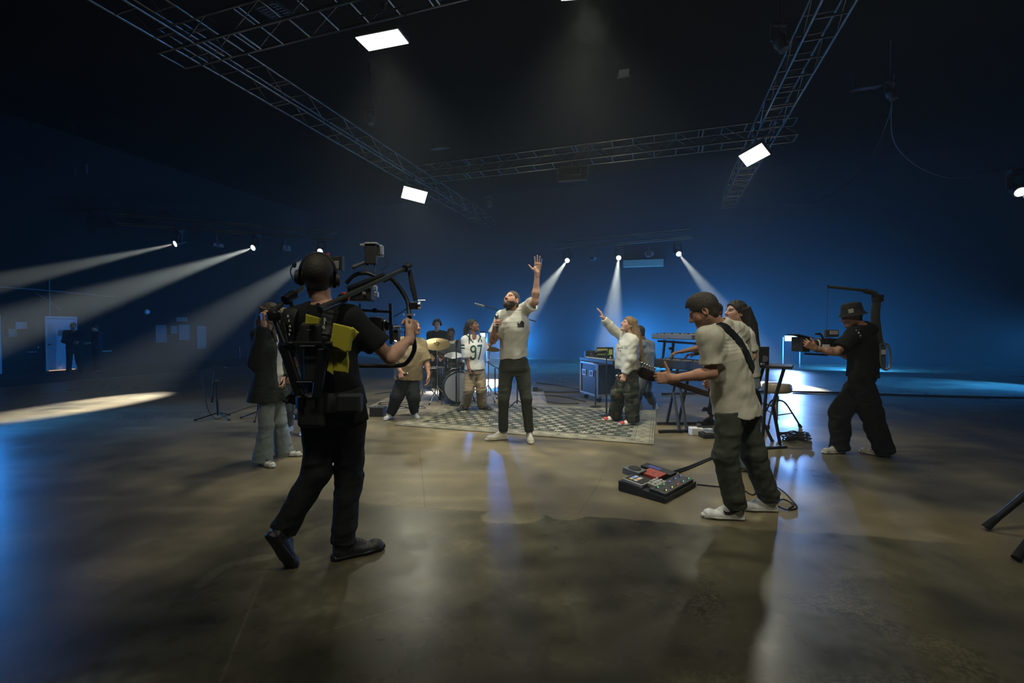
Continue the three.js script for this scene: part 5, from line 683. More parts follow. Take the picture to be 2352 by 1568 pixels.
// ---------- keyboards, cases, tables ----------
const font = await new FontLoader().loadAsync('fonts/droid/droid_sans_bold.typeface.json');
function lettering(text, size, depth, X, Y, p) { const g = new TextGeometry(text, { font, size, depth, curveSegments: 3 }); g.computeBoundingBox(); const b = g.boundingBox; g.translate(-(b.min.x + b.max.x) / 2, -(b.min.y + b.max.y) / 2, 0); return g.applyMatrix4(turn(X, Y, X.clone().cross(Y))).translate(p.x, p.y, p.z); }
function keyboard(name, label, a, b, w, h, bodyMat, keysUp = true, rim) { // long box from a to b (centre of its underside), keys along one side
  const g = thing(name, label, 'keyboard', mix(a, b, 0.5)), x = b.clone().sub(a).setY(0).normalize(), z = x.clone().cross(UPV), L = a.distanceTo(b), up = UPV, c = mix(a, b, 0.5), m = turn(x, up, z);
  part(g, 'case', [rbox(L, h, w, 0.012, m, c.clone().add(V(0, h / 2, 0)))], bodyMat);
  if (rim) part(g, 'red_edge', rbox(L + 0.004, h * 0.55, 0.02, 0.006, m, c.clone().add(V(0, h * 0.6, 0)).addScaledVector(z, w / 2)), rim);
  const n = Math.min(40, Math.floor(L / 0.0235) - 4), kw = 0.0225;
  for (let i = 0; i < n; i++) { const q = c.clone().addScaledVector(x, (i - n / 2) * 0.0235 + 0.012).addScaledVector(z, -w * 0.2).add(V(0, h + 0.003, 0)); const k = new THREE.Mesh(keyGeo, mats.white); k.name = 'key'; k.position.copy(q).sub(g.position); k.quaternion.setFromRotationMatrix(m); g.add(k); if ([0, 1, 3, 4, 5].includes(i % 7)) { const s = new THREE.Mesh(sharpGeo, mats.black); s.name = 'key'; s.position.copy(q).addScaledVector(x, 0.012).addScaledVector(z, 0.03).add(V(0, 0.01, 0)).sub(g.position); s.quaternion.copy(k.quaternion); g.add(s); } }
  part(g, 'control_panel', rbox(L * 0.94, 0.004, w * 0.36, 0.001, m, c.clone().add(V(0, h + 0.002, 0)).addScaledVector(z, w * 0.28)), mats.darkGrey);
  for (let i = 0; i < 14; i++) { const q = c.clone().addScaledVector(x, (i / 13 - 0.5) * L * 0.85).addScaledVector(z, w * 0.28).add(V(0, h + 0.004, 0)); part(g, 'knob', cyl(q, q.clone().add(V(0, 0.014, 0)), 0.009, 0.008, 8), i % 3 ? mats.silver : mats.black); }
  return g;
}
const keyGeo = new RoundedBoxGeometry(0.0222, 0.012, 0.14, 1, 0.002), sharpGeo = new RoundedBoxGeometry(0.011, 0.012, 0.09, 1, 0.002);
{ // road case
  const c = at(1371, 912, 8.65), ex = V(0.95, 0, -0.312), ez = V(-0.312, 0, -0.95), L = 1.08, W = 0.67, y0 = 0.13, y1 = 0.755, ctr = V(c.x, 0, c.z).addScaledVector(ex, L / 2).addScaledVector(ez, W / 2), g = thing('road_case', 'black wheeled road case with aluminium edges and latches behind the sweatshirt woman', 'case', ctr), m = turn(ex, UPV, ez.clone().multiplyScalar(-1)), H = y1 - y0;
  part(g, 'body', rbox(L, H, W, 0.008, m, ctr.clone().setY((y0 + y1) / 2)), M(C(0.02, 0.024, 0.03), 0.45));
  const P = (u, v, y) => V(ctr.x, y, ctr.z).addScaledVector(ex, u * L / 2).addScaledVector(ez, v * W / 2);
  for (const u of [-1, 1]) for (const v of [-1, 1]) part(g, 'corner_profile', cyl(P(u, v, y0), P(u, v, y1), 0.02, 0.02, 8), mats.alu);
  for (const y of [y0 + 0.01, y1 - 0.01]) for (const s of [-1, 1]) { part(g, 'edge_profile', bar(P(-1, s, y), P(1, s, y), 0.03, 0.035, UPV, 0.004), mats.alu); part(g, 'edge_profile', bar(P(s, -1, y), P(s, 1, y), 0.03, 0.035, UPV, 0.004), mats.alu); }
  for (const v of [0.55, -0.35]) { const q = P(-1.012, v, 0.55); const h = part(g, 'recessed_latch', rbox(0.012, 0.12, 0.15, 0.02, m, q), mats.alu); part(h, 'latch_dish', rbox(0.006, 0.075, 0.1, 0.012, m, q.clone().addScaledVector(ex, -0.006)), mats.darkGrey); }
  for (const u of [-0.85, 0.85]) for (const v of [-0.8, 0.8]) { const q = P(u, v, 0.05); const cs = part(g, 'caster', [bar(q.clone().setY(0.08), q.clone().setY(0.13), 0.09, 0.07, ex)], mats.steel); part(cs, 'wheel', cyl(q.clone().addScaledVector(ez, -0.018), q.clone().addScaledVector(ez, 0.018), 0.049, 0.049, 16), mats.rubber); }
  const k0 = at(1334, 833, 9.3), k1 = at(1411, 843, 8.06); k0.y = k1.y = 0.775; k0.addScaledVector(ex, 0.12); k1.addScaledVector(ex, 0.12);
  const kb = keyboard('stage_keyboard', 'red-edged stage keyboard lying on top of the road case', k1, k0, 0.3, 0.075, M(C(0.02, 0.02, 0.022), 0.4), true, mats.red);
  { const x = k1.clone().sub(k0).setY(0).normalize(), nrm = V(-x.z, 0, x.x).multiplyScalar(1); const q = mix(k0, k1, 0.38).addScaledVector(ex, -0.155).add(V(0, -0.02, 0)); part(kb, 'maker_lettering', lettering('nord stage', 0.03, 0.003, x, UPV, q), mats.white); }
  const s1 = thing('studio_speaker', 'small black speaker box on the road case', 'speaker', at(1358, 829, 9.15)); part(s1, 'cabinet', boxPx(1345, 806, 1371, 829, 9.15, 0.2, 0.01), mats.black); part(s1, 'woofer', cyl(at(1358, 820, 9.15), at(1358, 820, 9.14), 0.06, 0.055, 20), mats.darkGrey); part(s1, 'tweeter', cyl(at(1358, 811, 9.15), at(1358, 811, 9.14), 0.022, 0.02, 14), mats.darkGrey);
  const s2 = thing('laptop_display', 'laptop with a yellow-green screen on the road case', 'laptop', at(1390, 831, 8.95)); part(s2, 'lid', boxPx(1370, 797, 1409, 831, 8.95, 0.02, 0.006), mats.darkGrey);
  const sc = document.createElement('canvas'); sc.width = 256; sc.height = 128; { const q = sc.getContext('2d'); q.fillStyle = '#16181a'; q.fillRect(0, 0, 256, 128); q.fillStyle = '#b8c46a'; q.fillRect(0, 8, 170, 40); q.fillRect(190, 14, 60, 60); q.fillStyle = '#7c8a46'; q.fillRect(0, 60, 190, 18); q.fillStyle = '#d8b070'; for (let i = 0; i < 8; i++) q.fillRect(20 + i * 18, 18 + (i % 3) * 6, 12, 14); q.fillStyle = '#c8e040'; q.fillRect(206, 88, 22, 30); } const st = new THREE.CanvasTexture(sc); st.colorSpace = THREE.SRGBColorSpace;
  const scr = boxPx(1371.5, 799, 1407.5, 826, 8.945, 0.004, 0.001); { const p = scr.attributes.position, uv = scr.attributes.uv; scr.computeBoundingBox(); const b = scr.boundingBox; for (let i = 0; i < p.count; i++) uv.setXY(i, (p.getX(i) - b.min.x) / (b.max.x - b.min.x), (p.getY(i) - b.min.y) / (b.max.y - b.min.y)); }
  part(s2, 'screen', scr, M(0x000000, 0.4, 0, { emissive: 0xffffff, emissiveMap: st, emissiveIntensity: 0.35 })); part(s2, 'keyboard_base', boxPx(1368, 829, 1411, 832, 8.75, 0.22, 0.004), mats.darkGrey);
}
{ // double keyboard stand
  const g = thing('keyboard_stand', 'black two-tier keyboard stand with crossed legs left of the guitarist', 'keyboard stand', fl(1556, 985)), R2 = (a, b, w = 0.035) => bar(a, b, w, 0.035, V(0, 0, 1), 0.006), bm = mats.black;
  const fr = fl(1513, 991, 0.02), fr2 = fl(1582, 989, 0.02), bk = fl(1509, 972, 0.02), bk2 = fl(1646, 971, 0.02);
  part(g, 'foot_bar', bar(fr, fr2, 0.045, 0.04), bm); part(g, 'foot_bar', bar(bk, bk2, 0.045, 0.04), bm);
  const A = [at(1538, 848, 6.7), fl(1561, 990, 0.03)], A2 = [at(1556, 848, 6.35), fl(1532, 971, 0.03)], B1 = [at(1556, 848, 6.6), fl(1577, 989, 0.03)], B2 = [at(1585, 848, 6.3), fl(1558, 971, 0.03)];
  for (const [p, q] of [A, A2, B1, B2]) part(g, 'leg', R2(p, q), bm);
  part(g, 'pivot', [cyl(at(1547, 905, 6.55), at(1547, 905, 6.45), 0.03), cyl(at(1570, 905, 6.55), at(1570, 905, 6.4), 0.03)], mats.blackMetal);
  part(g, 'support_arm', [bar(at(1518, 852, 6.9), at(1652, 856, 6.2), 0.04, 0.03)], bm); part(g, 'support_arm', bar(at(1518, 852, 6.6), at(1640, 856, 5.9), 0.04, 0.03), bm);
  for (const [x0, y0, x1, y1, d] of [[1527, 780, 1520, 842, 6.75], [1547, 782, 1541, 850, 6.6]]) part(g, 'upright', R2(at(x0, y0, d), at(x1, y1, d)), bm);
  part(g, 'upper_arm', bar(at(1513, 783, 6.85), at(1602, 789, 6.2), 0.05, 0.03), bm);
  for (const [x, y, d] of [[1520, 842, 6.75], [1541, 800, 6.6]]) part(g, 'clamp_knob', cyl(at(x - 5, y, d - 0.02), at(x + 5, y, d - 0.02), 0.02), mats.black);
  const a = at(1512, 779, 6.9), b = at(1606, 787, 6.1); a.y = b.y = 1.265; keyboard('synthesizer', 'silver-ended synthesizer on the upper tier of the keyboard stand', a, b, 0.26, 0.07, M(C(0.2, 0.22, 0.24), 0.4, 0.5));
  const c = at(1520, 850, 6.85), d = at(1650, 855, 5.95); c.y = d.y = 0.845; keyboard('stage_piano', 'long black keyboard on the lower tier of the keyboard stand', c, d, 0.34, 0.12, M(C(0.022, 0.023, 0.024), 0.4));
  const e = thing('power_box', 'white power supply box at the foot of the keyboard stand', 'power box', fl(1602, 998)); part(e, 'box', rbox(0.16, 0.1, 0.12, 0.012, null, fl(1598, 998).add(V(0, 0.05, 0))), mats.white); part(e, 'plug', rbox(0.05, 0.05, 0.05, 0.008, null, fl(1602, 998).add(V(0.02, 0.12, 0))), mats.darkGrey);
  const f = thing('sustain_pedal', 'black effects pedal on the floor beside the white power box', 'pedal', fl(1625, 1002)); part(f, 'base', rbox(0.2, 0.06, 0.26, 0.015, null, fl(1624, 1002).add(V(0, 0.03, 0))), mats.black); part(f, 'treadle', rbox(0.1, 0.02, 0.2, 0.008, null, fl(1624, 1002).add(V(0, 0.07, 0))), mats.silver);
  for (let i = 0; i < 3; i++) { const p = fl(1600 + i * 12, 985 + i * 6); solo('power_strip', rbox(0.3, 0.04, 0.06, 0.008, new THREE.Matrix4().makeRotationY(0.2 * i), p.clone().add(V(0, 0.02 + i * 0.0, 0))), i === 1 ? mats.white : mats.darkGrey, ['grey socket strip nearest the crossed legs of the keyboard stand', 'white socket strip between two grey ones under the keyboards', 'grey socket strip nearest the guitarist leg'][i], 'power strip', 'socket strips under the keyboards'); }
}
{ // laptop table and stool
  const D = 5.45, g = thing('folding_table', 'small black table on scissor legs right of the guitarist', 'table', fl(1772, 1022)), t0 = at(1722, 842, D + 0.15), t1 = at(1821, 843, D - 0.1), mid = at(1752, 926, D);
  t0.y = t1.y = 0.965; part(g, 'table_top', bar(t0, t1, 0.42, 0.03), mats.black);
  const L = (a, b) => bar(a, b, 0.03, 0.03, V(0, 0, 1), 0.005), under = (v) => v.setY(0.955);
  for (const dz of [0.16, -0.16]) { const o = V(0.03 * (dz > 0 ? 1 : -1) , 0, dz); part(g, 'leg', L(under(at(1777, 848, D).add(o)), at(1752, 926, D).add(o)), mats.black); part(g, 'leg', L(at(1752, 926, D).add(o), fl(1783, 1018, 0.02).add(V(0, 0, dz * 0.5))), mats.black); part(g, 'leg', L(under(at(1740, 848, D).add(o)), fl(1742, 1018, 0.02).add(V(0, 0, dz * 0.5))), mats.black); }
  part(g, 'foot_bar', bar(fl(1748, 1029, 0.015), fl(1806, 1026, 0.015), 0.04, 0.03), mats.black); part(g, 'pivot', cyl(mid.clone().add(V(0, 0, 0.18)), mid.clone().add(V(0, 0, -0.18)), 0.012), mats.steel);
  const s = thing('monitor_speaker', 'upright black speaker box on the small scissor-leg table', 'speaker', at(1756, 838, D)); part(s, 'cabinet', boxPx(1745, 796, 1767, 838, D - 0.05, 0.16, 0.008), mats.black); part(s, 'cone', cyl(at(1756, 824, D - 0.05), at(1756, 824, D - 0.06), 0.042, 0.038, 18), mats.darkGrey);
  solo('audio_interface', boxPx(1748, 834, 1757, 838.5, D - 0.14, 0.06, 0.004), mats.silver, 'small pale box in front of the upright speaker', 'audio box');
  const c = fl(1783, 978), st = thing('round_stool', 'round padded drum stool with tan leather sides standing alone', 'stool', c), P = (a) => a.map(([x, y]) => new THREE.Vector2(x, y));
  part(st, 'seat', new THREE.LatheGeometry(P([[0, 0.49], [0.16, 0.49], [0.19, 0.505], [0.196, 0.55], [0.19, 0.6], [0.165, 0.622], [0.1, 0.628], [0, 0.628]]), 36).translate(c.x, 0, c.z), M(C(0.3, 0.26, 0.19), 0.38));
  part(st, 'post', [cyl(V(c.x, 0.08, c.z), V(c.x, 0.5, c.z), 0.02), cyl(V(c.x, 0.36, c.z), V(c.x, 0.44, c.z), 0.032)], mats.chrome);
  for (let i = 0; i < 3; i++) { const a = 0.35 + i * 2.094, d = V(Math.cos(a), 0, Math.sin(a)), q = (r, y) => V(c.x + d.x * r, y, c.z + d.z * r); const l = part(st, 'leg', [tube([q(0.02, 0.38), q(0.09, 0.36), q(0.2, 0.2), q(0.3, 0.02)], 0.012, 8, 20), cyl(q(0.02, 0.16), q(0.2, 0.2), 0.008)], mats.blackMetal); part(l, 'rubber_foot', cyl(q(0.285, 0.045), q(0.31, 0.0), 0.02, 0.024), mats.rubber); }
}
{ // pedalboard
  const F = fl(1527, 1157), e1 = V(0.713, 0, -0.701), e2 = V(-0.701, 0, -0.713), L = 0.585, W = 0.43, g = thing('pedalboard', 'sloping guitar pedalboard full of coloured lights on the floor', 'pedalboard', F.clone().addScaledVector(e1, L / 2).addScaledVector(e2, W / 2)), lo = 0.045, hi = 0.085, nrm = V(0, 1, 0).addScaledVector(e2, -(hi - lo) / W).normalize(), tz = e2.clone().multiplyScalar(W).add(V(0, hi - lo, 0)).normalize(), m = turn(e1, nrm, tz.clone().multiplyScalar(-1)), P = (s, t, h = 0) => F.clone().addScaledVector(e1, s * L).addScaledVector(e2, t * W).add(V(0, lerp(lo, hi, t), 0)).addScaledVector(nrm, h);
  const wedge = new THREE.Shape(); wedge.moveTo(0, 0.004); wedge.lineTo(W, 0.004); wedge.lineTo(W, hi); wedge.lineTo(0, lo); wedge.lineTo(0, 0.004); part(g, 'frame', new THREE.ExtrudeGeometry(wedge, { depth: L, bevelEnabled: false }).applyMatrix4(turn(e2, UPV, e1)).translate(F.x, F.y, F.z), M(C(0.012, 0.013, 0.02), 0.35));
  const slab = (n, s, t, w, d, h, mat) => part(g, n, rbox(w, h, d, 0.006, m, P(s, t, h / 2)), mat);
  const tab = slab('touch_controller', 0.2, 0.72, 0.2, 0.19, 0.03, M(C(0.35, 0.35, 0.34), 0.4, 0.5)); part(tab, 'glass', rbox(0.176, 0.004, 0.165, 0.002, m, P(0.2, 0.72, 0.032)), mats.black);
  [[0.1, 0.8, [0.9, 0.7, 0.1]], [0.15, 0.8, [0.3, 0.5, 1]], [0.2, 0.8, [0.3, 0.5, 1]], [0.25, 0.8, [0.7, 0.8, 0.9]], [0.1, 0.7, [0.8, 0.85, 0.8]], [0.15, 0.7, [1, 0.35, 0.05]], [0.2, 0.7, [0.95, 0.9, 0.5]], [0.25, 0.7, [0.6, 0.7, 0.7]]].forEach(([s, t, c]) => part(tab, 'lit_button', rbox(0.024, 0.003, 0.03, 0.001, m, P(s, t, 0.036)), glow(C(...c), 0.5)));
  slab('red_pedal', 0.58, 0.66, 0.17, 0.17, 0.045, M(C(0.36, 0.06, 0.045), 0.6)); part(g, 'pedal_lettering', lettering('tonex', 0.018, 0.002, e1, tz, P(0.58, 0.66, 0.046)), M(C(0.45, 0.2, 0.15), 0.6));
  const vol = slab('volume_pedal', 0.42, 0.98, 0.13, 0.17, 0.06, M(C(0.16, 0.17, 0.18), 0.45, 0.3)); part(vol, 'tread', cyl(P(0.42, 0.98, 0.06), P(0.42, 0.98, 0.066), 0.058, 0.056, 24), mats.black);
  const scr = slab('multi_effect', 0.86, 0.75, 0.12, 0.3, 0.035, mats.black); part(scr, 'display_screen', rbox(0.05, 0.003, 0.12, 0.001, m, P(0.84, 0.82, 0.037)), glow(C(0.1, 0.16, 0.6), 0.35));
  slab('switcher', 0.5, 0.2, 0.52, 0.15, 0.025, M(C(0.025, 0.026, 0.03), 0.4)); slab('tuner_row', 0.34, 0.42, 0.18, 0.1, 0.03, M(C(0.3, 0.29, 0.27), 0.45));
  const tint = { g: [0.05, 0.7, 0.3], b: [0.1, 0.2, 1], r: [1, 0.06, 0.04], y: [0.9, 0.8, 0.15], w: [0.7, 0.7, 0.65] };
  [['g', 'g', 'b', 'b', 'b'], ['y', 'y', 'r', 'g', 'g']].forEach((row, j) => row.forEach((k, i) => { const q = P(0.14 + i * 0.18, 0.28 - j * 0.17, 0.025), s = part(g, 'foot_switch', [cyl(q, q.clone().addScaledVector(nrm, 0.014), 0.011, 0.009, 10)], mats.chrome); part(s, 'led', cyl(q.clone().addScaledVector(e1, 0.022), q.clone().addScaledVector(e1, 0.022).addScaledVector(nrm, 0.005), 0.008, 0.008, 8), glow(C(...tint[k]), 1.6)); }));
  for (let i = 0; i < 6; i++) { const q = P(0.24 + (i % 3) * 0.09, 0.38 + (i / 3 | 0) * 0.09, 0.03); part(g, 'knob', cyl(q, q.clone().addScaledVector(nrm, 0.016), 0.01, 0.009, 10), mats.white); }
}
// ---------- cables on the floor ----------
const lie = (pts, r, label, lift = 0) => solo('floor_cable', tube(pts.map(([x, y, h]) => fl(x, y, (h ?? 0) + r + 0.001 + lift)), r, 6, pts.length * 8), mats.cable, label, 'cable', 'cables on the floor');
lie([[1820, 899], [1900, 901], [1990, 904], [2080, 907], [2200, 910], [2400, 914]], 0.02, 'thick dark cable running straight across the floor to the right edge');
lie([[1520, 904], [1600, 902], [1700, 899], [1770, 899]], 0.02, 'thick dark cable running behind the keyboard stand');
lie([[1545, 1083], [1580, 1072], [1615, 1058], [1650, 1044], [1690, 1032]], 0.011, 'cable running from the pedalboard towards the keyboards');
lie([[1560, 1084], [1600, 1068], [1640, 1052], [1680, 1048]], 0.008, 'thinner cable beside the one leaving the pedalboard');
lie([[1600, 1112], [1640, 1116], [1700, 1122], [1728, 1136], [1740, 1128], [1770, 1112], [1796, 1126], [1822, 1152], [1830, 1166], [1806, 1170], [1784, 1158], [1800, 1146], [1822, 1158], [1812, 1168]], 0.006, 'guitar cable coiled on the floor behind the white sneakers');
lie([[1232, 878], [1290, 886], [1345, 896]], 0.012, 'cable slanting from the singer leg to the road case');
lie([[1248, 899], [1290, 900], [1335, 899]], 0.012, 'straight cable lying behind the pale rug corner');
lie([[1242, 907], [1280, 909], [1320, 916], [1345, 922]], 0.01, 'cable curving from the rug to the road case wheels');
lie([[1244, 909], [1252, 920], [1280, 925], [1330, 926]], 0.009, 'cable looping along the edge of the beige rug');
lie([[860, 905], [900, 900], [940, 907], [965, 918]], 0.008, 'cable behind the tan t-shirt man', 0);
for (let i = 0; i < 6; i++) { const c = fl(1826 + (i % 3) * 9 - 8, 1012 - (i / 3 | 0) * 8), pts = []; for (let k = 0; k < 30; k++) { const a = k * 0.55 + i, r = 0.1 + 0.035 * Math.sin(k * 1.7 + i * 2); pts.push(V(c.x + Math.cos(a) * r * (1 + 0.3 * hash3(i, k, 4)), 0.012 + 0.028 * hash3(i, k, 2) + 0.006 * k / 6, c.z + Math.sin(a) * r * 0.8)); } solo('coiled_cable', tube(pts, 0.007, 5, 150), mats.cable, ['lowest', 'second', 'third', 'fourth', 'fifth', 'topmost'][i] + ' loose coil in the heap of black cables by the stool', 'cable', 'heap of cables by the stool'); }
for (let i = 0; i < 5; i++) { const c = fl(868 + i * 22, 940 - (i % 2) * 10), pts = []; for (let k = 0; k < 14; k++) { const a = k * 0.7 + i * 2; pts.push(V(c.x + Math.cos(a) * (0.12 + 0.08 * hash3(i, k, 7)), 0.026 + 0.012 * hash3(i, k, 8), c.z + Math.sin(a) * 0.14)); } solo('coiled_cable', tube(pts, 0.006, 5, 70), mats.cable, ['first', 'second', 'third', 'fourth', 'fifth'][i] + ' black cable loop from the left behind the tan t-shirt man', 'cable', 'cable loops by the drum rug'); }
{ // stage boxes between the legs on the left
  const b = thing('stage_box', 'black stage box with a blue display behind the jeans woman', 'stage box', fl(684, 972)); part(b, 'case', boxPx(668, 951, 697, 971, 7.0, 0.2, 0.01), mats.black); part(b, 'display_screen', boxPx(670, 953, 676, 960, 6.995, 0.005, 0.001), glow(C(0.15, 0.3, 1), 0.9)); part(b, 'tape_label', boxPx(671, 964, 681, 970, 6.995, 0.004, 0.001), M(C(0.5, 0.42, 0.2), 0.8)); part(b, 'knob', cyl(at(687, 965, 7.0), at(687, 965, 6.98), 0.012, 0.012), mats.silver);
  const c = thing('effects_unit', 'small black effects unit on the floor beside the near operator hip', 'effects unit', fl(862, 950)); part(c, 'case', boxPx(848, 936, 880, 957, 7.28, 0.2, 0.01), mats.black); for (let i = 0; i < 3; i++) part(c, 'knob', cyl(at(858 + i * 8, 936, 7.35), at(858 + i * 8, 933, 7.35), 0.012, 0.012), mats.silver);
  const d = thing('small_amplifier', 'small dark box at the end of the beige rug behind the singer', 'amplifier', fl(1229, 899)); part(d, 'case', boxPx(1224, 889, 1236, 899, 10.2, 0.1, 0.01), mats.black); part(d, 'handle', boxPx(1236, 892, 1247, 898, 10.2, 0.1, 0.01), mats.darkGrey);
}
{ // tripod cut by the right edge
  const ap = V(3.78, 0.72, -2.92), g = thing('camera_tripod', 'black tripod legs reaching in at the right edge', 'tripod', V(3.78, 0, -2.92));
  for (const f of [fl(2263, 1218), fl(2334, 1290), V(4.6, 0, -3.2)]) { const e = f.clone().setY(0.02), l = part(g, 'leg', [cyl(ap, mix(ap, e, 0.6), 0.027, 0.026), cyl(mix(ap, e, 0.55), mix(ap, e, 0.9), 0.022, 0.02)], mats.black); part(l, 'rubber_foot', cyl(mix(ap, e, 0.88), e, 0.02, 0.026), mats.rubber); part(l, 'spreader', cyl(mix(ap, e, 0.5), V(ap.x, 0.3, ap.z), 0.008), mats.blackMetal); }
  part(g, 'hub', [cyl(ap, ap.clone().add(V(0, 0.25, 0)), 0.05), cyl(V(ap.x, 0.3, ap.z), ap, 0.014)], mats.black);
}
// ---------- camera rigs and what the crew wear ----------
const yellow = M(C(0.4, 0.36, 0.02), 0.9), vestMat = M(C(0.013, 0.014, 0.014), 0.7);
{ // harness vest of the near operator, following his back
  const g = thing('support_vest', 'black camera support vest with yellow cloths on the back of the near operator', 'harness', cameraman.frame.pel.clone().setY(0.85)), f = cameraman.topField, S = (x, y, l = 0.006) => surf(x, y, f, 2.2, 2.9, l), run = (pts, w, t, l) => ribbon(along(pts, 4).map(([x, y]) => S(x, y, l)), w, t);
  part(g, 'shoulder_strap', run([[672, 714], [668, 728], [664, 745], [664, 765], [668, 785], [676, 800]], 0.085, 0.02), vestMat);
  part(g, 'shoulder_strap', run([[762, 712], [760, 725], [755, 742], [750, 762], [742, 785], [735, 800]], 0.085, 0.02), vestMat);
  part(g, 'back_panel', [boxPx(684, 738, 735, 800, 2.58, 0.07, 0.03), boxPx(694, 796, 737, 880, 2.56, 0.06, 0.02)], vestMat);
  part(g, 'lumbar_pad', boxPx(678, 905, 742, 985, 2.56, 0.1, 0.03), vestMat);
  part(g, 'waist_belt', run([[664, 905], [690, 915], [730, 922], [770, 924], [800, 918], [830, 905]], 0.11, 0.025), vestMat);
  part(g, 'belt_pouch', boxPx(770, 905, 826, 950, 2.55, 0.08, 0.02), vestMat);
  for (const [a, b, d] of [[[650, 790], [690, 910], 2.56], [[742, 800], [728, 915], 2.55], [[646, 742], [654, 792], 2.66]]) part(g, 'frame_strut', bar(at(a[0], a[1], d), at(b[0], b[1], d - 0.02), 0.055, 0.03, V(0, 0, 1), 0.01), mats.blackMetal);
  part(g, 'cross_bar', [boxPx(650, 784, 762, 796, 2.53, 0.05, 0.01)], mats.blackMetal);
  for (const [x0, y0, x1, y1] of [[688, 793.5, 722, 796], [662, 786, 671, 788.5], [703, 757, 713, 758.5], [680, 876, 716, 878.5], [680, 910, 690, 913], [706, 910, 716, 913]]) part(g, 'metal_edge', boxPx(x0, y0, x1, y1, 2.515, 0.012, 0.002), mats.alu);
  part(g, 'cam_joint', [cyl(at(752, 790, 2.53), at(752, 790, 2.49), 0.03), cyl(at(742, 790, 2.5), at(765, 790, 2.5), 0.016)], mats.blackMetal);
  // cloths
  const cloth = (n, pts, D, t) => { const sh = new THREE.Shape(pts.map(([x, y]) => { const p = at(x, y, D); return new THREE.Vector2(p.x, p.y); })); const e = new THREE.ExtrudeGeometry(sh, { depth: t, bevelSize: 0.006, bevelThickness: 0.006, bevelSegments: 2 }); part(g, n, e.translate(0, 0, -D), yellow); };
  cloth('yellow_cloth', [[772, 745], [805, 753], [812, 757], [808, 775], [804, 803], [798, 806], [782, 797], [763, 791], [768, 775]], 2.53, 0.03);
  cloth('cloth_corner', [[811, 754], [822, 764], [809, 781], [806, 770]], 2.55, 0.012);
  cloth('yellow_cloth', [[763, 806], [797, 808], [800, 830], [798, 853], [766, 849]], 2.56, 0.016);
  cloth('cloth_corner', [[761, 812], [764, 830], [764, 856], [755, 850], [757, 838]], 2.545, 0.01);
  cloth('yellow_cloth', [[707, 724], [735, 732], [731, 743], [706, 743]], 2.55, 0.014); part(g, 'cloth_clip', boxPx(711, 729, 716, 745, 2.545, 0.02, 0.004), mats.black);
  cloth('yellow_cloth', [[662, 806], [671, 806], [670, 831]], 2.575, 0.01);
  // lettering, one letter under the other
  const up = V(0, 1, 0); 'READY'.split('').forEach((ch, i) => { const q = S(672 + i * 0.4, 728 + i * 7.6, 0.042), X = up.clone().cross(V(q.n.x, 0, Math.max(0.5, q.n.z))).normalize(); part(g, 'letter', lettering(ch, 0.0145, 0.003, X, up, q.p), mats.white); });
  'RIG'.split('').forEach((ch, i) => { const q = S(752 - i * 1.4, 736 + i * 9.6, 0.04); part(g, 'letter', lettering(ch, 0.018, 0.002, V(1, 0, 0), up, q.p), mats.white); });
}
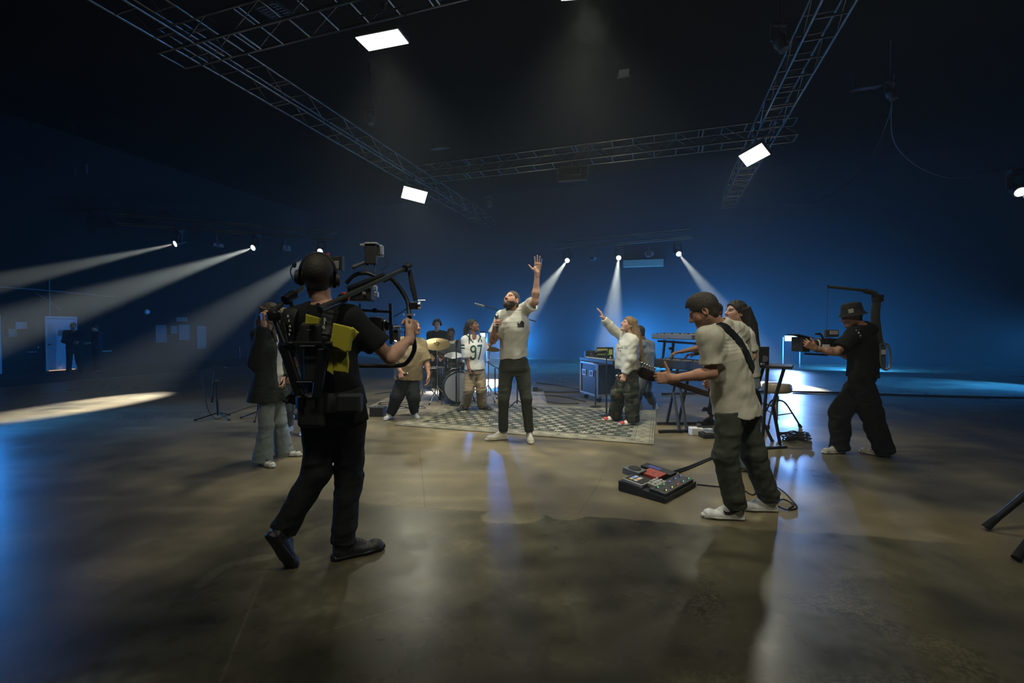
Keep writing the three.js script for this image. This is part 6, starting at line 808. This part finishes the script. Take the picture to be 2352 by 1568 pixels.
{ // arms, rods and gimbal in front of him
  const g = thing('gimbal_rig', 'gimbal camera rig with carbon rods carried in front of the near operator', 'camera rig', V(-0.9, 0.9, -3.1)), T = (pts, r) => tube(pts.map(([x, y, d]) => at(x, y, d)), r, 10, 40);
  part(g, 'carbon_rod', [cyl(at(733, 708, 2.5), at(931, 617, 3.12), 0.0145), cyl(at(735, 712, 2.5), at(786, 690, 2.68), 0.02)], mats.carbon); part(g, 'carbon_rod', [cyl(at(617, 722, 2.62), at(700, 657, 2.95), 0.0155)], mats.carbon);
  part(g, 'rod_clamp', cyl(at(784, 686, 2.66), at(796, 680, 2.7), 0.027), mats.blackMetal); part(g, 'rod_end', [ball(at(938, 612, 3.13), 0.026), cyl(at(930, 617, 3.1), at(942, 611, 3.15), 0.025)], mats.blackMetal); part(g, 'red_collar', cyl(at(789, 684, 2.67), at(793, 681, 2.69), 0.029), mats.red);
  part(g, 'joint', [boxPx(609, 712, 634, 737, 2.6, 0.07, 0.02), cyl(at(655, 690, 2.72), at(675, 676, 2.78), 0.03), cyl(at(664, 680, 2.74), at(672, 715, 2.74), 0.012), boxPx(665, 700, 677, 722, 2.74, 0.03, 0.008)], mats.blackMetal); part(g, 'spring_arm', bar(at(632, 735, 2.64), at(655, 795, 2.6), 0.03, 0.03, V(0, 0, 1), 0.01), mats.blackMetal);
  part(g, 'hanging_grip', [cyl(at(940, 618, 3.14), at(948, 660, 3.14), 0.014, 0.02), cyl(at(948, 660, 3.14), at(955, 690, 3.14), 0.02, 0.016)], mats.rubber);
  part(g, 'ring_frame', [T([[880, 645, 3.06], [896, 639, 3.08], [910, 651, 3.09], [925, 672, 3.1], [935, 691, 3.1], [939, 715, 3.08], [943, 742, 3.04], [948, 768, 3.0], [952, 800, 3.0], [944, 820, 3.02], [930, 836, 3.04], [905, 840, 3.06], [860, 840, 3.08], [826, 840, 3.08]], 0.0155)], mats.blackMetal);
  part(g, 'handle_clamp', [boxPx(940, 693, 961, 710, 3.07, 0.06, 0.008)], mats.blackMetal); part(g, 'clamp_screw', [cyl(at(961, 701, 3.06), at(966, 701, 3.06), 0.022), cyl(at(960, 690, 3.05), at(977, 690, 3.05), 0.005)], mats.chrome);
  part(g, 'grip_collar', cyl(at(940, 725, 3.06), at(940, 720, 3.06), 0.038, 0.038, 20), mats.silver);
  part(g, 'top_tube', [cyl(at(800, 664, 3.1), at(885, 632, 3.1), 0.022), T([[795, 650, 3.1], [815, 632, 3.1], [840, 627, 3.1], [868, 636, 3.1]], 0.014)], mats.blackMetal);
  part(g, 'battery_plate', [boxPx(796, 660, 852, 690, 3.12, 0.12, 0.012)], mats.black); part(g, 'connector', [boxPx(855, 655, 864, 668, 3.1, 0.04, 0.006), boxPx(858, 669, 867, 682, 3.1, 0.04, 0.006), boxPx(832, 670, 840, 676, 3.1, 0.005, 0.002)], mats.silver);
  const tx = part(g, 'transmitter', boxPx(837, 558, 863, 606, 3.08, 0.05, 0.006), mats.black); for (const x of [843, 854]) part(tx, 'antenna', cyl(at(x, 560, 3.1), at(x - 0.5, 544, 3.1), 0.0075, 0.006, 8), mats.black); part(tx, 'top_plate', [boxPx(836, 556, 866, 560, 3.07, 0.07, 0.004), boxPx(826, 559, 838, 565, 3.1, 0.02, 0.004)], mats.silver);
  part(g, 'receiver', boxPx(862, 562, 878, 588, 3.13, 0.05, 0.006), mats.silver); part(g, 'top_handle', [cyl(at(812, 613, 3.05), at(839, 602, 3.1), 0.014, 0.012), ball(at(812, 613, 3.05), 0.015), cyl(at(843, 603, 3.1), at(843, 630, 3.1), 0.012), cyl(at(860, 604, 3.1), at(862, 628, 3.1), 0.008)], mats.darkGrey);
  part(g, 'looped_wire', T([[866, 582, 3.1], [880, 586, 3.1], [890, 597, 3.1], [889, 610, 3.1], [876, 620, 3.1]], 0.0035), mats.cable);
  part(g, 'tilted_monitor', [boxPx(757, 588, 787, 619, 3.2, 0.03, 0.006), boxPx(781, 586, 786, 622, 3.18, 0.05, 0.006)], mats.black); part(g, 'monitor_bracket', [boxPx(767, 599, 778, 617, 3.185, 0.01, 0.003)], mats.silver); part(g, 'record_button', boxPx(750, 580, 755, 586, 3.2, 0.02, 0.004), mats.red);
}
{ // cinema camera hung in the gimbal
  const D = 3.3, g = thing('cinema_camera', 'cinema camera with lens and rails hanging in the gimbal ring', 'camera', at(872, 780, D));
  part(g, 'body', [boxPx(845, 728, 876, 772, D, 0.14, 0.012), boxPx(838, 745, 850, 790, D, 0.1, 0.01)], mats.black); part(g, 'lens', [cyl(at(874, 747, D + 0.05), at(896, 748, D + 0.05), 0.036, 0.033, 20), cyl(at(880, 747, D + 0.05), at(883, 747, D + 0.05), 0.041, 0.041, 20), cyl(at(888, 747, D + 0.05), at(891, 747, D + 0.05), 0.04, 0.04, 20)], mats.blackMetal);
  part(g, 'lens_ring', [cyl(at(884, 747, D + 0.05), at(886, 747, D + 0.05), 0.0405, 0.0405, 20), boxPx(848, 727, 866, 729, D - 0.01, 0.04, 0.002)], mats.silver); part(g, 'rail_post', [bar(at(897, 696, D), at(899, 790, D), 0.022, 0.03, V(0, 0, 1)), bar(at(827, 712, D), at(897, 716, D), 0.02, 0.02), boxPx(855, 707, 865, 718, D - 0.02, 0.04, 0.006), bar(at(827, 697, D), at(827, 713, D), 0.012, 0.02, V(0, 0, 1))], mats.blackMetal);
  part(g, 'motor_box', [boxPx(898, 757, 914, 784, D, 0.08, 0.01), boxPx(903, 745, 912, 756, D, 0.04, 0.008)], mats.black); part(g, 'follow_motor', boxPx(902, 748, 919, 756, D - 0.02, 0.03, 0.006), mats.silver);
  for (const [x, y, c] of [[907, 782, [1, 0.8, 0.5]], [910, 783, [1, 1, 0.9]], [876, 768, [1, 0.3, 0.1]]]) part(g, 'indicator_led', ball(at(x, y, D - 0.01), 0.005), glow(C(...c), 1.5));
  part(g, 'wire', [tube([at(914, 752, D), at(926, 752, D), at(931, 758, D), at(928, 764, D), at(918, 760, D)], 0.003, 6, 30), tube([at(929, 760, D), at(930, 772, D), at(930, 784, D)], 0.004, 6, 12), tube([at(905, 727, D), at(925, 715, D), at(935, 707, D - 0.1)], 0.004, 6, 20)], mats.cable);
}
function headset(o, label, cupR, boom) {
  const { hc, hx, hy, hz } = o.frame, k = o.k ?? 1, P = (x, y, z) => hc.clone().addScaledVector(hx, x * k).addScaledVector(hy, y * k).addScaledVector(hz, z * k), g = thing('headset', label, 'headphones', P(0, -0.05, 0)), pts = []; for (let i = 0; i <= 12; i++) { const a = Math.PI * i / 12; pts.push(P(Math.cos(a) * 0.1, 0.0 + Math.sin(a) * 0.138, -0.01)); }
  part(g, 'headband', tube(pts, 0.009 * k, 8, 40), mats.black); for (const s of [-1, 1]) { part(g, 'ear_cup', [cyl(P(s * 0.078, -0.005, -0.008), P(s * 0.118, -0.005, -0.008), cupR * k, cupR * 0.8 * k, 20)], mats.black); part(g, 'ear_cushion', new THREE.TorusGeometry(cupR * 0.75 * k, 0.014 * k, 8, 24).applyMatrix4(turn(hz, hy, hx)).translate(...P(s * 0.088, -0.005, -0.008).toArray()), mats.rubber); }
  if (boom) { part(g, 'mic_boom', tube(boom.map((q) => o.pt(q)), 0.004, 6, 30), mats.black); part(g, 'mic_foam', ball(o.pt(boom[boom.length - 1]), 0.014, 0.9, 1.5, 0.9), mats.rubber); }
  return g;
}
headset(cameraman, 'black intercom headset with boom microphone on the near operator', 0.048, [[692, 655, -0.02], [680, 648, -0.02], [669, 632, -0.02], [668, 618, -0.02], [676, 607, -0.02]]);
headset(drumTech, 'headphones on the man standing behind the drums', 0.038);
{ // bucket hat and body rig of the far operator
  const o = operator, { hc, hx, hy, hz } = o.frame, P = (x, y, z) => hc.clone().addScaledVector(hx, x).addScaledVector(hy, y).addScaledVector(hz, z);
  const lathe = (pts, mat, n, p, tiltZ) => { const y = hy.clone().addScaledVector(hz, tiltZ).normalize(), x = hx.clone(), z = x.clone().cross(y); return part(o.g, n, new THREE.LatheGeometry(pts.map(([a, b]) => new THREE.Vector2(a, b)), 32).applyMatrix4(turn(x, y, z)).translate(p.x, p.y, p.z), mat); };
  const hat = lathe([[0.138, -0.028], [0.134, -0.023], [0.105, 0.012], [0.1, 0.06], [0.094, 0.098], [0.07, 0.115], [0, 0.12]], M(C(0.014, 0.015, 0.014), 0.85), 'bucket_hat', P(0, 0.035, -0.01), -0.05); part(hat, 'hat_label', rbox(0.05, 0.045, 0.006, 0.003, turn(hz.clone().negate(), hy, hx), P(0.105, 0.065, 0.045)), M(C(0.5, 0.5, 0.42), 0.8));
  const g = thing('body_rig', 'overhead support arm and back frame worn by the far operator', 'camera rig', at(2012, 850, 5.1)); const camoRig = M(C(0.05, 0.05, 0.032), 0.8);
  part(g, 'mast', [tube([at(2020, 800, 5.16), at(2014, 760, 5.16), at(2010, 720, 5.16), at(2013, 695, 5.16), at(2012, 680, 5.14)], 0.045, 10, 30)], camoRig); part(g, 'overhead_arm', [tube([at(2016, 682, 5.14), at(2003, 672, 5.14), at(1985, 667, 5.14), at(1950, 663, 5.13), at(1902, 658, 5.12)], 0.016, 8, 40), tube([at(2018, 684, 5.14), at(2006, 673, 5.14), at(1988, 668, 5.14)], 0.03, 8, 20)], camoRig); part(g, 'pulley_wheel', [cyl(at(2023, 688, 5.12), at(2023, 688, 5.18), 0.03), cyl(at(2026, 680, 5.12), at(2026, 680, 5.17), 0.02)], mats.blackMetal);
  part(g, 'suspension_line', cyl(at(1902, 659, 5.12), at(1898, 770, 5.0), 0.0025), mats.cable); part(g, 'back_pad', boxPx(1988, 768, 2020, 852, 5.0, 0.2, 0.04), vestMat);
  const fr = [[2021, 790], [2036, 790], [2042, 800], [2044, 840], [2036, 849], [2027, 845], [2022, 830]].map(([x, y]) => at(x, y, 5.0)); part(g, 'metal_loop', tube([...fr, fr[0]], 0.011, 8, 80), mats.silver); part(g, 'side_plate', boxPx(2021, 793, 2035, 845, 5.01, 0.03, 0.008), M(C(0.2, 0.3, 0.42), 0.35, 0.6)); part(g, 'tape_label', boxPx(2023, 803, 2035, 814, 4.995, 0.01, 0.002), mats.white);
  const f = o.topField, marks = [[1966.5, 758.5, 0.010], [1972, 764, 0.017], [1976, 770, 0.015], [1975.5, 774, 0.006]]; for (const [x, y, s] of marks) { const q = surf(x, y, f, 4.6, 5.3, 0.002); part(o.g, 'shirt_print', rbox(s, s * 1.1, 0.003, 0.001, turn(...basisFor(q.n)), q.p), M(C(0.45, 0.42, 0.32), 0.8)); }
}
{ // camera of the far operator
  const D = 5.0, g = thing('shoulder_camera', 'cinema camera with matte box held by the far operator', 'camera', at(1895, 806, D)); part(g, 'body', [boxPx(1888, 777, 1925, 802, D, 0.12, 0.01)], mats.black); part(g, 'lens', [cyl(at(1864, 790, D + 0.06), at(1890, 789, D + 0.06), 0.045, 0.05, 20)], mats.black); part(g, 'white_ring', cyl(at(1875, 790, D + 0.06), at(1878, 790, D + 0.06), 0.052, 0.052, 20), mats.white); part(g, 'label_plate', boxPx(1890, 791, 1906, 799, D - 0.02, 0.01, 0.002), mats.white);
  part(g, 'matte_box', [boxPx(1843, 774, 1861, 808, D - 0.02, 0.2, 0.008)], mats.black); part(g, 'french_flag', bar(at(1819, 767, D + 0.06), at(1858, 776, D + 0.06), 0.2, 0.008), mats.black); part(g, 'base_rod', [cyl(at(1848, 812, D), at(1900, 815, D), 0.011), cyl(at(1848, 812, D + 0.1), at(1900, 815, D + 0.1), 0.011)], mats.blackMetal);
  part(g, 'monitor', boxPx(1897, 757, 1927, 774, D - 0.01, 0.03, 0.005), mats.darkGrey); part(g, 'monitor_hood', boxPx(1907, 759, 1925, 768, D - 0.02, 0.008, 0.002), M(C(0.45, 0.38, 0.38), 0.6)); part(g, 'handle', tube([at(1876, 766, D), at(1884, 767, D), at(1890, 776, D), at(1896, 786, D)], 0.011, 8, 20), mats.black); part(g, 'handle_grip', [boxPx(1875, 764, 1886, 769, D - 0.01, 0.03, 0.006), boxPx(1897, 776, 1912, 788, D - 0.02, 0.04, 0.006)], mats.black);
}
// ---------- things on the walls and under the roof ----------
const onLeft = (px, py, off = 0.02) => { const a = at(px, py, 1).sub(camera.position), u = RC * a.x + RS * a.z, k = (UL + off) / u; return camera.position.clone().addScaledVector(a, k); };
const onBack = (px, py, off = 0.05) => { const a = at(px, py, 1).sub(camera.position), v = RS * a.x - RC * a.z, k = (VB - off) / v; return camera.position.clone().addScaledVector(a, k); };
const onRoof = (px, py, off = 0.02) => { const a = at(px, py, 1).sub(camera.position); return camera.position.clone().addScaledVector(a, (HC - off - EYE) / a.y); };
const LM = turn(AV, UPV, AV.clone().cross(UPV)); // x along the left wall, z out of it
const LN = V(AV.clone().cross(UPV).x, 0, AV.clone().cross(UPV).z);
function plate(x0, y0, x1, y1, t, off = 0.0) { const a = onLeft(x0, y0, off), b = onLeft(x1, y1, off), c = a.clone().add(b).multiplyScalar(0.5), w = Math.abs(b.clone().sub(a).dot(AV)), h = Math.abs(b.y - a.y); return { g: rbox(w, h, t, 0.01, LM, c), c, w, h }; }
{
  const d = new THREE.Group(); d.name = 'door_1'; d.userData.kind = 'structure'; const base = onLeft(139, 851, 0.05); d.position.copy(base).setY(0); scene.add(d);
  const A = onLeft(106, 800, 0.05), B = onLeft(174, 800, 0.05), top = onLeft(139, 729, 0.05).y, w = B.clone().sub(A).dot(AV), c = A.clone().add(B).multiplyScalar(0.5), y0 = 0.035, pale = M(C(0.34, 0.38, 0.43), 0.6);
  part(d, 'door_leaf', rbox(w - 0.06, top - y0 - 0.05, 0.05, 0.006, LM, c.clone().setY((top - 0.05 + y0) / 2)), pale);
  for (const s of [-1, 1]) part(d, 'door_frame', rbox(0.07, top, 0.09, 0.006, LM, c.clone().addScaledVector(AV, s * (w / 2)).setY(top / 2)), pale); part(d, 'door_frame', rbox(w + 0.07, 0.07, 0.09, 0.006, LM, c.clone().setY(top)), pale);
  part(d, 'door_sign', rbox(0.16, 0.2, 0.012, 0.004, LM, onLeft(141, 764, 0.09)), mats.darkGrey); part(d, 'door_handle', rbox(0.05, 0.05, 0.06, 0.01, LM, onLeft(115, 791, 0.1)), mats.blackMetal);
  part(d, 'gap_light', rbox(w - 0.08, 0.03, 0.03, 0.004, LM, c.clone().setY(0.018)), glow(C(1, 0.62, 0.25), 0.9)); { const l = new THREE.PointLight(C(1, 0.62, 0.25), 0.012); l.name = 'gap_lamp'; l.position.copy(LN).multiplyScalar(0.12).setY(0.04); l.castShadow = true; d.add(l); }
}
{ const p = plate(-60, 722, 4, 858, 0.06, 0.03), d = new THREE.Mesh(p.g, M(C(0.3, 0.36, 0.42), 0.6)); d.name = 'door_2'; d.userData.kind = 'structure'; scene.add(d); }
const wallThing = (name, label, cat, rect, mat, t = 0.02, off = 0.01) => solo(name, plate(...rect, t, off + t / 2).g, mat, label, cat);
const paper = M(C(0.3, 0.31, 0.32), 0.8), paperDim = M(C(0.12, 0.125, 0.13), 0.85);
wallThing('wall_notice', 'pale rectangular notice high on the left wall left of the door', 'notice', [35, 739, 63, 755], paper);
wallThing('wall_monitor', 'small pale box with shelves on the left wall beside the notice', 'wall box', [17, 755, 37, 773], paper, 0.1);
wallThing('light_switch', 'small switch plate on the left wall just left of the door', 'switch', [86, 794, 90, 800], paper);
wallThing('wall_shelf', 'thin pale shelf edge low on the left wall', 'shelf', [60, 807, 82, 809], paper, 0.2);
wallThing('wall_shelf', 'thin shelf right of the navy figure', 'shelf', [231, 805, 254, 807], paper, 0.2);
wallThing('wall_poster', 'tall dim poster left of the others in the beam of light', 'poster', [357, 746, 383, 786], paperDim);
wallThing('wall_poster', 'narrow dim poster second from left on the left wall', 'poster', [392, 748, 407, 766], paperDim);
wallThing('wall_poster', 'largest dim poster on the left wall', 'poster', [410, 745, 436, 780], paperDim);
wallThing('wall_poster', 'rightmost dim poster on the left wall', 'poster', [452, 748, 474, 800], paperDim);
wallThing('wall_poster', 'small square dim poster above the largest poster', 'poster', [405, 728, 430, 738], paperDim);
wallThing('small_box', 'small white box at the foot of the left wall', 'box', [311, 853, 327, 859], paper, 0.15);
{ const p = onLeft(337, 716, 0.06), g = thing('wall_lamp', 'round pale wall lamp between the door and the posters', 'wall lamp', p); part(g, 'dome', new THREE.SphereGeometry(0.1, 16, 8, 0, 6.3, 0, 1.57).applyMatrix4(turn(AV, LN, AV.clone().cross(LN))).translate(p.x, p.y, p.z), mats.white); part(g, 'back_plate', cyl(p.clone().addScaledVector(LN, -0.05), p, 0.11, 0.11, 20), mats.darkGrey); }
{ const pipe = (pts, r, label) => solo('wall_conduit', tube(pts.map(([x, y]) => onLeft(x, y, 0.06)), r, 6, 40), M(C(0.12, 0.13, 0.14), 0.5, 0.5), label, 'conduit', 'pipes on the left wall');
  pipe([[-20, 657], [120, 668], [260, 682]], 0.025, 'long thin pipe running along the left wall above the door'); pipe([[113, 640], [114, 728]], 0.02, 'vertical pipe down to the pale door'); pipe([[80, 672], [110, 690], [140, 712]], 0.012, 'slanting wire above the pale door'); pipe([[550, 795], [551, 826]], 0.02, 'short vertical pipe near the wall corner'); }
// slatted vents
function vent(label, c, X, Y, w, h, n, mat, drop = HC) { const g = thing('air_vent', label, 'vent', c, 'slatted vents'), Z = X.clone().cross(Y).normalize(), m = turn(X, Y, Z); part(g, 'frame', [rbox(0.03, h, 0.06, 0.004, m, c.clone().addScaledVector(X, -w / 2)), rbox(0.03, h, 0.06, 0.004, m, c.clone().addScaledVector(X, w / 2))], mats.darkGrey); for (let i = 0; i < n; i++) part(g, 'slat', rbox(w, h / n * 0.45, 0.02, 0.003, m, c.clone().addScaledVector(Y, ((i + 0.5) / n - 0.5) * h)), mat); part(g, 'hanger', cyl(c.clone().addScaledVector(X, -w / 2), c.clone().addScaledVector(X, -w / 2).setY(drop), 0.012, 0.012, 6), mats.black); return g; }
const slat = M(C(0.2, 0.23, 0.27), 0.4, 0.7), hung = (px, py, D) => at(px, py, D);
vent('slatted vent at the top left between the two trusses', onRoof(636, 28, 0.35), AU, V(AV.x, 0.15, AV.z).normalize(), 0.5, 0.6, 7, slat);
vent('small slatted vent hanging high above the singer', onRoof(1433, 168, 0.5), AU, V(AV.x * 0.5, 0.8, AV.z * 0.5).normalize(), 0.28, 0.36, 7, slat);
vent('small slatted vent left above the cross truss', onRoof(1011, 341, 0.4), AU, V(AV.x, 0.3, AV.z).normalize(), 0.55, 0.6, 6, slat);
vent('dim slatted vent high on the right', onRoof(1990, 203, 0.4), AU, V(AV.x, 0.3, AV.z).normalize(), 0.5, 0.5, 6, slat);
vent('dim slatted vent high on the far left', at(185, 390, 15), AU, V(0, 1, 0), 0.6, 0.3, 5, slat);
vent('tall grid of pale slats on the wall behind the near operator head', onBack(672, 578, 0.6), AU, V(0, 1, 0), 0.95, 1.15, 8, M(C(0.32, 0.33, 0.34), 0.5));
solo('wall_beam', (() => { const a = onBack(1432, 606, 0.15), b = onBack(1524, 603, 0.15); return bar(a, b, 0.25, 0.3); })(), M(C(0.2, 0.13, 0.08), 0.8), 'brown box beam on the rear wall behind the centre beam lights', 'beam');
{ const sw = (pts, label) => solo('hanging_cable', tube(pts, 0.012, 6, 60), M(C(0.1, 0.1, 0.1), 0.6), label, 'cable', 'cables slung below the roof');
  sw([at(2046, 90, 10.4), at(2048, 220, 10.6), at(2052, 320, 11), at(2080, 360, 11), at(2130, 393, 11), at(2190, 408, 11), at(2260, 398, 11), at(2360, 380, 11)], 'sagging cable slung high on the right side'); sw([at(1800, 470, 13), at(1870, 467, 13), at(1935, 430, 13), at(1990, 380, 13), at(2030, 300, 13), at(2050, 230, 12.3), at(2052, 60, 12.3), at(2052, -30, 10.0)], 'faint cable curve between the steep truss and the right side'); }
{ // unlit fixtures on the trusses
  const dark = (label, px, py, D, w, h) => { const p = at(px, py, D), g = thing('strip_light', label, 'stage light', p, 'unlit fixtures'); part(g, 'housing', rbox(w, h, 0.2, 0.02, LM, p), mats.darkGrey); part(g, 'front_panel', rbox(w * 0.92, h * 0.7, 0.02, 0.005, null, p.clone().add(V(0, 0, 0.1))), M(C(0.25, 0.26, 0.28), 0.5)); part(g, 'hanger', cyl(p, p.clone().setY(4.9), 0.02), mats.darkGrey); };
  dark('unlit grey box light left of the second beam light', 498, 563, 16.9, 0.42, 0.13); dark('unlit grey box light between the second and third beam lights', 655, 570, 17.6, 0.4, 0.2); dark('unlit box light between the first and middle centre beams', 1360, 594, 20.0, 0.36, 0.14); dark('unlit box light between the middle and right centre beams', 1490, 583, 19.0, 0.4, 0.22);
  const q = (label, px, py, D) => { const p = at(px, py, D), g = thing('moving_head', label, 'stage light', p, 'unlit fixtures'); part(g, 'hanger', cyl(p, p.clone().setY(HC), 0.015, 0.015, 6), mats.black); part(g, 'head', [ball(p, 0.1, 0.9, 1.2, 0.9), cyl(p, p.clone().add(V(0.05, -0.16, 0.05)), 0.08, 0.075)], mats.darkGrey); part(g, 'yoke', [cyl(p.clone().add(V(-0.12, 0, 0)), p.clone().add(V(-0.12, 0.25, 0)), 0.02), cyl(p.clone().add(V(0.12, 0, 0)), p.clone().add(V(0.12, 0.25, 0)), 0.02), cyl(p.clone().add(V(-0.12, 0.25, 0)), p.clone().add(V(0.12, 0.25, 0)), 0.03)], mats.darkGrey); };
  q('unlit moving light standing on the long truss', 850, 272, 11.8); q('unlit moving light at the far end of the long truss', 1122, 466, 18.4); q('unlit moving light beside the steep right truss', 1790, 95, 7.0); q('unlit moving light high on the dark right side', 2045, 215, 10.5);
}
for (const o of scene.children) o.traverse((m) => { if (m.isMesh) m.castShadow = m.receiveShadow = true; });
renderer.render(scene, camera);
